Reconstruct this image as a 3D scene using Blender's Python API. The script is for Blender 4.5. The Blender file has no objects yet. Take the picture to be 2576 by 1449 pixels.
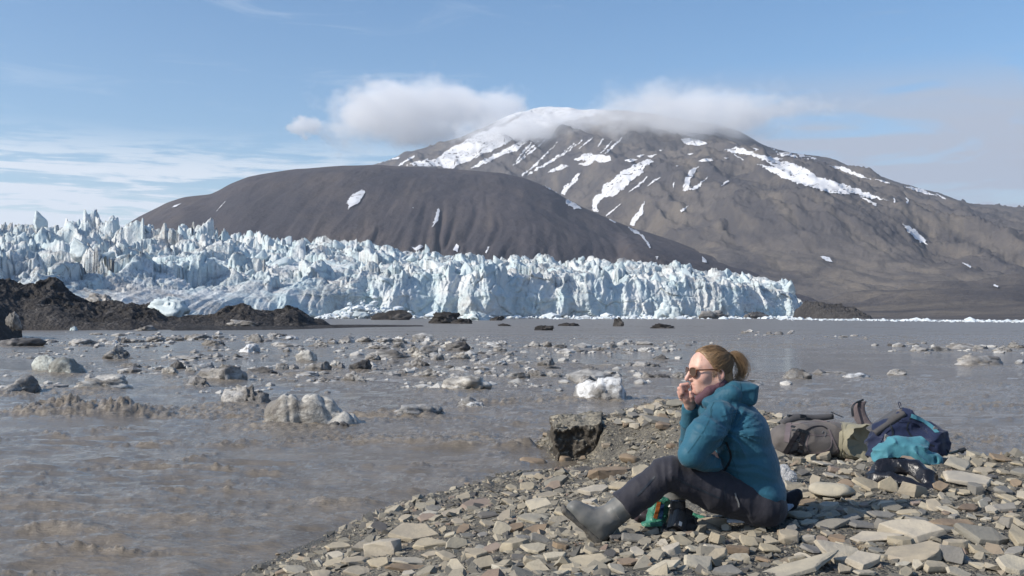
import bpy, bmesh, math, random
import numpy as np
from mathutils import Vector, Matrix, noise as mnoise
from mathutils.bvhtree import BVHTree
from mathutils.geometry import delaunay_2d_cdt

SC = bpy.context.scene
COL = SC.collection
# ------------------------------------------------------------------ camera
FPX, CX, CY, HOR = 2504.4, 1288.0, 724.5, 794.0      # photo measured on a 2576 px wide copy
CAMZ = 1.75
PITCH = math.atan((HOR - CY) / FPX)
cam_data = bpy.data.cameras.new('camera')
cam_data.lens = 35.0
cam_data.sensor_width = 36.0
cam_data.clip_start = 0.1
cam_data.clip_end = 60000.0
cam = bpy.data.objects.new('view_camera', cam_data)
COL.objects.link(cam)
cam.location = (0, 0, CAMZ)
cam.rotation_euler = (math.pi / 2 + PITCH, 0, 0)
SC.camera = cam
# ------------------------------------------------------------------ render / exposure
SC.view_settings.view_transform = 'Standard'
SC.view_settings.look = 'None'
SC.view_settings.exposure = 0.35
SC.view_settings.gamma = 1.0
SC.view_settings.use_curve_mapping = False
SC.cycles.use_denoising = True
SC.cycles.volume_bounces = 10
SC.cycles.max_bounces = 12
SC.cycles.volume_step_rate = 1.0
SC.cycles.use_adaptive_sampling = True
SC.cycles.adaptive_threshold = 0.012
# ------------------------------------------------------------------ sun
SUN_EL = math.radians(34.0)
SUN_DIR = Vector((-math.cos(math.radians(22)) * math.cos(SUN_EL), -math.sin(math.radians(22)) * math.cos(SUN_EL), math.sin(SUN_EL)))
sun_data = bpy.data.lights.new('sun', 'SUN')
sun_data.energy = 4.1
sun_data.angle = math.radians(0.6)
sun_data.color = (1.0, 0.93, 0.83)
sun = bpy.data.objects.new('sun', sun_data)
COL.objects.link(sun)
sun.rotation_euler = SUN_DIR.to_track_quat('Z', 'Y').to_euler()
# ------------------------------------------------------------------ world: sky and high thin cloud
world = bpy.data.worlds.new('World')
SC.world = world
world.use_nodes = True
wt = world.node_tree
wt.nodes.clear()
def wn(t, **kw):
    n = wt.nodes.new(t)
    for k, v in kw.items():
        if k.startswith('i_'):
            n.inputs[k[2:]].default_value = v
        else:
            setattr(n, k, v)
    return n
def wmath(op, a, b=None, clamp=False):
    n = wt.nodes.new('ShaderNodeMath'); n.operation = op; n.use_clamp = clamp
    for i, v in enumerate((a, b)):
        if v is None: continue
        if isinstance(v, (int, float)): n.inputs[i].default_value = v
        else: wt.links.new(v, n.inputs[i])
    return n.outputs[0]
def wramp(x, a, b, lo=0.0, hi=1.0):
    n = wt.nodes.new('ShaderNodeMapRange'); n.interpolation_type = 'SMOOTHSTEP'; n.clamp = True
    wt.links.new(x, n.inputs[0])
    for i, v in enumerate((a, b, lo, hi)): n.inputs[i + 1].default_value = v
    return n.outputs[0]
sky = wn('ShaderNodeTexSky', sky_type='NISHITA', sun_disc=False, sun_elevation=SUN_EL,
         sun_rotation=math.atan2(SUN_DIR.x, SUN_DIR.y), air_density=1.0, dust_density=0.7, ozone_density=1.8)
sky.altitude = 50
bg_sky = wn('ShaderNodeBackground'); bg_sky.inputs['Strength'].default_value = 0.120
hs = wn('ShaderNodeHueSaturation'); hs.inputs['Saturation'].default_value = 1.22
wt.links.new(sky.outputs[0], hs.inputs['Color']); wt.links.new(hs.outputs[0], bg_sky.inputs['Color'])
bg_cl = wn('ShaderNodeBackground')
wtc = wn('ShaderNodeTexCoord')
wsep = wn('ShaderNodeSeparateXYZ'); wt.links.new(wtc.outputs['Generated'], wsep.inputs[0])
el = wmath('DEGREES', wmath('ARCSINE', wsep.outputs[2]))
az = wmath('DEGREES', wmath('ARCTAN2', wsep.outputs[0], wsep.outputs[1]))
def wnoise(sx, sy, off, detail=5.0, rough=0.55, dist=0.0):
    cmb = wn('ShaderNodeCombineXYZ')
    wt.links.new(wmath('MULTIPLY', az, sx), cmb.inputs[0]); wt.links.new(wmath('MULTIPLY', el, sy), cmb.inputs[1]); cmb.inputs[2].default_value = off
    n = wn('ShaderNodeTexNoise'); n.inputs['Scale'].default_value = 1.0; n.inputs['Detail'].default_value = detail
    n.inputs['Roughness'].default_value = rough; n.inputs['Distortion'].default_value = dist
    wt.links.new(cmb.outputs[0], n.inputs['Vector'])
    return n.outputs['Fac']
# streaky low cloud band between 5 and 10 degrees
n1 = wnoise(0.115, 1.7, 3.4, 7, 0.60, 0.5)
n1b = wnoise(0.45, 3.4, 9.1, 6, 0.6, 0.3)
n1c = wmath('ADD', wmath('MULTIPLY', n1, 0.72), wmath('MULTIPLY', n1b, 0.28))
band = wmath('MULTIPLY', wramp(el, 10.6, 7.4), wramp(az, 4.0, -9.0))
lowb = wmath('MULTIPLY', wramp(n1c, 0.44, 0.55), band)
hz = wmath('MULTIPLY', wmath('MULTIPLY', wramp(el, 7.6, 5.6), wramp(n1c, 0.36, 0.52)), wramp(az, 6.0, -8.0))
# broad greyish veil towards the east
n2 = wnoise(0.11, 0.42, 21.7, 6, 0.55, 0.8)
n2b = wnoise(0.07, 0.2, 5.2, 3, 0.5, 0.4)
veil_band = wmath('MULTIPLY', wmath('MULTIPLY', wramp(el, 14.2, 10.6), wramp(az, 4.0, 11.0)), 1.0)
veil = wmath('MULTIPLY', wmath('ADD', wmath('MULTIPLY', wramp(n2, 0.37, 0.56), 0.85), wmath('MULTIPLY', wramp(el, 11.5, 7.5), 0.60), True), veil_band)
# faint wisps high up
n3 = wnoise(0.09, 0.5, 44.0, 7, 0.6, 1.2)
wisp = wmath('MULTIPLY', wramp(n3, 0.56, 0.78), wmath('MULTIPLY', wramp(el, 30.0, 17.0), 0.22))
tot = wmath('ADD', wmath('ADD', wmath('MULTIPLY', lowb, 0.95), wmath('MULTIPLY', hz, 0.85)), wmath('ADD', wmath('MULTIPLY', veil, 0.95), wisp), True)
cmix = wn('ShaderNodeMix', data_type='RGBA')
wt.links.new(wramp(az, 0.0, 9.0), cmix.inputs[0])
cmix.inputs[6].default_value = (0.70, 0.76, 0.83, 1)
cmix.inputs[7].default_value = (0.405, 0.445, 0.53, 1)
wt.links.new(cmix.outputs[2], bg_cl.inputs['Color'])
bg_cl.inputs['Strength'].default_value = 0.95
wmix = wn('ShaderNodeMixShader')
wt.links.new(tot, wmix.inputs[0]); wt.links.new(bg_sky.outputs[0], wmix.inputs[1]); wt.links.new(bg_cl.outputs[0], wmix.inputs[2])
wout = wn('ShaderNodeOutputWorld'); wt.links.new(wmix.outputs[0], wout.inputs[0])

# ------------------------------------------------------------------ helpers: projection
CP, SP = math.cos(PITCH), math.sin(PITCH)
def ray(px, py):
    """direction with y = 1 through photo pixel (2576 px wide copy)"""
    rx, ru = (px - CX) / FPX, (CY - py) / FPX
    y, z = CP - ru * SP, SP + ru * CP
    return rx / y, z / y
def W(px, py, d):
    rx, rz = ray(px, py)
    return Vector((rx * d, d, CAMZ + rz * d))
def ray_np(px, py):
    px = np.asarray(px, float); py = np.asarray(py, float)
    rx, ru = (px - CX) / FPX, (CY - py) / FPX
    y, z = CP - ru * SP, SP + ru * CP
    return rx / y, z / y
def PX(x, y, z):
    """world -> photo pixel"""
    dz = z - CAMZ
    f = y * CP + dz * SP; u = -y * SP + dz * CP
    return CX + FPX * x / f, CY - FPX * u / f
# ------------------------------------------------------------------ helpers: noise
_r = np.random.RandomState(11)
_PERM = _r.permutation(256); _PERM = np.concatenate([_PERM, _PERM, _PERM]).astype(np.int32)
_G = _r.normal(size=(256, 3)); _G = (_G / np.linalg.norm(_G, axis=1)[:, None]).astype(np.float32)
def pn(x, y, z=0.0):
    x, y, z = np.broadcast_arrays(np.asarray(x, np.float32), np.asarray(y, np.float32), np.asarray(z, np.float32))
    xi, yi, zi = np.floor(x), np.floor(y), np.floor(z)
    xf, yf, zf = x - xi, y - yi, z - zi
    xi = xi.astype(np.int32) & 255; yi = yi.astype(np.int32) & 255; zi = zi.astype(np.int32) & 255
    u = xf * xf * xf * (xf * (xf * 6 - 15) + 10); v = yf * yf * yf * (yf * (yf * 6 - 15) + 10); w = zf * zf * zf * (zf * (zf * 6 - 15) + 10)
    def g(i, j, k):
        h = _PERM[_PERM[_PERM[xi + i] + yi + j] + zi + k]
        return _G[h, 0] * (xf - i) + _G[h, 1] * (yf - j) + _G[h, 2] * (zf - k)
    a = g(0, 0, 0) * (1 - u) + g(1, 0, 0) * u; b = g(0, 1, 0) * (1 - u) + g(1, 1, 0) * u
    c = g(0, 0, 1) * (1 - u) + g(1, 0, 1) * u; d = g(0, 1, 1) * (1 - u) + g(1, 1, 1) * u
    return ((a * (1 - v) + b * v) * (1 - w) + (c * (1 - v) + d * v) * w) * 1.6
def fbm(x, y, z=0.0, o=4, gain=0.5, lac=2.03):
    s, a, t = 0.0, 1.0, 0.0
    x = np.asarray(x, np.float32); y = np.asarray(y, np.float32); z = np.asarray(z, np.float32)
    for i in range(o):
        s = s + a * pn(x + 17.3 * i, y - 9.1 * i, z + 5.7 * i); t += a
        a *= gain; x = x * lac; y = y * lac; z = z * lac
    return s / t
def rdg(x, y, z=0.0, o=4, gain=0.5, lac=2.03):
    s, a, t = 0.0, 1.0, 0.0
    x = np.asarray(x, np.float32); y = np.asarray(y, np.float32); z = np.asarray(z, np.float32)
    for i in range(o):
        s = s + a * (1 - np.abs(pn(x + 31.3 * i, y - 19.1 * i, z + 7.7 * i))) ** 2; t += a
        a *= gain; x = x * lac; y = y * lac; z = z * lac
    return s / t
def vor(x, y, seed=0, vec=None):
    """F1, F2, id hash (0..1) of jittered cells"""
    xi, yi = np.floor(x).astype(np.int32), np.floor(y).astype(np.int32)
    f1 = np.full(x.shape, 9.0, np.float32); f2 = f1.copy(); idh = np.zeros(x.shape, np.float32)
    for i in (-1, 0, 1):
        for j in (-1, 0, 1):
            a, b = xi + i, yi + j
            h = _PERM[_PERM[(a + seed) & 255] + (b & 255)]
            h2 = _PERM[h + 57]
            dx = a + 0.5 + 0.46 * (h / 127.5 - 1) - x; dy = b + 0.5 + 0.46 * (h2 / 127.5 - 1) - y
            d = np.sqrt(dx * dx + dy * dy)
            near = d < f1
            if vec is not None: vec[0] = np.where(near, dx, vec[0]); vec[1] = np.where(near, dy, vec[1])
            f2 = np.where(near, f1, np.minimum(f2, d)); idh = np.where(near, _PERM[h + 91] / 255.0, idh); f1 = np.where(near, d, f1)
    return f1, f2, idh
def blk(x, y, seed):
    """broken blocks: id in -.5...5, tilt -1..1, F1, F2"""
    v = [np.zeros(x.shape, np.float32), np.zeros(x.shape, np.float32)]
    f1, f2, i = vor(x, y, seed, v); th = i * 47.0
    return i - .5, -(v[0] * np.cos(th) + v[1] * np.sin(th)) * 1.6, f1, f2
def crs(x, y, z, p=4):
    return (1 - np.abs(pn(x, y, z))) ** p
def sst(x, a, b):
    t = np.clip((np.asarray(x, float) - a) / (b - a), 0, 1)
    return t * t * (3 - 2 * t)
# ------------------------------------------------------------------ helpers: meshes and tags
def tag(o, label=None, cat=None, group=None, kind=None):
    if label: o['label'] = label
    if cat: o['category'] = cat
    if group: o['group'] = group
    if kind: o['kind'] = kind
    return o
def mesh_np(name, V, F, mat=None, smooth=True, attrs=None):
    V = np.ascontiguousarray(V, np.float32).reshape(-1, 3); F = np.ascontiguousarray(F, np.int32)
    m = bpy.data.meshes.new(name)
    nf, k = F.shape
    m.vertices.add(len(V)); m.vertices.foreach_set('co', V.ravel())
    m.loops.add(nf * k); m.loops.foreach_set('vertex_index', F.ravel())
    m.polygons.add(nf); m.polygons.foreach_set('loop_start', np.arange(0, nf * k, k, dtype=np.int32))
    m.polygons.foreach_set('use_smooth', np.full(nf, bool(smooth)))
    for an, av in (attrs or {}).items():
        a = m.attributes.new(an, 'FLOAT', 'POINT'); a.data.foreach_set('value', np.ascontiguousarray(av, np.float32).ravel())
    m.update(calc_edges=True); m.validate()
    if mat: m.materials.append(mat)
    return m
def link(name, mesh, parent=None, loc=None, rot=None, scale=None):
    o = bpy.data.objects.new(name, mesh); COL.objects.link(o)
    if parent: o.parent = parent
    if loc is not None: o.location = loc
    if rot is not None: o.rotation_euler = rot
    if scale is not None: o.scale = scale
    return o
def obj_np(name, V, F, mat=None, parent=None, smooth=True, attrs=None):
    return link(name, mesh_np(name, V, F, mat, smooth, attrs), parent)
def empty(name, loc=(0, 0, 0), rot=(0, 0, 0)):
    o = bpy.data.objects.new(name, None); COL.objects.link(o); o.location = loc; o.rotation_euler = rot
    o.empty_display_size = 0.1
    return o
def grid_faces(nr, nc, wrap=False):
    i = np.arange(nr - 1)[:, None]; j = np.arange(nc if wrap else nc - 1)[None, :]
    j2 = (j + 1) % nc
    return np.stack([i * nc + j, i * nc + j2, (i + 1) * nc + j2, (i + 1) * nc + j], -1).reshape(-1, 4)
def join_parts(parts):
    """[(V, F)] with F quads or tris -> one V, F(tris)"""
    vs, fs, n = [], [], 0
    for V, F in parts:
        V = np.asarray(V, float); F = np.asarray(F, int)
        if F.shape[1] == 4: F = np.concatenate([F[:, [0, 1, 2]], F[:, [0, 2, 3]]])
        vs.append(V); fs.append(F + n); n += len(V)
    return np.concatenate(vs), np.concatenate(fs)
def tube(path, r, n=6, closed_caps=True):
    """tube along a path; r scalar or list"""
    P = np.asarray(path, float); k = len(P)
    R = np.full(k, r) if np.isscalar(r) else np.asarray(r, float)
    T = np.gradient(P, axis=0); T /= np.linalg.norm(T, axis=1)[:, None] + 1e-9
    up = np.array([0.0, 0.0, 1.0]) if abs(T[0][2]) < 0.9 else np.array([1.0, 0, 0])
    rings = []
    for i in range(k):
        a = np.cross(T[i], up); a /= np.linalg.norm(a) + 1e-9; b = np.cross(a, T[i]); up = b
        th = np.linspace(0, 2 * math.pi, n, endpoint=False)
        rings.append(P[i] + R[i] * (np.cos(th)[:, None] * a + np.sin(th)[:, None] * b))
    V = np.concatenate(rings); F = grid_faces(k, n, True)
    if closed_caps:
        c0, c1 = len(V), len(V) + 1
        V = np.concatenate([V, P[:1], P[-1:]])
        j = np.arange(n); j2 = (j + 1) % n
        caps = np.concatenate([np.stack([np.full(n, c0), j2, j, j], -1), np.stack([np.full(n, c1), (k - 1) * n + j, (k - 1) * n + j2, (k - 1) * n + j2], -1)])
        tri = np.concatenate([F[:, [0, 1, 2]], F[:, [0, 2, 3]], caps[:, :3]])
        return V, tri
    return V, F
def ribbon(path, width, thick, side):
    """flat strap along path, side = direction(s) across the strap"""
    P = np.asarray(path, float); k = len(P)
    S = np.broadcast_to(np.asarray(side, float), P.shape); S = S / (np.linalg.norm(S, axis=1)[:, None] + 1e-9)
    T = np.gradient(P, axis=0); T /= np.linalg.norm(T, axis=1)[:, None] + 1e-9
    N = np.cross(T, S); N /= np.linalg.norm(N, axis=1)[:, None] + 1e-9
    w, t = width / 2, thick / 2
    V = np.stack([P - S * w - N * t, P + S * w - N * t, P + S * w + N * t, P - S * w + N * t], 1).reshape(-1, 3)
    F = grid_faces(k, 4, True)
    F = np.concatenate([F, [[3, 2, 1, 0]], [[(k - 1) * 4 + a for a in (0, 1, 2, 3)]]])
    return V, F
def spline(pts, n=12):
    """Catmull-Rom through pts"""
    P = np.asarray(pts, float); P = np.concatenate([[2 * P[0] - P[1]], P, [2 * P[-1] - P[-2]]])
    out = []
    for i in range(1, len(P) - 2):
        t = np.linspace(0, 1, n, endpoint=False)[:, None]
        a, b, c, d = P[i - 1], P[i], P[i + 1], P[i + 2]
        out.append(0.5 * ((2 * b) + (-a + c) * t + (2 * a - 5 * b + 4 * c - d) * t ** 2 + (-a + 3 * b - 3 * c + d) * t ** 3))
    return np.concatenate(out + [P[-2:-1]])
# ------------------------------------------------------------------ helpers: signed distance modelling
def snets(F, o, h):
    nx, ny, nz = F.shape
    C = np.zeros((nx - 1, ny - 1, nz - 1, 3), np.float32); cnt = np.zeros((nx - 1, ny - 1, nz - 1), np.float32)
    def sl(a): return F[a[0]:nx - 1 + a[0], a[1]:ny - 1 + a[1], a[2]:nz - 1 + a[2]]
    cor = [(i, j, k) for i in (0, 1) for j in (0, 1) for k in (0, 1)]
    for a in cor:
        for ax in range(3):
            if a[ax]: continue
            b = list(a); b[ax] = 1
            fa, fb = sl(a), sl(b)
            m = (fa < 0) != (fb < 0)
            t = np.where(m, fa / np.where(m, fa - fb, 1), 0)
            for q in range(3):
                C[..., q] += np.where(m, a[q] + (t if q == ax else 0), 0)
            cnt += m
    act = cnt > 0
    idx = np.full(act.shape, -1, np.int64); idx[act] = np.arange(act.sum())
    ijk = np.stack(np.nonzero(act), -1)
    V = (C[act] / cnt[act][:, None] + ijk) * h + np.asarray(o)
    S = F < 0; fs = []
    for ax in range(3):
        a = [slice(None)] * 3; b = [slice(None)] * 3
        a[ax] = slice(0, -1); b[ax] = slice(1, None)
        m = S[tuple(a)] != S[tuple(b)]
        sa = S[tuple(a)]
        I = np.stack(np.nonzero(m), -1)
        u, v = (ax + 1) % 3, (ax + 2) % 3
        ok = (I[:, u] > 0) & (I[:, v] > 0) & (I[:, u] < F.shape[u] - 1) & (I[:, v] < F.shape[v] - 1)
        I = I[ok]
        if not len(I): continue
        fl = sa[tuple(I.T)]
        def at(du, dv):
            J = I.copy(); J[:, u] += du; J[:, v] += dv
            return idx[tuple(J.T)]
        q = np.stack([at(-1, -1), at(0, -1), at(0, 0), at(-1, 0)], -1)
        q[~fl] = q[~fl][:, ::-1]
        fs.append(q)
    return V, np.concatenate(fs)
def cap(P, a, b, ra, rb=None):
    rb = ra if rb is None else rb
    a = np.asarray(a, np.float32); b = np.asarray(b, np.float32)
    ba = b - a; pa = P - a
    t = np.clip(pa @ ba / max(float(ba @ ba), 1e-9), 0, 1)
    return np.linalg.norm(pa - t[..., None] * ba, axis=-1) - (ra + (rb - ra) * t)
def ell(P, c, r, R=None):
    q = P - np.asarray(c, np.float32)
    if R is not None: q = q @ np.asarray(R, np.float32)      # columns of R = local axes
    r = np.asarray(r, np.float32)
    k0 = np.linalg.norm(q / r, axis=-1); k1 = np.linalg.norm(q / (r * r), axis=-1)
    return k0 * (k0 - 1) / np.maximum(k1, 1e-6)
def rbox(P, c, h, rad, R=None):
    q = P - np.asarray(c, np.float32)
    if R is not None: q = q @ np.asarray(R, np.float32)
    q = np.abs(q) - (np.asarray(h, np.float32) - rad)
    return np.linalg.norm(np.maximum(q, 0), axis=-1) + np.minimum(q.max(-1), 0) - rad
def smin(a, b, k):
    h = np.clip(0.5 + 0.5 * (b - a) / k, 0, 1)
    return b * (1 - h) + a * h - k * h * (1 - h)
def smax(a, b, k): return -smin(-a, -b, k)
def rotm(rx=0, ry=0, rz=0):
    from mathutils import Euler
    return np.array(Euler((math.radians(rx), math.radians(ry), math.radians(rz))).to_matrix())
def sdf(name, fn, lo, hi, h, mat, parent=None, smooth=True, post=None):
    lo = np.asarray(lo, float); hi = np.asarray(hi, float)
    ax = [np.arange(lo[i], hi[i] + h, h, dtype=np.float32) for i in range(3)]
    P = np.stack(np.meshgrid(*ax, indexing='ij'), -1)
    F = fn(P)
    V, Q = snets(F.astype(np.float32), lo, h)
    if post is not None: V = post(V)
    return obj_np(name, V, Q, mat, parent, smooth)
# ------------------------------------------------------------------ helpers: materials
class Mat:
    def __init__(s, name, rough=0.8, spec=0.3):
        s.m = bpy.data.materials.new(name); s.m.use_nodes = True; s.t = s.m.node_tree
        s.b = s.t.nodes['Principled BSDF']
        s.b.inputs['Roughness'].default_value = rough; s.b.inputs['Specular IOR Level'].default_value = spec
        s.tc = s.t.nodes.new('ShaderNodeTexCoord'); s.v = s.tc.outputs['Object']
    def n(s, t): return s.t.nodes.new(t)
    def L(s, a, b): s.t.links.new(a, b)
    def setv(s, sock, v):
        if isinstance(v, (int, float)): sock.default_value = v
        elif isinstance(v, tuple): sock.default_value = v if len(v) == 4 else (*v, 1)
        else: s.L(v, sock)
    def map(s, scale=(1, 1, 1), rot=(0, 0, 0), loc=(0, 0, 0), v=None):
        n = s.n('ShaderNodeMapping'); n.inputs['Scale'].default_value = scale; n.inputs['Rotation'].default_value = rot; n.inputs['Location'].default_value = loc
        s.L(v or s.v, n.inputs[0]); return n.outputs[0]
    def noise(s, scale, detail=4, rough=0.55, v=None, dist=0.0):
        n = s.n('ShaderNodeTexNoise'); n.inputs['Scale'].default_value = scale; n.inputs['Detail'].default_value = detail
        n.inputs['Roughness'].default_value = rough; n.inputs['Distortion'].default_value = dist
        s.L(v or s.v, n.inputs['Vector']); return n.outputs['Fac']
    def voro(s, scale, v=None, feat='F1', out='Distance'):
        n = s.n('ShaderNodeTexVoronoi'); n.feature = feat; n.inputs['Scale'].default_value = scale
        s.L(v or s.v, n.inputs['Vector']); return n.outputs[out]
    def wave(s, scale, dist=2.0, detail=2, v=None, direction='X'):
        n = s.n('ShaderNodeTexWave'); n.inputs['Scale'].default_value = scale; n.inputs['Distortion'].default_value = dist
        n.inputs['Detail'].default_value = detail; n.bands_direction = direction
        s.L(v or s.v, n.inputs['Vector']); return n.outputs['Fac']
    def rng(s, x, a, b, lo=0.0, hi=1.0):
        n = s.n('ShaderNodeMapRange'); n.clamp = True; n.interpolation_type = 'SMOOTHSTEP'; s.setv(n.inputs[0], x)
        for i, v in enumerate((a, b, lo, hi)): n.inputs[i + 1].default_value = v
        return n.outputs[0]
    def mth(s, op, a, b=None):
        n = s.n('ShaderNodeMath'); n.operation = op; s.setv(n.inputs[0], a)
        if b is not None: s.setv(n.inputs[1], b)
        return n.outputs[0]
    def mix(s, f, a, b, mode='MIX'):
        n = s.n('ShaderNodeMix'); n.data_type = 'RGBA'; n.blend_type = mode; n.clamp_factor = True
        s.setv(n.inputs[0], f); s.setv(n.inputs[6], a); s.setv(n.inputs[7], b); return n.outputs[2]
    def attr(s, name):
        n = s.n('ShaderNodeAttribute'); n.attribute_name = name; return n
    def color(s, c): s.setv(s.b.inputs['Base Color'], c); return s
    def rough(s, r): s.setv(s.b.inputs['Roughness'], r); return s
    def bump(s, h, strength=0.5, dist=0.01, prev=None):
        n = s.n('ShaderNodeBump'); n.inputs['Strength'].default_value = strength; n.inputs['Distance'].default_value = dist
        s.L(h, n.inputs['Height'])
        if prev is not None: s.L(prev, n.inputs['Normal'])
        s.L(n.outputs[0], s.b.inputs['Normal']); return n.outputs[0]
# ================================================================== MATERIALS OF THE LAND
def m_hill(name, base, dark, light, sc, bsc):
    m = Mat(name, 0.95, 0.1)
    a = m.noise(1 / 420.0 * sc, 7, 0.62, dist=0.4); b = m.noise(1 / 45.0, 6, 0.65); st = m.noise(1.0, 5, 0.6, v=m.map((1 / 70.0, 1 / 500.0, 1 / 260.0)))
    c = m.mix(m.rng(a, 0.38, 0.66), dark, base)
    c = m.mix(m.mth('MULTIPLY', m.rng(st, 0.45, 0.7), 0.7), c, light)
    c = m.mix(m.mth('MULTIPLY', m.rng(b, 0.5, 0.75), 0.45), c, dark)
    c = m.mix(m.mth('MULTIPLY', m.rng(m.noise(1 / 150.0, 8, 0.7, dist=.8), 0.50, 0.62), 0.65), c, dark)
    c = m.mix(m.mth('MULTIPLY', m.rng(m.noise(1 / 260.0, 8, 0.7, dist=.5), 0.52, 0.66), 0.5), c, light)
    c = m.mix(m.attr('snow').outputs['Fac'], c, (0.62, 0.63, 0.65))
    m.color(c)
    n1 = m.bump(m.noise(1 / bsc, 8, 0.68), 0.75, 14.0)
    m.bump(m.noise(1 / 14.0, 4, 0.7), 0.6, 4.0, n1)
    return m.m
M_HILL = m_hill('dark scree', (0.080, 0.071, 0.074), (0.058, 0.054, 0.060), (0.102, 0.086, 0.078), 1.0, 110.0)
M_MOUNT = m_hill('brown tundra slope', (0.130, 0.117, 0.107), (0.070, 0.067, 0.071), (0.182, 0.157, 0.127), 0.8, 130.0)
_m = Mat('old snow', 0.7, 0.2)
_m.color(_m.mix(_m.rng(_m.noise(1 / 26.0, 6, .7, dist=.6), 0.57, 0.66), _m.mix(_m.rng(_m.noise(1 / 60.0, 5), 0.4, 0.7), (0.66, 0.67, 0.69), (0.54, 0.54, 0.545)), (0.14, 0.125, 0.112)))
_m.bump(_m.noise(1 / 30.0, 5, 0.6), 0.4, 4.0)
M_SNOW = _m.m

def m_ice(name):
    m = Mat(name, 0.5, 0.35)
    blue = m.noise(1 / 22.0, 4, 0.55, dist=0.6)
    grain = m.noise(1 / 2.6, 6, 0.65)
    c = m.mix(m.rng(blue, 0.36, 0.64), (0.505, 0.608, 0.628), (0.650, 0.672, 0.662))
    # sediment: on ledges, in bands and in thin veins
    geo = m.n('ShaderNodeNewGeometry'); sep = m.n('ShaderNodeSeparateXYZ'); m.L(geo.outputs['Normal'], sep.inputs[0])
    led = m.rng(sep.outputs[2], 0.45, 0.95)
    d1 = m.rng(m.noise(1 / 30.0, 6, 0.65), 0.40, 0.60)
    band = m.noise(1.0, 6, 0.62, v=m.map((1 / 26.0, 1 / 26.0, 1 / 5.0), rot=(0.35, 0.25, 0)), dist=0.7)
    vein = m.rng(m.mth('ABSOLUTE', m.mth('SUBTRACT', m.noise(1 / 11.0, 6, 0.62, dist=1.0), 0.5)), 0.022, 0.0)
    big = m.rng(m.noise(1 / 75.0, 3, 0.5), 0.38, 0.62)
    dirt = m.mth('MULTIPLY', m.mth('ADD', m.mth('MULTIPLY', led, 0.5), m.mth('MULTIPLY', m.rng(band, 0.52, 0.7), 0.55)), d1)
    c = m.mix(m.mth('MULTIPLY', dirt, m.mth('ADD', m.mth('MULTIPLY', big, 0.55), 0.6)), c, (0.30, 0.272, 0.245))
    at = m.attr('dirt')
    c = m.mix(m.mth('MULTIPLY', at.outputs['Fac'], m.rng(grain, 0.25, 0.7)), c, (0.27, 0.25, 0.23))
    c = m.mix(m.mth('MULTIPLY', vein, m.mth('MULTIPLY', big, 0.75)), c, (0.17, 0.17, 0.17))
    c = m.mix(m.mth('MULTIPLY', m.rng(grain, 0.55, 0.8), 0.22), c, (0.42, 0.40, 0.38))
    m.color(c)
    n1 = m.bump(m.noise(1 / 7.0, 8, 0.66, dist=0.3), 0.85, 2.2)
    m.bump(m.noise(1 / 1.6, 5, 0.6), 0.5, 0.5, n1)
    return m.m
M_ICE = m_ice('glacier ice')

def m_soil(name, c0, c1, c2, k=1.0, bd=0.25, gravel=False):
    m = Mat(name, 0.9, 0.2)
    a = m.noise(0.22 * k, 7, 0.65); b = m.noise(1.9 * k, 6, 0.7)
    c = m.mix(m.rng(a, 0.35, 0.65), c0, c1)
    c = m.mix(m.rng(b, 0.52, 0.72), c, c2)
    m.color(c)
    if gravel:
        ge = m.n('ShaderNodeNewGeometry'); se = m.n('ShaderNodeSeparateXYZ'); m.L(ge.outputs['Normal'], se.inputs[0])
        m.color(m.mix(m.rng(m.mth('ADD', se.outputs[2], m.mth('MULTIPLY', b, .4)), .62, .95), c, m.mix(m.rng(b, .4, .6), (0.13, 0.12, 0.10), (0.25, 0.228, 0.18))))
    n1 = m.bump(m.noise(0.7 * k, 9, 0.7), 0.9, bd * 1.6)
    m.bump(m.voro(5.0 * k), 0.7, bd * 0.4, n1)
    return m.m
M_MORAINE = m_soil('dark moraine mud', (0.030, 0.028, 0.027), (0.060, 0.055, 0.052), (0.15, 0.14, 0.13), 0.55, 0.5)

# ================================================================== HILLS AND MOUNTAIN
def knot_surface(stations, px, rows, smooth_u=9, smooth_t=5, t=None):
    """stations: {px: [(py, d), ...]} same count each; returns x, y, z arrays (rows x cols)"""
    xs = np.array(sorted(stations)); K = len(next(iter(stations.values())))
    kn = np.array([[(d, CAMZ + ray(x, py)[1] * d) for py, d in stations[x]] for x in xs])       # station, knot, (d, z)
    t = np.linspace(0, K - 1, rows) if t is None else t; rows = len(t)
    out = np.zeros((rows, len(px), 2))
    for q in range(2):
        kx = np.stack([np.interp(px, xs, kn[:, k, q]) for k in range(K)])                     # K x cols
        i = np.clip(np.floor(t).astype(int), 0, K - 2); f = (t - i)[:, None]
        out[..., q] = kx[i] * (1 - f) + kx[i + 1] * f
    def sm(A, n, ax):
        if n < 2: return A
        k = np.hanning(n + 2)[1:-1]; k /= k.sum()
        pad = [(0, 0)] * A.ndim; pad[ax] = (n // 2, n // 2)
        B = np.pad(A, pad, mode='reflect', reflect_type='odd')
        return np.apply_along_axis(lambda r: np.convolve(r, k, 'valid'), ax, B)
    for q in range(2):
        out[..., q] = sm(sm(out[..., q], smooth_t, 0), smooth_u, 1)
    d = out[..., 0]; z = out[..., 1]
    rx = (px - CX) / FPX
    return rx[None, :] * d, d, z, t / (K - 1)
MERGE_BVH = []
def land(name, X, Y, Z, mat, attrs=None):
    V = np.stack([X, Y, Z], -1).reshape(-1, 3); F = grid_faces(*X.shape)
    o = obj_np(name, V, F, mat, attrs=attrs); o['kind'] = 'structure'
    MERGE_BVH.append((BVHTree.FromPolygons(V.tolist(), F.tolist()), o))
    return o
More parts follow.
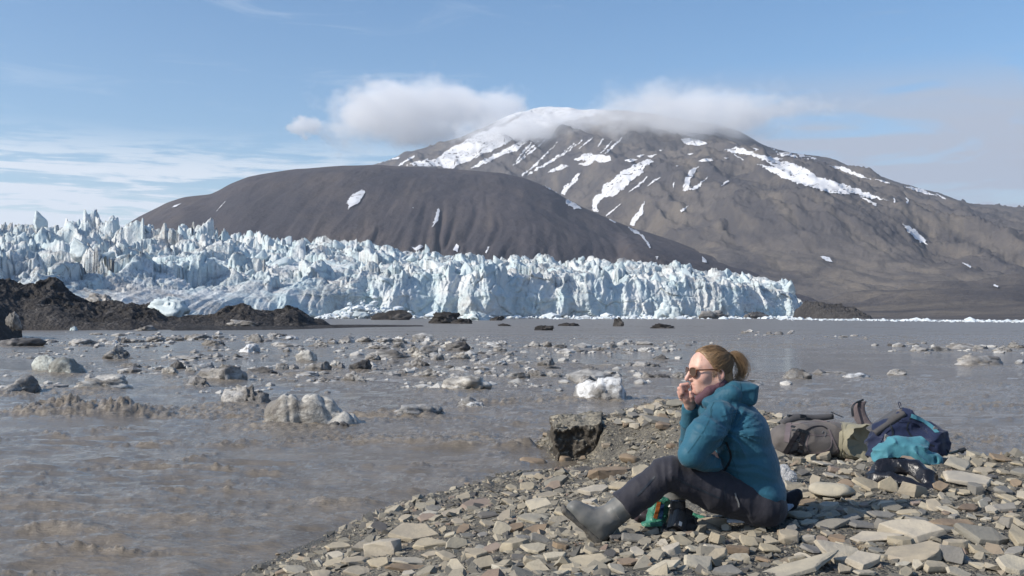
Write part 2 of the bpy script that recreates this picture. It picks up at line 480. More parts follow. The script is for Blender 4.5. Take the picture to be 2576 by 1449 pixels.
# --- dark rounded hill
hill_sky = [(300, 575), (345, 545), (420, 507), (460, 495), (530, 487), (548, 478), (575, 462), (620, 444), (680, 432), (740, 424), (860, 415), (950, 413), (1060, 419), (1180, 427), (1260, 433), (1320, 446), (1380, 470), (1430, 502), (1500, 536), (1560, 560), (1600, 576),
            (1622, 581), (1680, 599), (1742, 623), (1787, 641), (1876, 668), (1929, 690), (2000, 730), (2100, 772), (2200, 800)]
st = {}
for x, s in hill_sky:
    D = 2700 if x < 1600 else 2700 - (x - 1600) * 1.6
    q = (800 - s)
    if x < 1600: st[x] = [(792, 1450), (s + .80 * q, 1560), (s + .52 * q, 1800), (s + .22 * q, 2120), (s + .055 * q, 2400), (s, D), (s + 26, D + 420), (s + 70, D + 900)]
    else: st[x] = [(794, 1050), (s + .80 * q, 1150), (s + .55 * q, 1280), (s + .28 * q, 1420), (s + .08 * q, D - 260), (s, D), (s + 14, D + 150), (s + 60, D + 400)]
px = np.linspace(300, 2200, 420)
X, Y, Z, t = knot_surface(st, px, 170, 7, 11)
tt = t[:, None]
low = np.exp(-((tt - 0.20) / 0.2) ** 2) * sst(X / 1000, -0.75, -0.2)
gul = rdg(X / 58 + 0.5 * pn(X / 200, Y / 300, 4), Y / 900, Z / 700, 3)
mask = sst(tt, 0.0, 0.08) * (1 - sst(tt, 0.62, 0.72))
Z = Z + mask * (fbm(X / 420, Y / 420, 1.0, 5) * 16 - low * np.maximum(gul - 0.58, 0) * 26 + (rdg(X / 42 + .5 * pn(X / 90, Y / 300, 2), Y / 500, 8, 4) - .6) * (3 + 6 * low) + fbm(X / 60, Y / 90, 3.0, 5) * 6)
Z = Z + (1 - mask) * fbm(X / 90, Y / 90, 3.0, 4) * 2.0
for gx, gt0, gt1, amp in ((1090, .05, .45, 9), (1000, .05, .30, 7), (1380, .05, .35, 6), (900, .1, .3, 6)):       # drawn gullies
    gp = px[None, :] - (gx + (tt - 0.2) * 120 + 14 * pn(tt * 9, gx, 0))
    Z = Z - amp * np.exp(-(gp / 7.0) ** 2) * sst(tt, gt0 - .03, gt0 + .05) * (1 - sst(tt, gt1 - .1, gt1))
hill = land('hill', X, Y, Z, M_HILL)
# --- snow-streaked mountain
stn = {
 860: [(798, 2000), (770, 2400), (720, 2900), (660, 3300), (600, 3700), (540, 4200), (470, 4700), (440, 5200), (480, 6200)],
 950: [(798, 2000), (770, 2400), (720, 2900), (650, 3300), (570, 3700), (490, 4200), (440, 4700), (411, 5200), (450, 6200)],
 1040: [(798, 2000), (770, 2400), (710, 2900), (640, 3300), (560, 3700), (480, 4200), (410, 4700), (377, 5200), (420, 6200)],
 1140: [(798, 2000), (760, 2400), (700, 2900), (630, 3300), (540, 3700), (450, 4200), (385, 4700), (350, 5200), (400, 6200)],
 1230: [(798, 2000), (760, 2400), (700, 2900), (620, 3300), (530, 3700), (440, 4200), (365, 4700), (314, 5200), (370, 6200)],
 1300: [(798, 2000), (760, 2400), (700, 2900), (620, 3300), (530, 3700), (430, 4200), (345, 4700), (282, 5200), (340, 6200)],
 1380: [(798, 2000), (760, 2400), (700, 2900), (620, 3300), (530, 3700), (425, 4200), (335, 4700), (261, 5200), (330, 6200)],
 1450: [(798, 2000), (760, 2300), (690, 2700), (610, 3100), (520, 3500), (420, 4000), (335, 4500), (272, 5000), (330, 6200)],
 1520: [(798, 1800), (760, 2100), (690, 2450), (610, 2800), (535, 3150), (430, 3700), (345, 4300), (277, 4900), (330, 6000)],
 1650: [(798, 1500), (740, 1850), (680, 2200), (630, 2500), (535, 2800), (450, 3400), (360, 4100), (284, 4800), (340, 5800)],
 1800: [(799, 1300), (735, 1700), (680, 2050), (635, 2350), (500, 2650), (425, 3300), (370, 3900), (312, 4500), (360, 5600)],
 1860: [(800, 1150), (735, 1650), (680, 2000), (638, 2300), (490, 2600), (428, 3200), (375, 3800), (330, 4400), (380, 5500)],
 1930: [(801, 1000), (740, 1550), (685, 1950), (642, 2250), (484, 2550), (440, 3100), (400, 3700), (370, 4300), (420, 5400)],
 2000: [(802, 800), (745, 1450), (690, 1900), (645, 2200), (481, 2500), (450, 3050), (415, 3600), (386, 4200), (430, 5300)],
 2100: [(803, 660), (752, 1350), (695, 1800), (650, 2130), (486, 2450), (462, 3000), (430, 3500), (402, 4100), (440, 5200)],
 2180: [(804, 580), (757, 1250), (700, 1750), (655, 2080), (510, 2400), (490, 2950), (455, 3450), (432, 4050), (470, 5100)],
 2260: [(805, 520), (762, 1200), (705, 1700), (660, 2050), (560, 2350), (520, 2850), (480, 3400), (462, 4000), (500, 5000)],
 2340: [(806, 470), (766, 1150), (712, 1650), (668, 2000), (632, 2250), (560, 2750), (512, 3300), (488, 3950), (520, 4900)],
 2450: [(807, 420), (770, 1080), (720, 1550), (676, 1950), (640, 2200), (590, 2650), (548, 3200), (513, 3900), (545, 4900)],
 2576: [(808, 380), (773, 1000), (728, 1450), (690, 1850), (655, 2150), (610, 2600), (565, 3100), (527, 3850), (560, 4900)],
 2800: [(809, 350), (777, 950), (735, 1400), (700, 1800), (672, 2100), (635, 2550), (600, 3000), (568, 3800), (600, 4800)],
 3200: [(811, 310), (782, 900), (750, 1350), (725, 1750), (705, 2100), (680, 2550), (655, 3000), (640, 3700), (670, 4700)]}
px = np.linspace(860, 3000, 640)
X, Y, Z, t = knot_surface(stn, px, 270, 13, 13)
tt = t[:, None]
sh = sst(tt, 0.0, 0.10) * (1 - 0.8 * sst(tt, 0.72, 0.86) * (1 - sst(tt, 0.9, 0.95)))
spur = rdg(X / 520 + 0.35 * fbm(X / 600, Y / 600, 2, 3) + Y / 1500, Y / 2100, 6.0, 4)
gul = rdg(X / 110 + 0.6 * fbm(X / 300, Y / 300, 5, 3) + Y / 900, Y / 900 + 3.1, 1.5, 4)
fa = np.exp(-((tt - 0.44) / 0.055) ** 2)
Z = Z + sh * (fbm(X / 700, Y / 700, 9.0, 6) * 70 + (spur - 0.55) * 130 * sst(tt, 0.45, 0.6) - fa * np.maximum(gul - 0.45, 0) * 48 + (rdg(X / 150 + Y / 500, Y / 420, 17, 6, .62) - .55) * 66 * sst(tt, .3, .5) + fbm(X / 95, Y / 95, 7, 5) * 13 * sst(tt, 0.02, 0.2))
# foot-hill benches with slanting gullies
ben = np.exp(-((tt - 0.27) / 0.07) ** 2) * sst(X, 500, 900)
Z = Z - ben * np.maximum(rdg(X / 105 + Y / 210, Y / 1600, 3.0, 2) - 0.55, 0) * 55
Z = Z + sst(tt, 0.02, 0.1) * (1 - sst(tt, 0.2, 0.35)) * fbm(X / 130, Y / 210, 21, 5) * 11
# dark rocky outcrops on the shoulder face
Z = Z + fa * np.maximum(fbm(X / 70, Y / 120, 31, 3) - 0.25, 0) * 60 * sst(X, 700, 850)
cap_ = (sst(px, 1235, 1275) * (1 - sst(px, 1500, 1560)))[None, :] * sst(tt + 0 * X, .83, .85)
mountain = land('mountain', X, Y, Z, M_MOUNT, {'snow': cap_.reshape(-1)})

# ================================================================== SNOW LYING ON HILL AND MOUNTAIN
def r7(p): return [(644 + x / 3, 161 + y / 3) for x, y in p]
def r8(p): return [(1431 + x * .4444, 161 + y * .4444) for x, y in p]
def strip(p, w):
    """polygon round a polyline, w = list of widths"""
    P = np.array(p, float); T = np.gradient(P, axis=0); T /= np.linalg.norm(T, axis=1)[:, None]
    N = np.stack([-T[:, 1], T[:, 0]], 1); w = np.interp(np.linspace(0, 1, len(P)), np.linspace(0, 1, len(w)), w)[:, None] / 2
    return [tuple(a) for a in P + N * w] + [tuple(a) for a in (P - N * w)[::-1]]
snow = [r7(p) for p in [
 [(1120, 770), (1180, 745), (1270, 735), (1350, 722), (1440, 660), (1490, 625), (1560, 590), (1700, 520), (1775, 488), (1860, 480), (1960, 425), (2120, 338), (1960, 400), (1880, 418), (1800, 430), (1790, 425), (1840, 400), (1920, 370), (2050, 318), (2130, 296), (2200, 280), (2290, 300), (2400, 330), (2580, 340), (2580, 386), (2450, 412), (2300, 450), (2150, 510), (2000, 548), (1900, 600), (1750, 668), (1600, 735), (1480, 800), (1250, 800), (1200, 788)],
 [(1620, 792), (1700, 735), (1790, 685), (1900, 640), (1975, 590), (2020, 575), (2050, 600), (1960, 655), (1860, 690), (1760, 742), (1650, 788)],
 [(2040, 852), (2130, 885), (2220, 935), (2300, 978), (2345, 1018), (2400, 1050), (2450, 1097), (2390, 1097), (2335, 1052), (2325, 1012), (2240, 962), (2130, 900)],
 [(680, 1060), (715, 1000), (800, 952), (828, 970), (780, 1040), (725, 1085), (695, 1110), (705, 1070)],
 [(1378, 1092), (1388, 1108), (1366, 1190), (1330, 1242), (1348, 1180), (1358, 1130)],
 [(1160, 1385), (1200, 1396), (1240, 1374), (1260, 1385), (1212, 1418)], [(1512, 1362), (1532, 1376), (1522, 1428), (1488, 1414)], [(1745, 1384), (1766, 1384), (1742, 1436), (1728, 1432)],
 [(890, 748), (960, 715), (1085, 705), (1075, 716), (985, 730), (920, 755)], [(1068, 768), (1100, 745), (1160, 712), (1196, 688), (1200, 700), (1130, 740), (1095, 772)], [(1236, 745), (1300, 713), (1296, 724), (1250, 748)], [(1180, 1090), (1188, 1090), (1186, 1098)],
 strip([(1940, 772), (2010, 720), (2090, 658), (2190, 572)], [8, 12, 6]), strip([(2010, 845), (2140, 735), (2280, 592)], [6, 10, 5]), strip([(2040, 850), (2110, 800), (2200, 752), (2330, 680), (2462, 580)], [8, 14, 12, 5]),
 strip([(1965, 740), (2020, 660), (2080, 590)], [8, 16, 12]), strip([(2170, 772), (2300, 692), (2400, 602)], [7, 12, 6]), strip([(2000, 720), (2050, 660), (2130, 585)], [6, 12, 6]), strip([(2440, 640), (2500, 590), (2540, 560)], [4, 8, 4]),
 [(2196, 822), (2270, 780), (2310, 760), (2360, 772), (2290, 806), (2240, 815)], [(2310, 985), (2320, 930), (2370, 905), (2430, 820), (2456, 818), (2420, 890), (2370, 935), (2335, 990)],
 [(-300, 1120), (-292, 1115), (-260, 1080), (-225, 1045), (-232, 1045)], [(-640, 1090), (-610, 1070), (-560, 1060), (-600, 1080)],
 ]]
snow += [r8(p) for p in [
 [(25, 545), (70, 518), (110, 508), (230, 523), (250, 548), (185, 562), (150, 548), (110, 582), (60, 570), (95, 552)],
 [(135, 842), (140, 760), (185, 735), (190, 690), (260, 650), (320, 600), (400, 560), (440, 545), (486, 548), (432, 580), (425, 612), (370, 652), (322, 702), (272, 742), (190, 762), (165, 790), (166, 842)],
 [(643, 722), (660, 650), (690, 600), (736, 583), (702, 630), (682, 682), (692, 704), (742, 680), (792, 640), (722, 712)],
 [(310, 547), (350, 538), (390, 545), (350, 558)], [(442, 522), (500, 513), (470, 532)], [(383, 522), (430, 513), (402, 531)], [(733, 552), (770, 538), (808, 538), (818, 552), (745, 556)],
 [(885, 490), (950, 473), (1040, 498), (1100, 523), (1210, 538), (1180, 548), (1250, 560), (1350, 598), (1400, 638), (1500, 668), (1600, 698), (1700, 738), (1812, 776), (1720, 767), (1600, 735), (1590, 746), (1470, 731), (1330, 691), (1230, 652), (1150, 612), (1066, 571), (1160, 588), (1215, 612), (1130, 562), (1040, 520), (980, 508), (930, 508)],
 [(630, 430), (680, 420), (730, 432), (782, 453), (740, 467), (655, 455)],
 [(1118, 452), (1200, 488), (1280, 503), (1432, 550), (1330, 538), (1200, 524), (1155, 485)],
 [(1470, 578), (1530, 584), (1550, 583), (1640, 622), (1712, 658), (1600, 628)], [(1895, 695), (1990, 708), (2088, 752), (2000, 733)], strip([(2078, 738), (2135, 768)], [6, 8]), strip([(1735, 655), (1815, 678)], [5, 7]),
 [(346, 915), (360, 880), (398, 832), (430, 778), (418, 848), (372, 917)], [(630, 830), (682, 803), (640, 840)],
 [(1888, 908), (1950, 938), (2000, 978), (2035, 1027), (1990, 1014), (1930, 962)], [(1425, 1095), (1470, 1095), (1492, 1127), (1450, 1117)], [(754, 1093), (776, 1115), (780, 1132), (754, 1126)],
 strip([(335, 930), (380, 955), (430, 992), (457, 1047)], [8, 18, 6]), strip([(228, 884), (262, 902)], [5, 8]), [(489, 1098), (506, 1098), (498, 1117)],
 strip([(210, 862), (255, 830), (300, 790)], [5, 9, 4]), strip([(180, 508), (210, 480), (242, 440)], [5, 8, 4]), strip([(205, 510), (250, 470), (302, 420)], [8, 14, 6]), strip([(340, 728), (390, 695), (445, 640)], [4, 12, 4]), strip([(445, 694), (490, 660), (520, 645)], [5, 7, 4]),
 strip([(860, 692), (905, 664)], [5, 8]), strip([(1650, 755), (1740, 800)], [6, 16]), strip([(1838, 763), (1846, 788)], [5, 10]), strip([(1905, 760), (1920, 775), (1910, 792)], [6, 10, 10]), [(510, 490), (535, 487), (520, 496)], [(670, 512), (712, 506), (690, 518)], [(1040, 475), (1075, 486), (1060, 496)], strip([(935, 516), (990, 546)], [4, 5]),
 strip([(2230, 1130), (2275, 1155)], [6, 12]), strip([(2405, 1262), (2430, 1272)], [8, 10]), strip([(165, 470), (195, 425)], [6, 8]), [(605, 579), (625, 577), (615, 583)], [(878, 532), (905, 534), (890, 540)], [(590, 680), (600, 672), (592, 708)], [(360, 1112), (372, 1108), (378, 1118)],
 ]]
rs = np.random.RandomState(5)
def lay_snow(poly, name='snow_patch', up=2.2):
    P = np.array(poly, float); Q = []
    for a, b in zip(P, np.roll(P, -1, 0)):
        n = max(1, int(np.linalg.norm(b - a) / 2.6))
        for i in range(n): Q.append(a + (b - a) * i / n)
    Q = np.array(Q); T = np.roll(Q, -1, 0) - np.roll(Q, 1, 0); N = np.stack([-T[:, 1], T[:, 0]], 1); N /= np.linalg.norm(N, axis=1)[:, None] + 1e-9
    size = math.sqrt(max(1, np.ptp(P[:, 0]) * np.ptp(P[:, 1])))
    per = np.cumsum(np.linalg.norm(Q - np.roll(Q, 1, 0), axis=1))
    Q = Q + N * (fbm(per / 14, len(Q) * .37, 1.0, 4)[:, None] * min(7.0, .10 * size) + rs.normal(size=(len(Q), 1)) * min(.9, 0.012 * size + 0.2))
    inner = []
    lo, hi = Q.min(0), Q.max(0); stp = max(2.5, min(5, size / 14))
    for x in np.arange(lo[0], hi[0], stp):
        for y in np.arange(lo[1], hi[1], stp): inner.append((x + rs.uniform(-.5, .5), y + rs.uniform(-.5, .5)))
    pts = [Vector(q) for q in Q] + [Vector(q) for q in inner]
    r = delaunay_2d_cdt(pts, [], [list(range(len(Q)))], 1, 1e-4)
    vs, fs = r[0], r[2]
    V, ok, who = [], [], []
    for p in vs:
        rx, rz = ray(p.x, p.y); d = Vector((rx, 1, rz)).normalized(); best = None
        for bv, ob in MERGE_BVH:
            h = bv.ray_cast(Vector((0, 0, CAMZ)), d)
            if h[0] is not None and (best is None or h[3] < best[0]): best = (h[3], h[0], ob, h[1])
        if best is None: V.append((0, 0, 0)); ok.append(False); who.append(None); continue
        nrm = best[3] if best[3].z > 0 else -best[3]
        V.append(best[1] + nrm * up); ok.append(True); who.append(best[2])
    own = max(set(w for w in who if w), key=who.count, default=None)
    if own is None: return
    tri = []
    for f in fs:
        if len(f) != 3 or not all(ok[i] and who[i] is own for i in f): continue
        ds = [V[i].y for i in f]
        if max(ds) - min(ds) > 700: continue
        tri.append(list(f))
    if len(tri) < 1: return
    used = sorted({i for f in tri for i in f}); re = {u: k for k, u in enumerate(used)}
    obj_np(name, np.array([V[i] for i in used]), np.array([[re[i] for i in f] for f in tri]), M_SNOW, own)
for p in snow: lay_snow(p)
# ================================================================== GLACIER
G = {  # px: base, low wall, wall top, bench, mid, upper, skyline, behind
 -200: [(803, 360), (752, 380), (712, 420), (668, 520), (655, 640), (605, 780), (556, 1050), (575, 1300)],
 0:    [(802, 400), (750, 420), (708, 470), (664, 560), (652, 660), (610, 800), (563, 1080), (580, 1320)],
 200:  [(801, 430), (752, 455), (704, 510), (662, 600), (650, 690), (606, 830), (561, 1100), (580, 1340)],
 330:  [(801, 455), (752, 478), (700, 535), (662, 620), (648, 700), (602, 860), (566, 1110), (584, 1340)],
 450:  [(801, 480), (752, 500), (704, 555), (668, 640), (645, 720), (606, 880), (582, 1100), (600, 1340)],
 600:  [(801, 515), (750, 535), (706, 585), (678, 660), (650, 740), (622, 880), (603, 1080), (620, 1320)],
 800:  [(801, 560), (742, 575), (698, 610), (678, 680), (658, 760), (630, 890), (612, 1060), (630, 1300)],
 930:  [(801, 590), (745, 596), (694, 620), (680, 690), (662, 770), (642, 890), (626, 1040), (640, 1280)],
 1060: [(801, 612), (748, 616), (690, 630), (680, 700), (668, 780), (655, 890), (644, 1020), (655, 1260)],
 1180: [(801, 625), (745, 629), (688, 642), (682, 710), (674, 790), (664, 880), (655, 1000), (665, 1230)],
 1400: [(801, 660), (750, 664), (704, 676), (694, 740), (684, 810), (674, 890), (664, 990), (674, 1200)],
 1600: [(800.5, 690), (752, 694), (708, 706), (698, 760), (688, 830), (678, 900), (669, 980), (680, 1180)],
 1750: [(800.5, 715), (756, 719), (718, 730), (710, 780), (700, 840), (692, 900), (684, 970), (695, 1150)],
 1880: [(800.5, 740), (762, 744), (730, 754), (722, 800), (715, 850), (710, 900), (706, 950), (715, 1100)],
 1985: [(800.5, 765), (768, 769), (734, 777), (730, 800), (727, 830), (725, 860), (724, 890), (740, 980)],
 2012: [(800.5, 775), (786, 778), (776, 784), (772, 800), (772, 830), (774, 860), (778, 890), (790, 980)],
 2045: [(801, 790), (799, 793), (797, 800), (797, 812), (798, 830), (798, 850), (799, 880), (801, 960)]}
gx = np.linspace(-200, 2045, 1060)
GT = np.concatenate([np.linspace(i, i + 1, n, endpoint=False) for i, n in enumerate((42, 46, 54, 56, 62, 80, 12))] + [[7.0]])
NR = len(GT)
G = {k: v[:6] + [(v[6][0] + dy, v[6][1]), v[7]] for (k, v), dy in zip(G.items(), [62, 60, 56, 50, 38, 26, 18, 12, 12, 12, 10, 9, 8, 8, 6, 4, 0, 0])}
G = {k: [(p[0] + (0, 0, 2, 5, 9, 16, 0, 0)[i] * (1 if k < 1300 else .5), p[1]) for i, p in enumerate(v)] for k, v in G.items()}
gX, gY, gZ, gt = knot_surface(G, gx, NR, 9, 3, GT)
K7 = gt[:, None] * 7.0
def serac_height(X, Y):
    wx = X + 9 * fbm(X / 34, Y / 34, 1, 4); wy = Y + 9 * fbm(X / 34, Y / 34, 8, 4)
    a0, at, a1, a2 = blk(wx / 36, wy / 46, 3); b0, bt, b1, b2 = blk(wx / 15.5, wy / 20, 17); c0, ct, c1, c2 = blk(wx / 7.2, wy / 9.5, 29)
    fin = crs(wx / 30 + wy / 70, wy / 44, 4, 3)
    pin = np.clip(1 - b1 * 1.5, 0, 1) ** 1.2 * np.clip(b0 + .25, 0, 1)
    h = 15 * a0 + 12.5 * at + 7.5 * b0 + 6.5 * bt + 2.6 * c0 + 2.6 * ct + 7 * (fin - .35) + 9 * pin
    h = h - 5 * np.exp(-((a2 - a1) / .06) ** 2) - 2.2 * np.exp(-((b2 - b1) / .07) ** 2)
    return h * .82 + 2.6 * (crs(X / 4.6, Y / 5.5, 2, 2) - .5) + 2.2 * fbm(X / 5.0, Y / 5.0, 2, 4)
H = serac_height(gX, gY)
amp = sst(K7, 1.2, 2.4) * (1 - 0.6 * sst(K7, 6.3, 6.9)) * (0.55 + 0.30 * sst(gx, 900, 450)[None, :]) * (1 - 0.5 * sst(gx, 1750, 1990))[None, :]
bench = np.exp(-((K7 - 3.25) / 0.55) ** 2) * sst(gx, 1300, 800)[None, :]
amp = amp * (1 - 0.62 * bench) * (1 + 0.45 * np.exp(-((K7 - 5.2) / 1.0) ** 2))
gZ = gZ + amp * H
# cliff face: vertical flutes, overhanging buttresses and caves
cl = sst(K7, 0.0, 0.15) * (1 - sst(K7, 2.2, 3.0))
vf = rdg(gX / 15 + 0.3 * fbm(gX / 25, gZ / 14, 2, 3), gZ / 60, 3.0, 4)
but = fbm(gX / 42, gZ / 110, 9, 4)
ff1, ff2, fid = vor(gX / 11.0 + 0.4 * pn(gZ / 9, gX / 30, 1), gZ / 13.0, 29)
gY = gY + cl * (-(vf - 0.5) * 11 - but * 20 - (fid - 0.5) * 2.6 + 0.9 * np.exp(-((ff2 - ff1) / 0.06) ** 2) + 1.6 * fbm(gX / 4, gZ / 4, gY / 9, 4))
gZ = gZ + cl * sst(K7, .5, 1.5) * 2.0 * fbm(gX / 7, gY / 9, 4, 3)
top_j = np.exp(-((K7 - 2.1) / 0.45) ** 2) * (4.5 * fbm(gX / 20, gY / 60, 6, 4) + 6 * np.maximum(rdg(gX / 26, 1.7, 3, 2) - 0.62, 0) * 3)
gZ = gZ + top_j * (0.4 + 0.6 * sst(gx, 700, 1000))[None, :]
# arch-shaped recess low in the wall
ca = np.exp(-(((gX - W(905, 770, 600).x) / 13) ** 4 + ((gZ - 4) / 11) ** 4))
gY = gY + cl * ca * 14
gZ = np.where(K7 < 0.02, -3, gZ)
dirt = np.clip(sst(fbm(gX / 60, gY / 60, 41, 4), 0.05, 0.5) * 0.8 + 0.75 * np.exp(-gZ.clip(0) / 6.0) * (1 - sst(gx, 600, 1000))[None, :] * sst(fbm(gX / 18, gY / 18, 4, 3), -0.2, 0.2) + 0.5 * sst(gx, 260, -60)[None, :] * sst(fbm(gX / 25, gY / 40, 14, 3), -0.1, 0.4), 0, 1)
GV = np.stack([gX, gY, gZ], -1).reshape(-1, 3)
glacier = obj_np('glacier', GV, grid_faces(*gX.shape), M_ICE, attrs={'dirt': dirt.reshape(-1)})
glacier['kind'] = 'structure'
# serac pinnacles that stand proud of the surface
def serac_mesh(seed):
    r = np.random.RandomState(seed)
    bm = bmesh.new(); bmesh.ops.create_icosphere(bm, subdivisions=4, radius=1.0)
    V = np.array([v.co[:] for v in bm.verts]); F = np.array([[v.index for v in f.verts] for f in bm.faces]); bm.free()
    u = V[:, 2]
    lean = r.uniform(-.5, .5, 2)
    tap = np.interp(u, [-1, -.2, .5, .85, 1], [1.05, 1.0, r.uniform(.45, .75), r.uniform(.2, .4), .12])
    # planar chops give flat broken faces
    P = V.copy(); P[:, 0] *= tap; P[:, 1] *= tap * r.uniform(.6, 1)
    P[:, 2] = u * 1.5
    for k in range(7):
        n = r.normal(size=3); n[2] *= .35; n /= np.linalg.norm(n); dd = P @ n - r.uniform(.42, .8)
        P = P - np.maximum(dd, 0)[:, None] * n * 0.93
    P[:, :2] += lean * np.maximum(P[:, 2:3] + .4, 0) ** 1.5 * .45
    P = P * (1 + 0.10 * fbm(P[:, 0] * 3 + seed, P[:, 1] * 3, P[:, 2] * 2, 4))[:, None] + 0.03 * np.stack([fbm(P[:, 0] * 7 + seed, P[:, 1] * 7, P[:, 2] * 7 + i, 3) for i in range(3)], 1)
    return mesh_np('serac', P, F, M_ICE)
SER = [serac_mesh(40 + i) for i in range(9)]
r_ = np.random.RandomState(77)
flatXYZ = np.stack([gX, gY, gZ], -1)
def put_serac(pxx, k, w, hgt):
    c = int(np.argmin(abs(gx - pxx))); rr = int(np.clip(np.searchsorted(GT, k), 0, NR - 1))
    p = flatXYZ[rr, c]
    o = link('serac', SER[r_.randint(9)], glacier, (p[0], p[1], p[2] + hgt * 0.12), (0, 0, r_.uniform(0, 6.3)), (w, w * r_.uniform(.7, 1.2), hgt / 2.4))
for pxx, pyk, w, hh in [(1180, 2.2, 6, 17), (1165, 2.1, 5, 10), (1020, 5.8, 6, 12), (1075, 6.0, 4, 9), (1065, 6.0, 2.5, 6), (700, 5.6, 7, 16), (770, 5.7, 6, 13), (640, 5.0, 6, 16), (540, 5.4, 5, 18), (405, 6.0, 10, 13), (290, 6.0, 8, 15), (180, 6.0, 9, 13), (225, 6.1, 9, 12), (143, 6.2, 4, 12), (95, 6.2, 5, 13), (60, 6.1, 6, 14), (5, 6.1, 5, 20), (1500, 3.5, 6, 13), (1560, 3.6, 6, 14), (1725, 3.2, 8, 14), (1800, 3.0, 9, 12), (1985, 2.6, 6, 13), (1880, 2.8, 9, 11), (1650, 3.0, 7, 12), (1340, 3.8, 6, 10), (1265, 3.6, 5, 10), (850, 5.6, 6, 13), (800, 5.2, 6, 14), (355, 4.6, 7, 16), (460, 4.5, 6, 17)]:
    put_serac(pxx, pyk, w, hh)
for i in range(95):
    pxx = r_.uniform(-120, 1985); k = r_.choice([2.3, 3.0, 3.8, 4.6, 5.2, 5.8, 6.1], p=[.08, .1, .16, .2, .2, .16, .1]) + r_.uniform(-.3, .3)
    s = r_.uniform(3.5, 7.5) * (1.2 if pxx < 800 else 0.85)
    put_serac(pxx, k, s, s * r_.uniform(1.1, 1.9))

# ================================================================== MORAINE AND MUD BANKS
def bank(name, prof, dfront, depth, px0, px1, n, rows, mat, amp, seed, base_z=-0.4):
    px = np.linspace(px0, px1, n)
    xs = [p[0] for p in prof]; sky = np.interp(px, xs, [p[1] for p in prof]); base = np.interp(px, xs, [p[2] for p in prof])
    df = CAMZ * FPX / np.maximum(base - HOR, 4)
    v = np.linspace(0, 1, rows)[:, None]
    dcr = df + depth * 0.5
    D = np.where(v < 0.6, df + (dcr - df) * (v / 0.6), dcr + depth * (v - 0.6) / 0.4)
    ztop = np.maximum((HOR - sky) / FPX * dcr + CAMZ, 0.05)
    s = np.where(v < 0.6, np.sin(np.clip(v / 0.6, 0, 1) * math.pi / 2) ** 0.8, 1 - sst(v, 0.62, 1.0))
    edge = sst(px, px0, px0 + (px1 - px0) * .03) * (1 - sst(px, px1 - (px1 - px0) * .03, px1))
    Z = base_z + (ztop - base_z) * s * edge
    X = (px - CX)[None, :] / FPX * D
    a = amp * s * np.clip(ztop / 3, .15, 1)
    f1, f2, ih = vor(X / (amp * 2.2), D / (amp * 2.6), seed)
    Z = Z + a * (0.8 * fbm(X / (amp * 3), D / (amp * 3), seed, 5) + 0.7 * (rdg(X / (amp * 5), D / (amp * 5), seed + .5, 4) - .5) + 0.8 * (ih - .5) * np.clip(1.2 - f1 * 1.6, 0, 1) + .35 * (crs(X / (amp * .8), D / (amp * .9), seed + 3., 2) - .4))
    D2 = D + a * 1.2 * fbm(X / amp, Z / amp, seed + 2., 4)
    return X, D2, Z
def bank_obj(name, *a, kind='structure'):
    X, D, Z = bank(name, *a)
    o = obj_np(name, np.stack([X, D, Z], -1).reshape(-1, 3), grid_faces(*X.shape), a[7]); o['kind'] = kind
    return o
moraine = bank_obj('moraine_bank', [(-420, 690, 838), (0, 716, 832), (60, 724, 831), (130, 718, 831), (160, 738, 831), (200, 758, 831), (240, 778, 831), (290, 776, 831), (330, 772, 831), (385, 774, 830), (420, 796, 830), (470, 799, 830), (540, 797, 829), (575, 782, 829), (610, 774, 829), (650, 787, 829), (690, 794, 828), (720, 782, 828), (750, 784, 828), (790, 804, 827), (850, 818, 826)], 0, 46, -420, 850, 620, 150, M_MORAINE, 1.7, 5)
moraine2 = bank_obj('moraine_bank', [(-200, 760, 862), (0, 772, 858), (20, 782, 857), (40, 802, 856), (60, 830, 853)], 0, 12, -200, 60, 120, 70, M_MORAINE, 0.8, 9)
moraine3 = bank_obj('moraine_bank', [(1995, 790, 801), (2030, 758, 801.2), (2060, 764, 801.4), (2110, 770, 801.6), (2150, 782, 801.8), (2195, 797, 802)], 0, 60, 1995, 2195, 220, 60, M_MORAINE, 3.0, 12)
spit = bank_obj('mud_spit', [(420, 820, 833), (700, 821, 831), (850, 817, 826), (930, 817, 824), (1080, 818.5, 822)], 0, 22, 420, 1080, 260, 40, M_MORAINE, 0.35, 14)
# ================================================================== GRAVEL BANK (ground)
CTRL = []
def cz(px, py, z):
    rx, rz = ray(px, py); d = (z - CAMZ) / rz
    CTRL.append((rx * d, d, z))
def cd(px, d, z): CTRL.append((ray(px, 800)[0] * d, d, z))
for a in [(1288, 1449, .70), (1900, 1449, .76), (2576, 1449, .77), (950, 1449, .40), (760, 1449, .20), (590, 1449, 0),
          (1930, 1335, .755), (1650, 1340, .745), (1520, 1375, .73), (1310, 1185, .02), (1000, 1268, 0), (1160, 1224, 0), (850, 1333, 0), (700, 1398, 0), (1240, 1204, 0),
          (1400, 1160, 0), (1490, 1158, .03), (1560, 1052, .40), (1700, 1012, .40), (1620, 1020, .36), (1650, 1090, .42), (1600, 1130, .20), (1560, 1170, .16), (1680, 1150, .34), (1550, 1210, .30), (1450, 1205, .16), (1600, 1255, .52), (1420, 1300, .48), (1230, 1310, .28), (1060, 1350, .26),
          (1760, 1300, .70), (2000, 1165, .72), (2200, 1165, .78), (2576, 1152, .80), (2420, 1152, .79), (1985, 1058, .46), (1990, 1100, .60), (2300, 1300, .79), (2500, 1250, .80), (2100, 1200, .78)]: cz(*a)
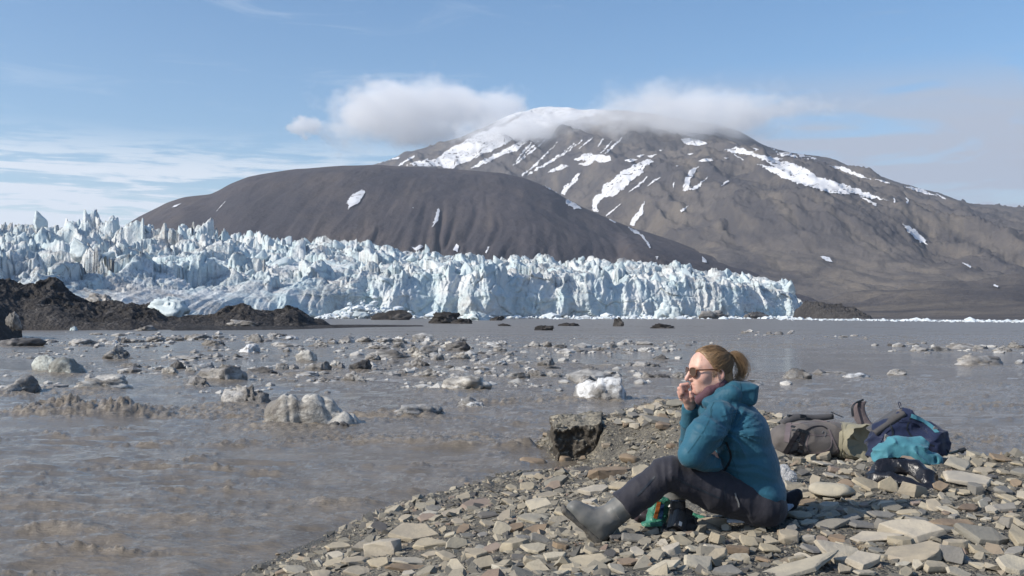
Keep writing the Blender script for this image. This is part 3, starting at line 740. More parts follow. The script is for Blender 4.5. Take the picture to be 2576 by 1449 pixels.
for a in [(1288, 3.0, .95), (2576, 3.0, .85), (500, 3.6, .55), (200, 5.0, .0), (2000, 2.6, .9), (3200, 3.5, .85), (3300, 6.4, .85), (-100, 7.0, -.5), (300, 7.4, -.25), (700, 8.5, -.22), (1000, 11, -.3), (1200, 13.0, -.35), (1330, 14.5, -.4), (1500, 18, -.5), (1700, 18, -.5), (1900, 16.5, -.4), (2060, 14.8, -.3), (2110, 13.2, -.15), (2180, 11.6, -.1), (1960, 12.3, .48), (2040, 10.5, .56), (2020, 9.0, .66), (2100, 9.0, .60),
          (2200, 8.0, .42), (2400, 8.2, .36), (2600, 8.2, .34), (2300, 9.6, -.1), (2576, 9.6, -.1), (2200, 13, -.5), (2576, 12, -.5), (3300, 9.5, -.1), (3200, 12.5, -.5), (500, 11, -.5), (900, 16, -.6), (1380, 12.9, .0), (1420, 13.4, .3), (1545, 12.2, .40), (1530, 12.6, .41), (1580, 12.0, .43), (1620, 11.6, .42), (1550, 12.0, .40), (1540, 11.75, .30), (1528, 11.3, .14), (1570, 11.4, .30)]: cd(*a)
CT = np.array(CTRL)
EXR = W(1514, 1100, 12.05).x
def _tps(r2): return np.where(r2 > 1e-12, 0.5 * r2 * np.log(np.maximum(r2, 1e-12)), 0)
_n = len(CT)
_A = np.zeros((_n + 3, _n + 3)); _d2 = ((CT[:, None, :2] - CT[None, :, :2]) ** 2).sum(-1)
_A[:_n, :_n] = _tps(_d2) + np.eye(_n) * 0.02; _A[:_n, _n] = 1; _A[:_n, _n + 1:] = CT[:, :2]; _A[_n, :_n] = 1; _A[_n + 1:, :_n] = CT[:, :2].T
_S = np.linalg.solve(_A, np.concatenate([CT[:, 2], np.zeros(3)]))
def ground_z(x, y, rough=True):
    x = np.asarray(x, float); y = np.asarray(y, float); sh = x.shape
    x = x.ravel(); y = y.ravel(); out = np.empty_like(x)
    for i in range(0, len(x), 20000):
        a, b = x[i:i + 20000], y[i:i + 20000]
        out[i:i + 20000] = _tps((a[:, None] - CT[None, :, 0]) ** 2 + (b[:, None] - CT[None, :, 1]) ** 2) @ _S[:_n] + _S[_n] + a * _S[_n + 1] + b * _S[_n + 2]
    fan_ = np.clip(.43 - .36 * np.clip(12.02 - y, 0, 2) - .20 * np.clip(x - EXR - .5, 0, 3), -1, 1); wf = sst(x, EXR - .10, EXR + .04) * (1 - sst(y, 13.0, 13.8)) * sst(y, 10.6, 11.2) * (1 - sst(x, EXR + 1.0, EXR + 1.6))
    out = out + wf * np.maximum(fan_ - out, 0)
    if rough: out = out + 0.018 * fbm(x * 1.7, y * 1.7, 2.0, 4) + 0.008 * fbm(x * 7, y * 7, 1.0, 3)
    return out.reshape(sh)
_dd = np.arange(2.6, 19, 0.012)
def top_z(x, y):
    z = ground_z(x, y); b = (x > W(1400, 1100, 12.05).x) & (x < W(1515, 1100, 12.05).x + .1 * (y - 12)) & (y > 12.05) & (y < 13.3)
    return np.where(b, np.maximum(z, .40), z)
def on_ground(px, py):
    rx, rz = ray(px, py)
    z = top_z(rx * _dd, _dd); below = CAMZ + rz * _dd < z
    i = int(np.argmax(below)) if below.any() else len(_dd) - 1
    d = _dd[i]
    return Vector((rx * d, d, float(z[i])))
m = Mat('gravel ground', 0.95, 0.1)
a = m.noise(1.3, 6, 0.6); b = m.noise(24, 5, 0.7); vcol = m.voro(55, out='Color')
sepc = m.n('ShaderNodeSeparateColor'); m.L(vcol, sepc.inputs[0])
c = m.mix(m.rng(a, 0.35, 0.65), (0.105, 0.098, 0.084), (0.170, 0.157, 0.128))
c = m.mix(m.mth('MULTIPLY', m.rng(sepc.outputs[0], 0.3, 1.0), 0.6), c, (0.29, 0.262, 0.205))
c = m.mix(m.rng(sepc.outputs[1], 0.72, 0.95), c, (0.085, 0.082, 0.078))
c = m.mix(m.rng(b, 0.55, 0.8), c, (0.09, 0.085, 0.075))
at = m.n('ShaderNodeNewGeometry'); sp = m.n('ShaderNodeSeparateXYZ'); m.L(at.outputs['Position'], sp.inputs[0])
wet = m.rng(sp.outputs[2], 0.085, 0.015)
c = m.mix(m.mth('MULTIPLY', wet, 0.65), c, (0.055, 0.05, 0.042))
m.color(c); m.rough(m.rng(wet, 0, 1, 0.95, 0.35))
n1 = m.bump(m.voro(55), 0.9, 0.014); m.bump(m.voro(130), 0.7, 0.006, n1)
M_GROUND = m.m
gxs = np.concatenate([np.arange(-6, 6.6, 0.045), np.arange(6.6, 12, .25)]); gys = np.concatenate([np.arange(1.4, 9, 0.045), np.arange(9, 19.5, .09)])
GX, GY = np.meshgrid(gxs, gys)
ground = obj_np('gravel_bank', np.stack([GX, GY, ground_z(GX, GY)], -1).reshape(-1, 3), grid_faces(*GX.shape), M_GROUND)
ground['kind'] = 'structure'
# ================================================================== floating ice positions (needed for the eddies in the water)
ICE = []        # px, py(centre), w, h, tone, name hint   (2576-wide pixels)
def ice(px, py, w, h, tone='grey', label=None): ICE.append((px, py, w, h, tone, label))
def z1(x, y, w, h, tone='grey', label=None): ice(x / 3, 483 + y / 3, w / 3, h / 3, tone, label)
def z2(x, y, w, h, tone='grey', label=None): ice(858.6 + x / 3, 483 + y / 3, w / 3, h / 3, tone, label)
ice(775, 1040, 186, 74, 'pale', 'biggest pale ice block, grooved and rounded, stranded in the brown rapids')
ice(845, 1074, 52, 20, 'dark', 'dark grey ice slab tucked under the end of the biggest grooved block')
ice(112, 916, 62, 46, 'clear', 'smooth greenish upright half of the split clear ice block by the muddy wave')
ice(163, 922, 78, 46, 'clear', 'cracked sloping half of the split clear ice block by the muddy wave')
ice(295, 889, 66, 38, 'dirty', 'pyramid of dirty crumbling ice with a white frosty tip')
ice(248, 965, 116, 42, 'pale', 'long low ice block split by a dark undercut, upstream of the mud boil')
ice(26, 972, 92, 50, 'grey', 'grey sloping ice block cut by the frame edge beside the mud boil')
ice(612, 996, 104, 56, 'half', 'tilted ice block, pale slab face and muddy dark flank, splashing')
ice(1170, 966, 112, 42, 'pale', 'long pale ice block with fluted sides in mid stream')
ice(1512, 981, 112, 64, 'white', 'whitest chunky ice block near the gravel spur, full of hollows')
ice(1192, 1016, 72, 36, 'white', 'small white ice dome with brown splash, alone near the rapids')
ice(1052, 1036, 108, 32, 'grey', 'low washed-over ice slab nearest the collapsed bank across the rapids')
ice(545, 942, 112, 42, 'grey', 'long grey ice block in front of two stacked pale lumps')
ice(487, 962, 100, 34, 'dirty', 'low speckled grey ice lump in front of the long stacked block')
ice(2005, 943, 66, 32, 'dirty', 'dark dirty ice lump floating beyond the woman in open water')
ice(2480, 908, 118, 32, 'half', 'long knobbly ice floe with dark hollows out in open water')
ice(2268, 939, 58, 20, 'grey', 'small grey ice hump floating beyond the grey backpack')
ice(2166, 946, 74, 16, 'white', 'flat white ice floe floating beyond the grey backpack')
ice(45, 862, 92, 24, 'dark', 'low dark ice ridge floating under the moraine cliff')
for q in [(600, 1135, 170, 50), (840, 1135, 95, 36, 'white'), (1160, 1108, 145, 52), (1020, 1122, 110, 30), (940, 1120, 70, 40, 'dark'), (1320, 1105, 120, 38), (1480, 1095, 165, 48), (1590, 1140, 180, 52), (1870, 1182, 155, 80, 'white'), (1930, 1105, 110, 66, 'dirty'), (1785, 1237, 75, 36, 'dirty'), (1370, 1256, 205, 42), (1325, 1310, 130, 86, 'dark'), (960, 1312, 150, 48), (1270, 1355, 120, 66, 'pale'), (1195, 1340, 70, 40, 'dirty'), (2165, 1156, 190, 36), (2400, 1150, 150, 46), (2505, 1122, 66, 42, 'dark'), (2310, 1240, 130, 96, 'pale'), (2390, 1318, 180, 80, 'dirty'), (1945, 1350, 225, 60, 'dark'), (2250, 1382, 260, 56), (2130, 1322, 90, 64), (2545, 1300, 110, 60, 'pale'), (1430, 1350, 80, 56, 'pale'), (1700, 1330, 150, 66, 'dirty'), (1540, 1315, 140, 56, 'white'), (2090, 1075, 130, 30), (1640, 1098, 60, 22, 'dark'), (370, 1122, 100, 26), (720, 1070, 90, 16, 'dirty'), (2340, 1112, 90, 26, 'white'), (2440, 1425, 180, 56), (2200, 1100, 90, 36, 'white')]: z1(*q)
for q in [(880, 1165, 210, 92, 'dark'), (740, 1142, 130, 50), (650, 1195, 125, 76, 'dirty'), (1070, 1216, 100, 24, 'dark'), (1150, 1147, 105, 30, 'white'), (1222, 1137, 62, 30, 'white'), (1462, 1150, 90, 50), (1545, 1150, 100, 48), (1645, 1166, 90, 34, 'dirty'), (1200, 1187, 84, 42), (1258, 1222, 90, 32), (1085, 1285, 140, 60, 'white'), (1195, 1290, 130, 52, 'white'), (1350, 1290, 95, 34), (555, 1290, 130, 84, 'dirty'), (630, 1300, 60, 46, 'dark'), (632, 1370, 200, 74), (470, 1362, 90, 46, 'half'), (236, 1250, 140, 66), (350, 1226, 250, 74), (590, 1230, 150, 56, 'pale'), (130, 1310, 170, 96, 'dark'), (90, 1402, 190, 96), (280, 1372, 170, 38), (892, 1336, 72, 32, 'dirty'), (812, 1320, 84, 28), (1330, 1390, 150, 60), (1460, 1372, 140, 60, 'half'), (1600, 1396, 140, 42, 'pale'), (1540, 1290, 125, 72, 'dirty'), (1612, 1330, 130, 36), (1900, 1332, 92, 30, 'dirty'), (1810, 1200, 115, 32), (1930, 1186, 110, 34), (2065, 1166, 62, 34), (2204, 1190, 62, 38, 'white'), (2314, 1192, 110, 44, 'white'), (2312, 1306, 180, 52), (2412, 1250, 92, 46, 'dark'), (2330, 1388, 130, 56, 'dirty'), (2430, 1396, 100, 48, 'dark'), (2535, 1386, 120, 58), (1848, 1422, 115, 72), (1935, 1412, 90, 40, 'white'), (2064, 1426, 100, 56, 'dirty'), (2290, 1141, 110, 26), (2180, 1137, 90, 20), (660, 1108, 64, 42, 'white'), (430, 1102, 100, 34, 'white'), (330, 1120, 110, 42), (440, 1128, 90, 36, 'dirty'), (165, 1112, 140, 46), (560, 1120, 70, 26), (900, 1110, 80, 30, 'dirty'), (830, 1150, 100, 56, 'pale'), (270, 1170, 180, 44), (410, 1162, 110, 42, 'dirty'), (720, 1250, 110, 60, 'grey'), (900, 1240, 140, 60, 'pale'), (820, 1258, 130, 24), (530, 1195, 130, 60, 'pale'), (1120, 1370, 100, 36), (1210, 1366, 40, 24, 'dirty'), (2040, 1310, 220, 22), (1740, 1300, 200, 24), (1000, 1345, 60, 22, 'dark')]: z2(*q)
for q in [(2330, 879, 60, 15), (2375, 878, 54, 15), (2432, 872, 70, 16), (2470, 874, 40, 12, 'dirty'), (2526, 878, 40, 16), (2560, 872, 46, 14, 'dirty'), (1960, 838, 22, 8), (2120, 846, 30, 6), (1935, 838, 12, 8, 'dirty'), (1874, 836, 22, 6), (2300, 866, 32, 6), (2100, 938, 50, 7), (2570, 912, 24, 14, 'white'), (1905, 963, 26, 7, 'white'), (1748, 860, 12, 7, 'white'), (2240, 867, 10, 6, 'dark')]: ice(*q)
def water_d(py): return CAMZ * FPX / max(py - HOR, 1.0)
ICE_W = np.array([(ray(a[0], a[1])[0] * water_d(a[1] + a[3] * .42), water_d(a[1] + a[3] * .42), a[2] / FPX * water_d(a[1] + a[3] * .42)) for a in ICE])
BOIL = (W(150, 1040, water_d(1046)).x, water_d(1046))
# ================================================================== WATER
wpx = np.linspace(-260, 2840, 700)
wpy = np.concatenate([np.arange(1600, 1160, -2.3), np.arange(1160, 830, -1.6), np.arange(830, 796.2, -0.9), [795.8, 795.4, 795.1]])
wd = CAMZ * FPX / (wpy - HOR)
wX = (wpx - CX)[None, :] / FPX * wd[:, None]; wY = np.broadcast_to(wd[:, None], wX.shape).copy()
dstep = np.abs(np.gradient(wd))[:, None]
def octv(lx, ly, seed, fn=pn):
    fade = np.clip(1.6 - 1.5 * dstep / ly, 0, 1)
    return fade * fn(wX / lx + 0.35 * wY / ly * 0.4, wY / ly, seed)
turb = sst(fbm(wX / 7.5, wY / 3.6, 3.3, 4), -0.12, 0.34)
zone = sst(wY, 11.5, 15.0) * (1 - sst(wX, 3.0, 9.0) * 0.5 * (1 - sst(wY, 40, 60))) * (1 - 0.55 * sst(wY, 70, 110))
turb = turb * (0.22 + 0.78 * zone)
eddy = np.zeros_like(wX)
for x, y, w in ICE_W[ICE_W[:, 1] < 60]:
    eddy = np.maximum(eddy, np.exp(-(((wX - x + .25 * w) / (0.85 * w + .1)) ** 2 + ((wY - y + 0.25 * w) / (0.75 * w + .1)) ** 2)))
turb = np.clip(turb + eddy * 0.75, 0, 1)
crest = (1 - np.abs(octv(1.9, .55, 5.0))) ** 2 - 0.45
crest2 = (1 - np.abs(octv(.75, .24, 15.0))) ** 2 - 0.45
wz = 0.020 * octv(3.0, 1.3, 1.0) + 0.075 * crest * (.35 + .65 * sst(fbm(wX / 4, wY / 2.2, 9, 3), -.25, .25)) * np.clip(1.6 - 1.5 * dstep / .62, 0, 1) + 0.030 * crest2 * (.4 + .6 * sst(fbm(wX / 3, wY / 1.5, 19, 3), -.2, .3)) * np.clip(1.6 - 1.5 * dstep / .27, 0, 1)
calm = sst(fbm(wX / 5.5, wY / 1.7, 33, 3), .0, .3) * (1 - turb)
wz = wz * (1 - .55 * calm)
wz = wz + (1 - .8 * calm) * (0.020 * octv(.50, .19, 2.0) + 0.010 * octv(.22, .10, 4.0) + 0.014 * ((1 - np.abs(octv(.42, .15, 22.0))) ** 4 - .3) * np.clip(1.6 - 1.5 * dstep / .15, 0, 1))
lmask = sst(fbm(wX / 2.4, wY / 1.5, 51, 3), -.12, .22) * (1 - .6 * calm)
line = (1 - np.abs(octv(2.8, .85, 61.0) + .10 * pn(wX / .5, wY / .4, 3))) ** 16 * lmask * np.clip(1.6 - 1.5 * dstep / .30, 0, 1)
wz = wz + line * (.035 + .075 * (rdg(wX / .16, wY / .13, 71, 3) - .4))
choppy = rdg(wX / .30, wY / .24, 6.0, 5, .58) - 0.55
wz = wz + turb * (0.15 * choppy + 0.045 * octv(.13, .11, 12.0)) * np.clip(1.7 - 1.2 * dstep / .35, 0.15, 1) 
wz = wz + turb * 0.06 * fbm(wX / 1.1, wY / .9, 3.0, 2) * sst(wY, 10, 14)
wz = wz + eddy * 0.05
bo = np.exp(-(((wX - BOIL[0]) / .95) ** 2 + ((wY - BOIL[1] - .3) / .75) ** 2))
bo2 = np.exp(-(((wX - BOIL[0] - 1.1) / .5) ** 2 + ((wY - BOIL[1] - .2) / .5) ** 2))
lump = rdg(wX / .5, wY / .45, 3.0, 6, .62) - .45
wz = wz + bo * (0.17 + 0.34 * lump) + bo2 * (0.12 + .32 * lump)
turb = np.clip(turb + bo + bo2, 0, 1)
# two standing breakers and one off the corner of the collapsed bank
for bx, by, bw, ba in ((1310, 1128, .5, .13), (1140, 1122, .8, .07), (830, 1275, .4, .07), (120, 1338, .7, .06), (60, 1255, .4, .05), (1010, 1118, 1.2, .07), (560, 1300, .6, .04)):
    dd = water_d(by); xx = ray(bx, by)[0] * dd
    e = np.exp(-(((wX - xx) / bw) ** 2 + ((wY - dd - .12 * np.sin(wX * 3)) / .16) ** 2))
    wz = wz + ba * e * (0.7 + 0.9 * (rdg(wX / .3, wY / .3, 8.0, 3) - .4)); turb = np.clip(turb + e * .8, 0, 1)
gz = ground_z(np.clip(wX, -6, 11), np.clip(wY, 1.5, 19), False)
shore = np.where((wY < 19) & (wX > -6), sst(gz, -0.07, 0.01), 0)
wz = wz * (1 - 0.8 * shore)
far = sst(wY, 160, 320)
wz = wz * (1 - far)
foam = np.clip(turb * (0.25 + 1.0 * sst(choppy, -0.1, 0.3)) + 0.35 * eddy + .75 * line, 0, 1) * (1 - far)
m = Mat('silty melt water', 0.1, 0.5)
m.b.inputs['IOR'].default_value = 1.333
fo = m.attr('foam').outputs['Fac']
gr = m.noise(9.0, 6, 0.7); g2 = m.noise(0.9, 5, 0.6)
c = m.mix(m.rng(g2, 0.35, 0.65), (0.150, 0.127, 0.098), (0.196, 0.166, 0.128))
c = m.mix(m.mth('MULTIPLY', fo, m.rng(gr, 0.42, 0.72)), c, (0.37, 0.325, 0.265))
c = m.mix(m.mth('MULTIPLY', m.mth('MULTIPLY', fo, 0.55), m.rng(m.noise(3.1, 5, .6), .5, .75)), c, (0.25, 0.195, 0.135))
fl_ = m.noise(1.0, 5, .7, v=m.map((16, 34, 16)), dist=.4)
c = m.mix(m.mth('MULTIPLY', m.rng(fl_, .56, .70), .45), c, (0.33, 0.29, 0.235))
c = m.mix(m.mth('MULTIPLY', m.rng(fl_, .45, .33), .45), c, (0.085, 0.070, 0.054))
m.color(c)
m.rough(m.mth('ADD', m.rng(m.mth('MULTIPLY', fo, m.rng(gr, 0.3, 0.7)), 0.05, 0.7, 0.06, 0.6), m.mth('MULTIPLY', m.attr('unresolved').outputs['Fac'], 0.24)))
nb = m.bump(m.noise(1.0, 5, 0.62, v=m.map((1.1, 2.6, 1.0))), 0.35, 0.06)
nb = m.bump(m.noise(1.0, 5, 0.62, v=m.map((6.0, 14.0, 7.0)), dist=.5), 0.45, 0.03, nb)
m.bump(m.noise(1.0, 6, 0.66, v=m.map((10, 24, 10)), dist=.6), 0.55, 0.026, nb)
M_WATER = m.m
water = obj_np('water', np.stack([wX, wY, wz], -1).reshape(-1, 3), grid_faces(*wX.shape), M_WATER, attrs={'foam': foam.reshape(-1), 'unresolved': sst(wY, 22, 110).reshape(-1)})
water['kind'] = 'structure'
# sea bed / far skirt so that the sheet goes on to the horizon beside the frame
sk = obj_np('seabed', [(-9000, -400, -3.0), (9000, -400, -3.0), (9000, 9000, -3.0), (-9000, 9000, -3.0)], [[0, 1, 2, 3]], M_MORAINE); sk['kind'] = 'structure'
# ================================================================== AIR
hm = bpy.data.materials.new('haze'); hm.use_nodes = True; ht = hm.node_tree; ht.nodes.clear()
ho = ht.nodes.new('ShaderNodeOutputMaterial'); hv = ht.nodes.new('ShaderNodeVolumePrincipled')
hv.inputs['Color'].default_value = (0.80, 0.88, 1.0, 1); hv.inputs['Density'].default_value = 0.000055; hv.inputs['Anisotropy'].default_value = 0.2
ht.links.new(hv.outputs[0], ho.inputs['Volume'])
hb = np.array([[x, y, z] for x in (-9500, 9500) for y in (-600, 9500) for z in (-4.5, 1190)], float)
haze = obj_np('haze', hb, [[0, 1, 3, 2], [4, 6, 7, 5], [0, 4, 5, 1], [2, 3, 7, 6], [0, 2, 6, 4], [1, 5, 7, 3]], hm, smooth=False)
haze['kind'] = 'stuff'
# ================================================================== CLOUDS
def cloud(px, py, w, h, d, depth, dens, label, seed=0.0, sc=1.0, thr=0.0, wid=0.75, col=(1, 1, 1), group=None):
    c = W(px, py, d); rx, rz = w / 2 / FPX * d, h / 2 / FPX * d
    k = 1.45
    B = np.array([[x, y, z] for x in (-1, 1) for y in (-1, 1) for z in (-1, 1)]) * [rx * k, depth / 2 * k, rz * k]
    F = [[0, 1, 3, 2], [4, 6, 7, 5], [0, 4, 5, 1], [2, 3, 7, 6], [0, 2, 6, 4], [1, 5, 7, 3]]
    m = bpy.data.materials.new('cloud vapour'); m.use_nodes = True; t = m.node_tree; t.nodes.clear()
    N = t.nodes.new; L = t.links.new
    out = N('ShaderNodeOutputMaterial'); vol = N('ShaderNodeVolumePrincipled')
    vol.inputs['Color'].default_value = (*col, 1); vol.inputs['Anisotropy'].default_value = -0.35
    L(vol.outputs[0], out.inputs['Volume'])
    tc = N('ShaderNodeTexCoord')
    mp = N('ShaderNodeMapping'); mp.inputs['Scale'].default_value = (1 / rx, 2 / depth, 1 / rz); L(tc.outputs['Object'], mp.inputs[0])
    ln = N('ShaderNodeVectorMath'); ln.operation = 'LENGTH'; L(mp.outputs[0], ln.inputs[0])
    no = N('ShaderNodeTexNoise'); no.inputs['Scale'].default_value = sc / rz * 1.1; no.inputs['Detail'].default_value = 5; no.inputs['Roughness'].default_value = 0.6
    mp2 = N('ShaderNodeMapping'); mp2.inputs['Location'].default_value = (seed * 1000, 0, seed * 300); mp2.inputs['Scale'].default_value = (0.75, 0.75, 1.0); L(tc.outputs['Object'], mp2.inputs[0]); L(mp2.outputs[0], no.inputs['Vector'])
    def mm(op, a, b):
        n = N('ShaderNodeMath'); n.operation = op
        for i, v in enumerate((a, b)):
            if isinstance(v, (int, float)): n.inputs[i].default_value = v
            else: L(v, n.inputs[i])
        return n.outputs[0]
    e = mm('SUBTRACT', 1.0, ln.outputs['Value'])
    f = mm('ADD', e, mm('MULTIPLY', mm('SUBTRACT', no.outputs['Fac'], 0.5), 2.3))
    mr = N('ShaderNodeMapRange'); mr.clamp = True; mr.interpolation_type = 'SMOOTHSTEP'; L(f, mr.inputs[0])
    for i, v in enumerate((thr, thr + wid, 0.0, dens)): mr.inputs[i + 1].default_value = v
    L(mr.outputs[0], vol.inputs['Density'])
    o = obj_np('cloud', B, F, m, smooth=False); o.location = c
    tag(o, label, 'cloud', group)
    return o
cloud(1050, 285, 640, 200, 6200, 900, 0.007, 'big white cumulus cloud drifting beside the snowy summit', 0.3, 1.0, 0.12, 0.42)
cloud(765, 318, 92, 62, 6200, 300, 0.013, 'small round cloud puff detached from the big cumulus', 1.7, 1.0, 0.1, .4)
cloud(1090, 345, 420, 60, 6100, 500, 0.004, 'thin ragged cloud layer hanging under the big cumulus', 2.9)
cloud(1400, 332, 620, 100, 4600, 500, 0.010, 'low cloud bank draped across the snowfield below the summit', 4.1, 1.0)
cloud(1730, 295, 560, 170, 4150, 600, 0.008, 'grey cloud cap sitting on the mountain shoulder', 5.2)
cloud(1850, 270, 640, 70, 4900, 500, 0.003, 'thin grey cloud trailing off the mountain shoulder', 6.6)
# ================================================================== STONES
m = Mat('sandstone', 0.92, 0.15)
oi = m.n('ShaderNodeObjectInfo')
off = m.n('ShaderNodeVectorMath'); off.operation = 'MULTIPLY_ADD'; m.L(oi.outputs['Random'], off.inputs[0]); off.inputs[1].default_value = (37, 53, 71); m.L(m.v, off.inputs[2])
v = off.outputs[0]
a = m.noise(6, 5, 0.6, v); b = m.noise(60, 5, 0.7, v); sp_ = m.noise(14, 6, 0.65, v)
c = m.mix(m.rng(a, 0.35, 0.68), m.mix(1.0, oi.outputs['Color'], (0.84, 0.83, 0.84), 'MULTIPLY'), m.mix(1.0, oi.outputs['Color'], (1.10, 1.06, 1.0), 'MULTIPLY'))
c = m.mix(m.mth('MULTIPLY', m.rng(b, 0.5, 0.8), 0.35), c, m.mix(1.0, oi.outputs['Color'], (0.62, 0.60, 0.58), 'MULTIPLY'))
c = m.mix(m.mth('MULTIPLY', m.rng(sp_, 0.62, 0.78), 0.35), c, (0.27, 0.205, 0.14))
m.color(c)
n1 = m.bump(m.noise(22, 7, 0.65, v), 0.55, 0.012); m.bump(m.noise(140, 3, 0.6, v), 0.5, 0.0022, n1)
M_STONE = m.m
m = Mat('shingle', 0.93, 0.15)
sa = m.attr('shade').outputs['Fac']
cr = m.n('ShaderNodeValToRGB'); m.L(sa, cr.inputs[0]); e = cr.color_ramp.elements
stops = [(0.0, (0.085, 0.083, 0.08)), (0.25, (0.155, 0.145, 0.125)), (0.5, (0.25, 0.227, 0.18)), (0.8, (0.36, 0.322, 0.248)), (0.93, (0.28, 0.225, 0.165)), (0.97, (0.21, 0.155, 0.125)), (1.0, (0.42, 0.39, 0.32))]
while len(e) < len(stops): e.new(0.5)
for q, (p_, cc) in zip(e, stops): q.position = p_; q.color = (*cc, 1)
m.color(m.mix(m.mth('MULTIPLY', m.rng(m.noise(50, 4, .65), .45, .75), 0.4), cr.outputs[0], (0.10, 0.095, 0.085)))
m.bump(m.noise(120, 4, 0.65), 0.4, 0.004)
M_SHINGLE = m.m
STONE_COL = {'buff': (0.365, 0.325, 0.248), 'pale': (0.43, 0.395, 0.318), 'grey': (0.235, 0.228, 0.205), 'dark': (0.125, 0.122, 0.118), 'brown': (0.265, 0.208, 0.150), 'rust': (0.25, 0.195, 0.142), 'pink': (0.285, 0.232, 0.190)}
def stone_mesh(seed, lx, ly, t, shape='slab', bev=True):
    r = random.Random(seed)
    bm = bmesh.new()
    if shape == 'boulder':
        bmesh.ops.create_icosphere(bm, subdivisions=3, radius=1)
        rr = np.random.RandomState(seed)
        pl = [(lambda n: n / np.linalg.norm(n))(rr.normal(size=3)) for _ in range(9)]; ds = rr.uniform(.6, .9, 9)
        for vv in bm.verts:
            p = np.array(vv.co[:])
            for n, d in zip(pl, ds):
                e_ = p @ n - d
                if e_ > 0: p = p - n * e_ * 0.92
            vv.co = Vector((p[0] * lx / 2, p[1] * ly / 2, p[2] * t / 2)) * (1 + 0.05 * mnoise.noise(Vector(p) * 3 + Vector((seed % 91, 0, 0))))
    else:
        n = r.randint(5, 8)
        ang = sorted((i + r.uniform(-.34, .34)) * 2 * math.pi / n for i in range(n))
        rad = [r.uniform(.56, 1.08) for _ in range(n)]
        sl = r.uniform(-.14, .14); sl2 = r.uniform(-.14, .14)
        pts = []
        for a_, q in zip(ang, rad):
            x, y = math.cos(a_) * q, math.sin(a_) * q
            ti = r.uniform(.80, .99); bo_ = r.uniform(.86, 1.02)
            zt = t / 2 * (1 + r.uniform(-.16, .16)) + sl * x * t + sl2 * y * t
            pts.append((x * ti * lx / 2, y * ti * ly / 2, zt)); pts.append((x * bo_ * lx / 2, y * bo_ * ly / 2, -t / 2 * r.uniform(.7, 1.1)))
            if r.random() < .6: pts.append((x * lx / 2 * 1.03, y * ly / 2 * 1.03, t * r.uniform(-.3, .2)))
        if shape == 'wedge':
            pts = [(x, y, z * (0.35 + 1.1 * (x / lx + .5))) for x, y, z in pts]
        vs = [bm.verts.new(p) for p in pts]
        res = bmesh.ops.convex_hull(bm, input=vs)
        bmesh.ops.delete(bm, geom=[g for g in res['geom_interior'] if isinstance(g, bmesh.types.BMVert)], context='VERTS')
        bmesh.ops.dissolve_limit(bm, angle_limit=math.radians(7), verts=bm.verts, edges=bm.edges)
        if bev:
            try: bmesh.ops.bevel(bm, geom=[e_ for e_ in bm.edges if e_.calc_face_angle(0) > .35], offset=min(.007, .03 * min(lx, ly), .15 * t), segments=2, profile=.6, affect='EDGES', clamp_overlap=True)
            except Exception: pass
            bmesh.ops.triangulate(bm, faces=bm.faces)
            bmesh.ops.subdivide_edges(bm, edges=[e_ for e_ in bm.edges if e_.calc_length() > .12 * lx], cuts=1)
            for vv in bm.verts:
                p = vv.co
                vv.co = p + Vector((mnoise.noise(p * 24 + Vector((seed % 97, 0, 0))), mnoise.noise(p * 24 + Vector((0, seed % 83, 0))), mnoise.noise(p * 16 + Vector((0, 0, seed % 71))))) * min(.006, .02 * lx)
    me = bpy.data.meshes.new('stone'); bm.to_mesh(me); bm.free()
    me.materials.append(M_STONE)
    for p in me.polygons: p.use_smooth = shape == 'boulder'
    return me
STONES = []     # (px, py, w, h, tone, shape, label)
def s5(x, y, w, h, tone='buff', shape='slab', label=None, **k): STONES.append((858.6 + x / 3, 966 + y / 3, w / 3, h / 3, tone, shape, label, k))
def s6(x, y, w, h, tone='buff', shape='slab', label=None, **k): STONES.append((1717 + x / 3, 966 + y / 3, w / 3, h / 3, tone, shape, label, k))
s5(1440, 635, 205, 108, 'brown', 'boulder', 'rounded tan boulder at the waterline beside the collapsed bank')
s5(1450, 692, 190, 50, 'grey', label='grey slab wedged under the rounded tan boulder at the waterline')
s5(1710, 652, 110, 34, 'pink', label='thin pinkish plate propped against a slate grey slab below the collapsed bank')
s5(1838, 662, 165, 72, 'dark', label='slate grey upright slab below the collapsed bank', tilt=40)
s5(2182, 588, 160, 74, 'brown', 'boulder', label='layered brown stone on the gravel slope behind her knee')
s5(2035, 690, 345, 130, 'brown', label='biggest thick tan slab lying behind her shin', thick=.30, rz=.25)
s5(2270, 690, 230, 150, 'buff', label='long tilted slab partly hidden behind her shin', tilt=30, rz=.6)
s5(1600, 790, 150, 100, 'pink', label='thin pink plate leaning up against a grey slab by the waterline', tilt=45, rz=.5)
s5(1625, 755, 210, 95, 'grey', label='grey slab leaning behind the thin pink plate', tilt=35, rz=.4)
s5(1550, 852, 245, 62, 'buff', label='long buff slab lying below the leaning pink plate', rz=.2)
s5(1920, 812, 225, 92, 'pale', label='flat pale broken slab up the slope from the boot toe', tilt=10)
s5(2090, 785, 175, 80, 'buff', label='rough buff slab just behind her shin', tilt=12)
s5(1880, 905, 165, 72, 'pale', label='thick pale block touching the instep of her boot', thick=.35)
s5(1030, 925, 280, 88, 'pink', label='wide pinkish slab half sunk in shingle halfway to the water', tilt=4)
s5(650, 1015, 190, 82, 'pink', label='clean four-sided pink slab nearest the waterline', tilt=12)
s5(560, 1150, 430, 190, 'buff', label='largest stacked buff slab low on the waterward slope', tilt=16)
s5(310, 1270, 280, 160, 'pale', label='pale angular block on the waterward end of the slab pile', thick=.45)
s5(650, 1230, 300, 110, 'buff', label='broad buff plate resting on the waterward slab pile', tilt=8)
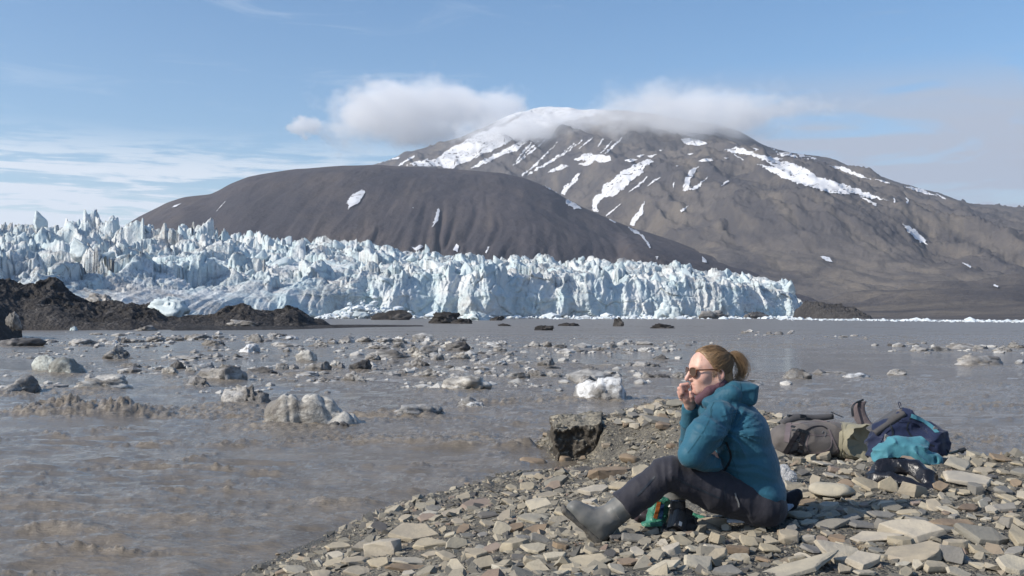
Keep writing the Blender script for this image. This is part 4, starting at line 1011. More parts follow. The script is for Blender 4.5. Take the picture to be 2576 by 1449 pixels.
s5(1200, 1130, 155, 145, 'pale', 'wedge', label='pale pointed plate standing upright in the shingle', tilt=58)
s5(860, 1235, 175, 145, 'pale', label='pale hollow-edged plate tilted toward the viewer', tilt=52)
s5(1015, 1300, 230, 100, 'buff', label='buff slab between the tilted plate and the bottom stones', thick=.3)
s5(1065, 1385, 250, 130, 'buff', label='big grooved buff slab cut by the bottom of the view', tilt=40)
s5(865, 1400, 190, 130, 'pale', label='tall pale block beside the grooved buff slab', tilt=45)
s5(1310, 1235, 215, 105, 'buff', label='thick buff slab in front of the reddish stones', thick=.35)
s5(1470, 1112, 205, 100, 'brown', label='dark reddish brown plate waterward of her boot sole', tilt=25)
s5(1315, 1105, 150, 95, 'rust', label='reddish plate next to the pale pointed plate', tilt=28)
s5(1125, 1260, 175, 80, 'pink', label='cracked red slab in front of the pale pointed plate', tilt=20)
s5(1475, 1375, 185, 95, 'buff', label='squarish buff block at the bottom below her boot', thick=.4)
s5(1950, 1222, 235, 82, 'buff', label='buff slab under the heel of her boot', thick=.2, lift=-.03)
s5(1640, 1245, 155, 84, 'rust', label='orange brown stone in front of her boot sole', thick=.4)
s5(2185, 1088, 370, 140, 'buff', label='large dusty slab under the camera and green bag', thick=.22, lift=-.02)
s5(2215, 1180, 225, 92, 'grey', label='grey slab in front of the camera slab', tilt=18)
s5(2430, 1222, 110, 96, 'pale', 'wedge', label='pale wedge standing in front of the camera', tilt=30)
s5(2500, 1285, 165, 96, 'pale', label='pale box-shaped block in front of the camera', thick=.5)
s5(2430, 1400, 320, 120, 'pale', label='wide pale slab cut by the bottom edge below the camera', tilt=12)
s5(300, 1360, 230, 90, 'buff', label='buff slab in front of the pale angular block', tilt=16)
s5(550, 1345, 310, 52, 'pale', label='long thin pale slab lying before the stacked slabs', rz=-.1)
s5(520, 1400, 360, 70, 'brown', label='long brownish plate along the bottom, under the thin pale slab', tilt=4)
s5(100, 1350, 190, 80, 'buff', label='pointed buff slab at the waterward end of the bottom stones', tilt=16)
s5(2420, 300, 340, 88, 'grey', label='longest grey slab on the far gravel spur', tilt=20)
s5(2430, 332, 155, 62, 'rust', label='rust orange stone against the longest grey spur slab', thick=.4)
s5(2525, 165, 110, 105, 'grey', 'wedge', label='grey pointed stone standing on the spur under her chin', tilt=60)
s5(2040, 190, 64, 62, 'buff', 'wedge', label='small buff stone tooth standing at the tip of the spur', tilt=60)
s5(2135, 186, 130, 50, 'buff', label='buff slab on the skyline of the spur', tilt=15)
s5(2330, 200, 150, 62, 'pale', label='whitish cracked slab on the crest of the spur', tilt=28)
s5(2190, 228, 74, 54, 'pale', label='small whitish block below the spur skyline', thick=.6)
s5(2410, 242, 80, 46, 'pale', label='pale cone-shaped stone above the longest spur slab', thick=.6)
s5(2215, 328, 74, 48, 'pale', label='pale stone at the end of the longest spur slab', thick=.5)
s5(1845, 275, 92, 60, 'grey', label='flat stone overhanging the lip of the collapsed bank', tilt=20)
s5(1660, 296, 110, 40, 'buff', label='thin slab on the outer corner of the collapsed bank', tilt=5)
s5(1960, 300, 90, 42, 'buff', label='flat stone set back from the collapsed bank lip')
s5(1690, 588, 92, 54, 'brown', 'boulder', label='tan cobble at the foot of the collapsed bank')
s5(2490, 478, 84, 44, 'rust', label='orange stone behind her elbow on the gravel slope', thick=.4)
s6(1130, 842, 318, 124, 'pale', 'boulder', 'oval pale slab with a rounded end, inland of the plastic bag')
s6(1555, 800, 190, 155, 'buff', 'slab', 'square-faced buff block leaning at the black lid bag', tilt=48)
s6(1745, 832, 195, 120, 'buff', label='buff block paired with the square-faced one by the black bag', thick=.55)
s6(2160, 742, 385, 150, 'pale', label='big pale slab with a curved scar inland of the bags', tilt=14)
s6(2222, 822, 155, 92, 'grey', label='grey cube-like block below the scarred pale slab', thick=.6)
s6(1715, 1150, 410, 200, 'pale', label='widest smooth pale slab, in the inland stones', tilt=20)
s6(1770, 1310, 425, 135, 'buff', label='curved thick buff slab in front of the widest smooth slab', thick=.35)
s6(2270, 1190, 390, 190, 'grey', label='big rough grey slab with a broken upright edge', tilt=24)
s6(2060, 1255, 215, 110, 'buff', label='buff block between the two big inland slabs', thick=.5)
s6(2250, 1280, 210, 90, 'buff', label='flat buff slab below the big rough grey slab', tilt=12)
s6(2030, 1330, 170, 180, 'grey', 'wedge', label='triangular grey plate standing on edge among inland stones', tilt=62)
s6(1170, 1310, 390, 220, 'pale', label='long pale slab sloping down in the middle bottom', tilt=36, rz=-.4)
s6(1390, 1350, 330, 170, 'pale', label='smooth bright slab overlapping the sloping long slab', tilt=24)
s6(2490, 1390, 280, 190, 'pale', label='huge pale slab filling the bottom corner of the bank', tilt=22)
s6(850, 1410, 900, 150, 'pale', label='largest flat slab along the bottom edge, rough waterward end', tilt=3)
s6(110, 1360, 300, 160, 'pale', label='pale broad slab at the bottom under the foam pad', tilt=14)
s6(262, 1320, 205, 108, 'buff', label='narrow buff plate leaning on the pale broad slab', tilt=26, rz=.5)
s6(800, 1180, 225, 112, 'buff', label='buff slab with a stepped face in front of the foam pad', thick=.4)
s6(940, 1190, 130, 70, 'pale', label='small pale stone inland of the stepped buff slab', thick=.4)
s6(1120, 1080, 235, 92, 'grey', label='grey plate inland of the foam pad, in her shadow', tilt=14)
s6(1345, 1072, 255, 70, 'grey', label='flat grey slab at the end of her shadow', tilt=6)
s6(1490, 1000, 240, 74, 'grey', label='grey slab lifted on its edge behind her shadow', tilt=22)
s6(1700, 980, 190, 56, 'buff', label='thin buff slab inland of the lifted grey slab')
s6(1740, 1032, 245, 56, 'grey', label='long grey bar of stone behind the widest smooth slab', thick=.3)
s6(1540, 1092, 185, 86, 'grey', label='grey block tucked against the widest smooth slab', thick=.5)
s6(2060, 1070, 305, 84, 'rust', label='rust stained slab behind the widest smooth slab', tilt=10)
s6(1960, 1115, 235, 90, 'grey', label='grey shaly slab beneath the rust stained one', tilt=12)
s6(2140, 1125, 130, 70, 'grey', label='small grey slab between rust stained and rough grey slabs')
s6(2460, 1075, 150, 84, 'grey', label='grey knobbly block beyond the big rough grey slab', thick=.6)
s6(2155, 950, 175, 76, 'rust', label='rusty two-tone slab in the inland middle ground', tilt=20)
s6(2440, 950, 185, 78, 'grey', label='dull grey flat block at the inland margin', tilt=18)
s6(1940, 800, 155, 105, 'brown', label='brown rock just beyond the hanging strap of the black bag', tilt=34)
s6(950, 900, 170, 60, 'brown', label='brownish stone under the rolled black cloth')
s6(1100, 945, 205, 84, 'pale', label='pale ribbed slab in front of the oval pale one', thick=.35)
s6(1310, 972, 205, 60, 'pale', label='pale thin slab before the square-faced buff block')
s6(200, 1070, 230, 92, 'buff', label='rough buff stone holding the waterward end of the foam pad', thick=.4)
s6(870, 595, 110, 62, 'buff', 'wedge', label='pointed buff stone below the grey backpack pocket', thick=.8)
s6(960, 582, 90, 60, 'pale', 'wedge', label='pale peaked stone under the grey backpack base', thick=.8)
s6(1065, 565, 110, 62, 'buff', 'wedge', label='buff stone poking up under the grey backpack lip', thick=.8)
s6(1080, 608, 205, 40, 'pale', label='long thin pale slab in front of the grey backpack')
s6(1345, 650, 90, 90, 'grey', 'wedge', label='grey upright fin of stone waterward of the black lid bag', tilt=60)
s6(1140, 660, 130, 62, 'pink', label='reddish stone midway between backpack and oval slab', thick=.4)
s6(1690, 640, 140, 90, 'pink', 'wedge', label='reddish stone poking through the loop of the black bag', tilt=45, lift=.03)
s6(130, 1192, 115, 84, 'buff', 'wedge', label='buff triangular stone standing before the camera strap', tilt=50)
s6(268, 1192, 145, 86, 'buff', label='ribbed buff block in front of the foam pad corner', thick=.5)
s6(490, 1215, 160, 108, 'buff', 'wedge', label='split buff stone below the middle of the foam pad', tilt=45)
s6(430, 1275, 180, 80, 'rust', label='rusty cracked stone under the split buff one', thick=.4)
s6(655, 1262, 175, 82, 'buff', label='flat buff slab below the stepped one', tilt=16)
s6(1180, 1190, 185, 64, 'rust', label='dark rust curl of stone by the dry grass tuft', thick=.4)
s6(1225, 1250, 190, 76, 'pale', label='pale stone before the dark rust curl', thick=.4)
s6(1460, 1165, 320, 90, 'pale', label='whitish slab by the dry grass tuft', tilt=8)
s6(1660, 1210, 210, 84, 'buff', label='buff stone under the lip of the widest smooth slab', thick=.4)
s6(600, 265, 110, 40, 'rust', label='brown stone on the spur behind her back')
s6(690, 290, 130, 40, 'buff', label='buff slab on the spur between her back and grey backpack')
s6(730, 255, 60, 66, 'pale', 'wedge', label='pale upright stone touching the grey backpack bottom', tilt=50)
rr = np.random.RandomState(123)
# more loose stones, thinner towards the water
boxes = [(s[0], s[1], s[2], s[3]) for s in STONES]
cnt = 0; tries = 0
while cnt < 166 and tries < 9000:
    tries += 1
    px_ = rr.uniform(600, 2576); py_ = 1449 - 330 * rr.uniform(0, 1) ** 0.9
    g = on_ground(px_, py_)
    if g.z < 0.12 or g.y > 9.5: continue
    w = math.exp(rr.normal(math.log(58), .36)) * (0.75 + 0.5 * (py_ - 1120) / 330)
    w = min(w, 125); h = w * rr.uniform(.30, .62)
    if any(abs(px_ - b[0]) < (w + b[2]) * .33 and abs(py_ - b[1]) < (h + b[3]) * .34 for b in boxes): continue
    if 1440 < px_ < 1990 and 1150 < py_ < 1345 and px_ > 1500: continue
    if 1960 < px_ < 2380 and py_ < 1190: continue
    tone = rr.choice(['buff', 'pale', 'grey', 'brown', 'rust', 'pink', 'dark'], p=[.42, .25, .21, .05, .02, .02, .03])
    STONES.append((px_, py_, w, h, tone, rr.choice(['slab', 'wedge'], p=[.8, .2]), None, {})); boxes.append((px_, py_, w, h)); cnt += 1
for i in range(26):
    px_ = rr.uniform(1540, 1715); py_ = 1020 + (1715 - px_) * .10 + rr.uniform(0, 44); w = rr.uniform(18, 38)
    STONES.append((px_, py_, w, w * rr.uniform(.4, .8), rr.choice(['buff', 'pale', 'grey', 'brown'], p=[.4, .35, .15, .1]), rr.choice(['slab', 'wedge']), None, {}))
LM = [('the boot heel', 1520, 1368), ('the boot toe', 1420, 1262), ('the camera', 1690, 1315), ('the foam pad', 1900, 1330), ('the plastic bag', 1985, 1205), ('the black lid bag', 2270, 1200), ('the teal bundle', 2300, 1150), ('the grey backpack', 2080, 1140), ('the collapsed bank', 1450, 1130), ('the waterline boulder', 1338, 1177),
      ('the clean pink slab', 1075, 1304), ('the largest stacked slab', 1040, 1350), ('the pale pointed plate', 1258, 1343), ('the grooved buff slab', 1212, 1426), ('the widest smooth slab', 2290, 1349), ('the scarred pale slab', 2437, 1213), ('the big rough grey slab', 2474, 1363), ('the oval pale slab', 2094, 1246), ('the thick tan slab', 1537, 1196), ('the sloping long slab', 2110, 1403), ('the wide pinkish slab', 1202, 1273), ('the rust stained slab', 2404, 1323), ('the bottom corner slab', 2544, 1429), ('the leaning pink plate', 1390, 1230), ('the trekking pole', 2410, 1140), ('the pale angular block', 965, 1390)]
USED = set(s[6] for s in STONES if s[6]) | set(i[5] for i in ICE if i[5])
import re as _re
def label_free(l):
    k = ' '.join(_re.findall(r"[a-z'-]+", l.lower()))
    if k in USED: return False
    USED.add(k); return True
def rel(px, py, lx, ly, a='waterward of', b='inland of', c='in front of', d='behind'):
    dx, dy = px - lx, (py - ly) * 1.8
    return (a if dx < 0 else b) if abs(dx) > abs(dy) else (c if dy > 0 else d)
def auto_label(head, px, py, marks, rels):
    near = sorted(marks, key=lambda q: (q[1] - px) ** 2 + ((q[2] - py) * 1.8) ** 2)
    for q in near[:2]:
        l = f"{head} {rel(px, py, q[1], q[2], *rels)} {q[0]}"
        if len(l.split()) >= 4 and label_free(l): return l
    for i in range(0, 4):
        for j in range(i + 1, 6):
            q, w = near[i], near[j]
            l = f"{head} {rel(px, py, q[1], q[2], *rels)} {q[0]}, {rel(px, py, w[1], w[2], *rels)} {w[0]}"
            if len(l.split()) <= 16 and label_free(l): return l
    return l
TW = {'buff': 'buff', 'pale': 'pale', 'grey': 'grey', 'dark': 'slate dark', 'brown': 'brown', 'rust': 'rusty', 'pink': 'pinkish'}
for i, (px_, py_, w, h, tone, shape, lab, k) in enumerate(STONES):
    g = on_ground(px_, py_ + h * .12)
    d = g.y; sc = d / FPX
    lx = w * sc * (1.4 if py_ < 1090 else 1.16 if py_ < 1320 else 1.24)
    hw = h * sc * 1.12
    look = math.atan2(CAMZ - g.z, d)
    if shape == 'boulder': ly, t, tilt = lx * .8, hw * 1.05, 0
    else:
        ly = lx * rr.uniform(.62, .9)
        t = k.get('thick', rr.uniform(.11, .23)) * .72 * min(lx, hw * 2.2)
        t = max(.012, min(t, .45 * lx))
        need = (hw - t * math.cos(look) * .9) / ly
        tilt = math.degrees(math.asin(max(-.2, min(.9, need)))) - math.degrees(look) if 'tilt' not in k else k['tilt']
        tilt = max(-6, min(62, tilt))
        if 'tilt' in k: ly = max(.35 * lx, min(1.2 * lx, (hw - t * .9) / max(.15, math.sin(look + math.radians(tilt)))))
        if 'thick' in k and shape != 'wedge': tilt *= .5
    me = stone_mesh(1000 + i * 7, lx, ly, t, shape, bev=w > 34)
    o = link('stone', me)
    rz = k.get('rz', rr.uniform(-.5, .5) if lab else rr.uniform(-3.1, 3.1))
    base = t * .42 + max(0, ly / 2 * math.sin(math.radians(tilt)) * .75)
    o.matrix_world = Matrix.Translation(Vector((g.x, g.y, g.z + base * .78 + k.get('lift', 0) + .004))) @ Matrix.Rotation(math.radians(tilt), 4, 'X') @ Matrix.Rotation(math.radians(rr.uniform(-13, 13)), 4, 'Y') @ Matrix.Rotation(rz, 4, 'Z')
    cc = STONE_COL[tone]; f_ = rr.uniform(.9, 1.1)
    o.color = (cc[0] * f_, cc[1] * f_, cc[2] * f_ * rr.uniform(.97, 1.03), 1)
    if not lab:
        sw = 'small' if w < 34 else ('medium' if w < 58 else 'large')
        pose = 'tilted slab' if tilt > 24 else ('chunky block' if t > .3 * lx else 'flat slab')
        if shape == 'wedge': pose = 'wedge-shaped stone'
        lab = auto_label(f"{sw} {TW[tone]} {pose}", px_, py_, LM, ('waterward of', 'inland of', 'in front of', 'behind'))
    tag(o, lab, 'stone', 'loose sandstone slabs on the gravel bank')
# ---- shingle: countless small flat chips
def chip(seed):
    r = np.random.RandomState(seed); bm = bmesh.new(); n = r.randint(3, 6)
    for s_ in (1, -1):
        for a_ in np.sort((np.arange(n) + r.uniform(-.3, .3, n)) * 2 * np.pi / n):
            q = r.uniform(.72, 1.12); bm.verts.new((math.cos(a_) * q, math.sin(a_) * q, s_ * r.uniform(.6, 1.0)))
    bmesh.ops.convex_hull(bm, input=bm.verts[:]); bmesh.ops.triangulate(bm, faces=bm.faces)
    V = np.array([v.co[:] for v in bm.verts]); bm.verts.index_update(); F = np.array([[v.index for v in f.verts] for f in bm.faces]); bm.free()
    return V, F
CH = [chip(200 + i) for i in range(10)]
def scatter_chips(xs, ys, zs, size, shade, flat, seed):
    r = np.random.RandomState(seed); n = len(xs); vs, fs, at_ = [], [], []; base = 0
    which = r.randint(0, len(CH), n)
    for c_ in range(len(CH)):
        I = np.nonzero(which == c_)[0]
        if not len(I): continue
        V, F = CH[c_]; q = len(I)
        S = np.stack([size[I], size[I] * r.uniform(.5, .95, q), size[I] * flat * r.uniform(.6, 1.6, q)], 1) / 2
        P = V[None] * S[:, None, :]
        rz, rx, ry = r.uniform(0, 6.28, q), r.normal(.10, .34, q), r.normal(0, .32, q)
        cz_, sz_ = np.cos(rz)[:, None], np.sin(rz)[:, None]
        x, y, z = P[..., 0] * cz_ - P[..., 1] * sz_, P[..., 0] * sz_ + P[..., 1] * cz_, P[..., 2]
        cx_, sx_ = np.cos(rx)[:, None], np.sin(rx)[:, None]; y, z = y * cx_ - z * sx_, y * sx_ + z * cx_
        cy_, sy_ = np.cos(ry)[:, None], np.sin(ry)[:, None]; x, z = x * cy_ + z * sy_, -x * sy_ + z * cy_
        vs.append(np.stack([x + xs[I][:, None], y + ys[I][:, None], z + (zs[I] + size[I] * flat * .3)[:, None]], -1).reshape(-1, 3))
        fs.append((F[None] + (np.arange(q) * len(V))[:, None, None]).reshape(-1, 3) + base); base += q * len(V)
        at_.append(np.repeat(shade[I], len(V)))
    return np.concatenate(vs), np.concatenate(fs), np.concatenate(at_)
n = 25000
sx = np.concatenate([rr.uniform(-2.6, 6.0, n), rr.uniform(-1.4, 3.4, n // 2)]); sy = np.concatenate([3.0 + 6.2 * rr.uniform(0, 1, n) ** 1.25, rr.uniform(7.5, 15.5, n // 2)])
sz = top_z(sx, sy); k_ = (sz > -.03) & (np.abs(sx / sy) < .57)
sx, sy, sz = sx[k_], sy[k_], sz[k_]
size = np.exp(rr.normal(math.log(.0185), .55, len(sx))).clip(.008, .085) * np.where(sy > 8, 1.9, 1.0)
size = size * (0.7 + 0.6 * sst(fbm(sx * 1.1, sy * 1.1, 5, 3), -.3, .4))
V, F, A_ = scatter_chips(sx, sy, sz, size, rr.uniform(0, 1, len(sx)) ** 1.15, .26, 3)
sh = obj_np('shingle', V, F, M_SHINGLE, smooth=False, attrs={'shade': A_})
tag(sh, 'grey and buff shale chips covering the whole gravel bank', 'gravel', kind='stuff')
n = 6000
sx = rr.uniform(-2.2, 5.2, n); sy = 3.2 + 5.0 * rr.uniform(0, 1, n) ** 1.2; sz = ground_z(sx, sy); k_ = (sz > .06) & (np.abs(sx / sy) < .6) & (rr.uniform(0, 1, n) < .12 + .88 * sst(fbm(sx * .9, sy * .9, 15, 3), -.12, .22))
sx, sy, sz = sx[k_], sy[k_], sz[k_]
size = np.exp(rr.normal(math.log(.066), .36, len(sx))).clip(.035, .15)
V, F, A_ = scatter_chips(sx, sy, sz, size, np.clip(rr.normal(.60, .22, len(sx)), 0, 1), .24, 8)
sh = obj_np('shale_fragments', V, F, M_SHINGLE, smooth=False, attrs={'shade': A_})
tag(sh, 'hand-sized broken shale fragments strewn between the slabs', 'stones', kind='stuff')
# ---- collapsed bank: undercut earth face at the tip of the spur
M_EARTH = m_soil('dark wet earth', (0.042, 0.037, 0.032), (0.085, 0.075, 0.062), (0.20, 0.18, 0.145), 9.0, 0.02, True)
ex0, ex1 = W(1394, 1100, 12.05).x, W(1514, 1100, 12.05).x
def f_earth(P):
    x, y, z = P[..., 0], P[..., 1], P[..., 2]
    zt = 0.40 + .07 * pn(x * 4, y * 3, 1) + .04 * fbm(x * 14, y * 12, 3, 3) + .06 * sst(x, ex0, ex1)
    front = 12.0 + .09 * (crs(x * 5, z * 1.2, 3, 2) - .5) + .12 * fbm(x * 5, z * 2.2, 2, 4) + .05 * (1 - rdg(x * 9, z * 4, 1, 4)) + .05 * fbm(x * 22, z * 20, y * 20, 3) - .06 * sst(z, .30, .42)
    left = ex0 + .07 * fbm(y * 3, z * 5, 4, 3) + .06 * (.42 - z) + .03 * fbm(x * 22, z * 20, y * 20, 3)
    right = ex1 + .10 * (y - 12) + .10 * (.4 - z)
    q = np.maximum.reduce([front - y, left - x, x - right, z - zt, y - 13.4, -0.15 - z])
    return q
sdf_o = sdf('eroded_bank', f_earth, (ex0 - .2, 11.7, -.2), (ex1 + .35, 13.5, .55), .016, M_EARTH)
sdf_o['kind'] = 'structure'
# ================================================================== FLOATING ICE
m = Mat('dirty float ice', 0.55, 0.4)
oi = m.n('ShaderNodeObjectInfo'); al = m.n('ShaderNodeSeparateColor')
off = m.n('ShaderNodeVectorMath'); off.operation = 'MULTIPLY_ADD'; m.L(oi.outputs['Random'], off.inputs[0]); off.inputs[1].default_value = (37, 53, 71); m.L(m.v, off.inputs[2])
v = off.outputs[0]
big = m.noise(1.6, 5, .6, v, .5); mid = m.noise(6, 6, .68, v); fine = m.noise(40, 5, .7, v)
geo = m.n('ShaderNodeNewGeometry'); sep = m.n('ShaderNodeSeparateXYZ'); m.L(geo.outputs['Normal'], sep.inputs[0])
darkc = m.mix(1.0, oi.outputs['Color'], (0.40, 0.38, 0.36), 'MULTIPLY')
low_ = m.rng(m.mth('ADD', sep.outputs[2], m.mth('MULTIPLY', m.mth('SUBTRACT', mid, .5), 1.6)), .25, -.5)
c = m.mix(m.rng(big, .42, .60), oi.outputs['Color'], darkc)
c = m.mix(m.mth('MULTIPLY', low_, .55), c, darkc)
c = m.mix(m.mth('MULTIPLY', m.rng(mid, .5, .68), .8), c, (0.115, 0.106, 0.098))
c = m.mix(m.mth('MULTIPLY', m.rng(fine, .52, .72), .35), c, (0.62, 0.61, 0.59))
m.color(c); m.rough(m.rng(mid, .3, .7, .35, .8))
n1 = m.bump(m.noise(5, 8, .68, v), .8, .09); m.bump(m.voro(38, v), .55, .012, n1)
M_FLOAT = m.m
ICE_COL = {'grey': (0.40, 0.385, 0.36), 'pale': (0.57, 0.545, 0.49), 'white': (0.70, 0.71, 0.71), 'dirty': (0.30, 0.288, 0.27), 'dark': (0.135, 0.128, 0.122), 'half': (0.46, 0.445, 0.42), 'clear': (0.52, 0.545, 0.50)}
def ico(sub):
    bm = bmesh.new(); bmesh.ops.create_icosphere(bm, subdivisions=sub, radius=1.0); bm.verts.index_update()
    V = np.array([v.co[:] for v in bm.verts]); F = np.array([[v.index for v in f.verts] for f in bm.faces]); bm.free(); return V, F
ICO4, ICO5 = ico(4), ico(5)
def ice_mesh(seed, style='lump', sub=4, mat=None):
    r = np.random.RandomState(seed); V, F = (ICO4 if sub == 4 else ICO5)
    P = V.copy()
    # union of a few lobes, read off along each direction
    k = {'lump': 5, 'ridge': 6, 'block': 3, 'smooth': 2, 'pyramid': 4}[style]
    rad = np.full(len(P), .25)
    for i in range(k):
        c_ = np.array([r.uniform(-.62, .62), r.uniform(-.4, .4), r.uniform(-.25, .30)]) * (0 if i == 0 else 1); q = r.uniform(.34, .62) if i else .5
        b_ = P @ c_; disc = b_ * b_ - (c_ @ c_ - q * q)
        hit = np.where(disc > 0, b_ + np.sqrt(np.maximum(disc, 0)), 0)
        rad = np.maximum(rad, hit)
    P = P * rad[:, None]
    nchop = {'lump': 4, 'ridge': 4, 'block': 11, 'smooth': 3, 'pyramid': 8}[style]
    for i in range(nchop):
        n = r.normal(size=3); n[2] = abs(n[2]) * .6 + (.35 if style == 'pyramid' else 0); n /= np.linalg.norm(n); dd = P @ n - r.uniform(.30, .58)
        P = P - np.maximum(dd, 0)[:, None] * n * .88
    fl = {'lump': .11, 'ridge': .20, 'block': .11, 'smooth': .04, 'pyramid': .16}[style]
    nz = fbm(P[:, 0] * 4 + seed, P[:, 1] * 4, P[:, 2] * 4, 5); rz_ = rdg(P[:, 0] * 5 + seed, P[:, 1] * 4, P[:, 2] * 2.2, 4) - .5 + .5 * (crs(P[:, 0] * 3.3 + seed, P[:, 1] * 2, P[:, 2] * 1.2, 6) - .2)
    nn = P / (np.linalg.norm(P, axis=1)[:, None] + 1e-6)
    P = P + nn * (fl * 1.3 * nz - fl * 1.2 * np.maximum(rz_, 0) * 1.6)[:, None]
    lo, hi = P.min(0), P.max(0)
    P = (P - (lo + hi) / 2) / (hi - lo)
    # waist near the water line
    P[:, :2] *= (1 - .12 * np.exp(-((P[:, 2] + .22) / .12) ** 2))[:, None]
    return mesh_np('ice_chunk', P, F, mat or M_FLOAT)
def grooved():
    ax = np.linspace(-.62, .62, 62, dtype=np.float32); h = ax[1] - ax[0]
    P = np.stack(np.meshgrid(ax, ax, ax, indexing='ij'), -1)
    F = None
    for c_, r_ in (((-.34, .02, -.06), (.20, .32, .40)), ((-.20, -.05, .02), (.20, .34, .46)), ((.06, .0, .03), (.20, .34, .46)), ((.17, .04, .0), (.20, .30, .42)), ((.38, .0, -.12), (.22, .28, .30))):
        d_ = ell(P, c_, r_); F = d_ if F is None else smin(F, d_, .05)
    n_ = fbm(P[..., 0] * 3, P[..., 1] * 3, P[..., 2] * 3, 5); F = F + .05 * n_ + .06 * (crs(P[..., 0] * 6 + .4 * n_, P[..., 1] * 1.5, P[..., 2] * 1.0, 6) - .2)
    V, Q = snets(F.astype(np.float32), (-.62, -.62, -.62), float(h))
    lo, hi = V.min(0), V.max(0); V = (V - (lo + hi) / 2) / (hi - lo)
    return mesh_np('ice_chunk', V, Q, M_FLOAT)
STY = ['lump', 'ridge', 'lump', 'block', 'ridge', 'pyramid', 'lump', 'block', 'smooth', 'ridge', 'lump', 'block']
PROTO = [ice_mesh(300 + i, s_) for i, s_ in enumerate(STY)]
IM = [('the biggest grooved block', 775, 1040), ('the split clear block', 135, 918), ('the dirty ice pyramid', 295, 889), ('the undercut low block', 248, 965), ('the muddy wave', 150, 1020), ('the half-dark tilted block', 612, 996), ('the fluted long block', 1170, 966), ('the whitest chunky block', 1512, 981), ('the lone white dome', 1192, 1016), ('the low dark ridge', 45, 862), ('the long grey block', 545, 942), ('her face', 1735, 930), ('the moraine point', 830, 828), ('the grey backpack', 2080, 1040), ('the knobbly far floe', 2480, 908), ('the dark dome floe', 1152, 872), ('the striped dirty block', 797, 923), ('the paired white humps', 1240, 912), ('the collapsed bank', 1450, 1060), ('the grey spire floe', 1044, 913), ('the big dark lump', 902, 920)]
ri = np.random.RandomState(9)
IW = {'grey': 'grey', 'pale': 'pale', 'white': 'white', 'dirty': 'dirty grey', 'dark': 'dark muddy', 'half': 'half-dark', 'clear': 'clear'}
for i, (px_, py_, w, h, tone, lab) in enumerate(ICE):
    bpy_ = py_ + h * .42
    d = water_d(bpy_); sc = d / FPX
    lx = w * sc; ly = lx * ri.uniform(.5, .8)
    hz_ = max(h * .92 * sc, .03); lx *= 1.2; ly *= 1.2
    big_ = w > 60 and lab
    if lab and 'biggest' in lab: me = grooved(); ly *= .8; lx *= 1.08; hz_ *= 1.15
    elif tone == 'clear': me = ice_mesh(510 + i, 'smooth')
    elif lab and 'pyramid' in lab: me = ice_mesh(531, 'pyramid')
    elif big_: me = ice_mesh(540 + i, ['lump', 'ridge', 'block'][i % 3])
    else: me = PROTO[ri.randint(len(PROTO))]
    x, _ = ray(px_, bpy_)
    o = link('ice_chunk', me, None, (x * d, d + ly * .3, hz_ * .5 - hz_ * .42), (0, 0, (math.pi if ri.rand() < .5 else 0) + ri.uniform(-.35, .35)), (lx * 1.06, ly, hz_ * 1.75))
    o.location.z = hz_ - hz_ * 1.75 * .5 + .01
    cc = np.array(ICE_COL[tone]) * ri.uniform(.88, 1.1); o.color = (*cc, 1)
    if not lab:
        s_ = 'tiny' if w < 34 else ('small' if w < 52 else ('medium' if w < 72 else 'large'))
        sh_ = 'flat floe' if h < .3 * w else ('tall lump' if h > .62 * w else 'ice hump')
        lab = auto_label(f"{s_} {IW[tone]} {sh_}", px_, py_, IM, ('upstream of', 'downstream of', 'on the near side of', 'beyond'))
    tag(o, lab, 'ice chunk', 'ice chunks adrift in the muddy river')
# ---- mud mounds and grounded ice far out
M_MUD = M_MORAINE
FAR = [(985, 793, 100, 26, 'mud', 'flat-topped mud hummock at the foot of the glacier wall'), (1117, 800, 74, 30, 'mud', 'pointed dark mud cone at the foot of the glacier wall'), (1252, 801, 36, 12, 'mud', 'tiny mud knob beside dirty ice at the glacier wall'),
       (1366, 825, 50, 13, 'mud', 'low mud hump awash out in open water'), (1430, 816, 54, 9, 'mud', 'thin line of mud lumps far out before the ice wall'), (1555, 810, 30, 24, 'mud', 'dark stump-like mud pillar standing in open water'), (1666, 820, 64, 13, 'mud', 'dark boat-shaped mud bar out in open water'), (1270, 817, 36, 7, 'mud', 'small mud streak below the mud cone'), (1160, 808, 60, 14, 'mud', 'low mud apron beside the mud cone'),
       (1202, 795, 84, 24, 'white', 'grounded pale ice berg beside the mud cone'), (1680, 781, 78, 44, 'white', 'white pyramid berg grounded before the ice wall'), (1795, 792, 86, 22, 'dirty', 'heap of dirty ice blocks before the ice wall end'), (870, 790, 110, 24, 'white', 'fallen ice heap under the arch in the ice wall'), (1900, 793, 60, 18, 'dark', 'dark dirty ice lump at the ice wall foot'),
       (424, 772, 104, 50, 'white', 'white ice lump stranded on the dark moraine'), (250, 752, 90, 30, 'dirty', 'dirty ice hump behind the moraine crest'), (612, 812, 80, 16, 'dirty', 'smeared dirty ice strip on the moraine flank'), (35, 800, 40, 30, 'dirty', 'grey ice wedge caught in the moraine cliff edge'), (185, 826, 26, 12, 'white', 'small white ice block at the moraine waterline'), (360, 826, 70, 16, 'dirty', 'flat grey ice ledge at the moraine waterline')]
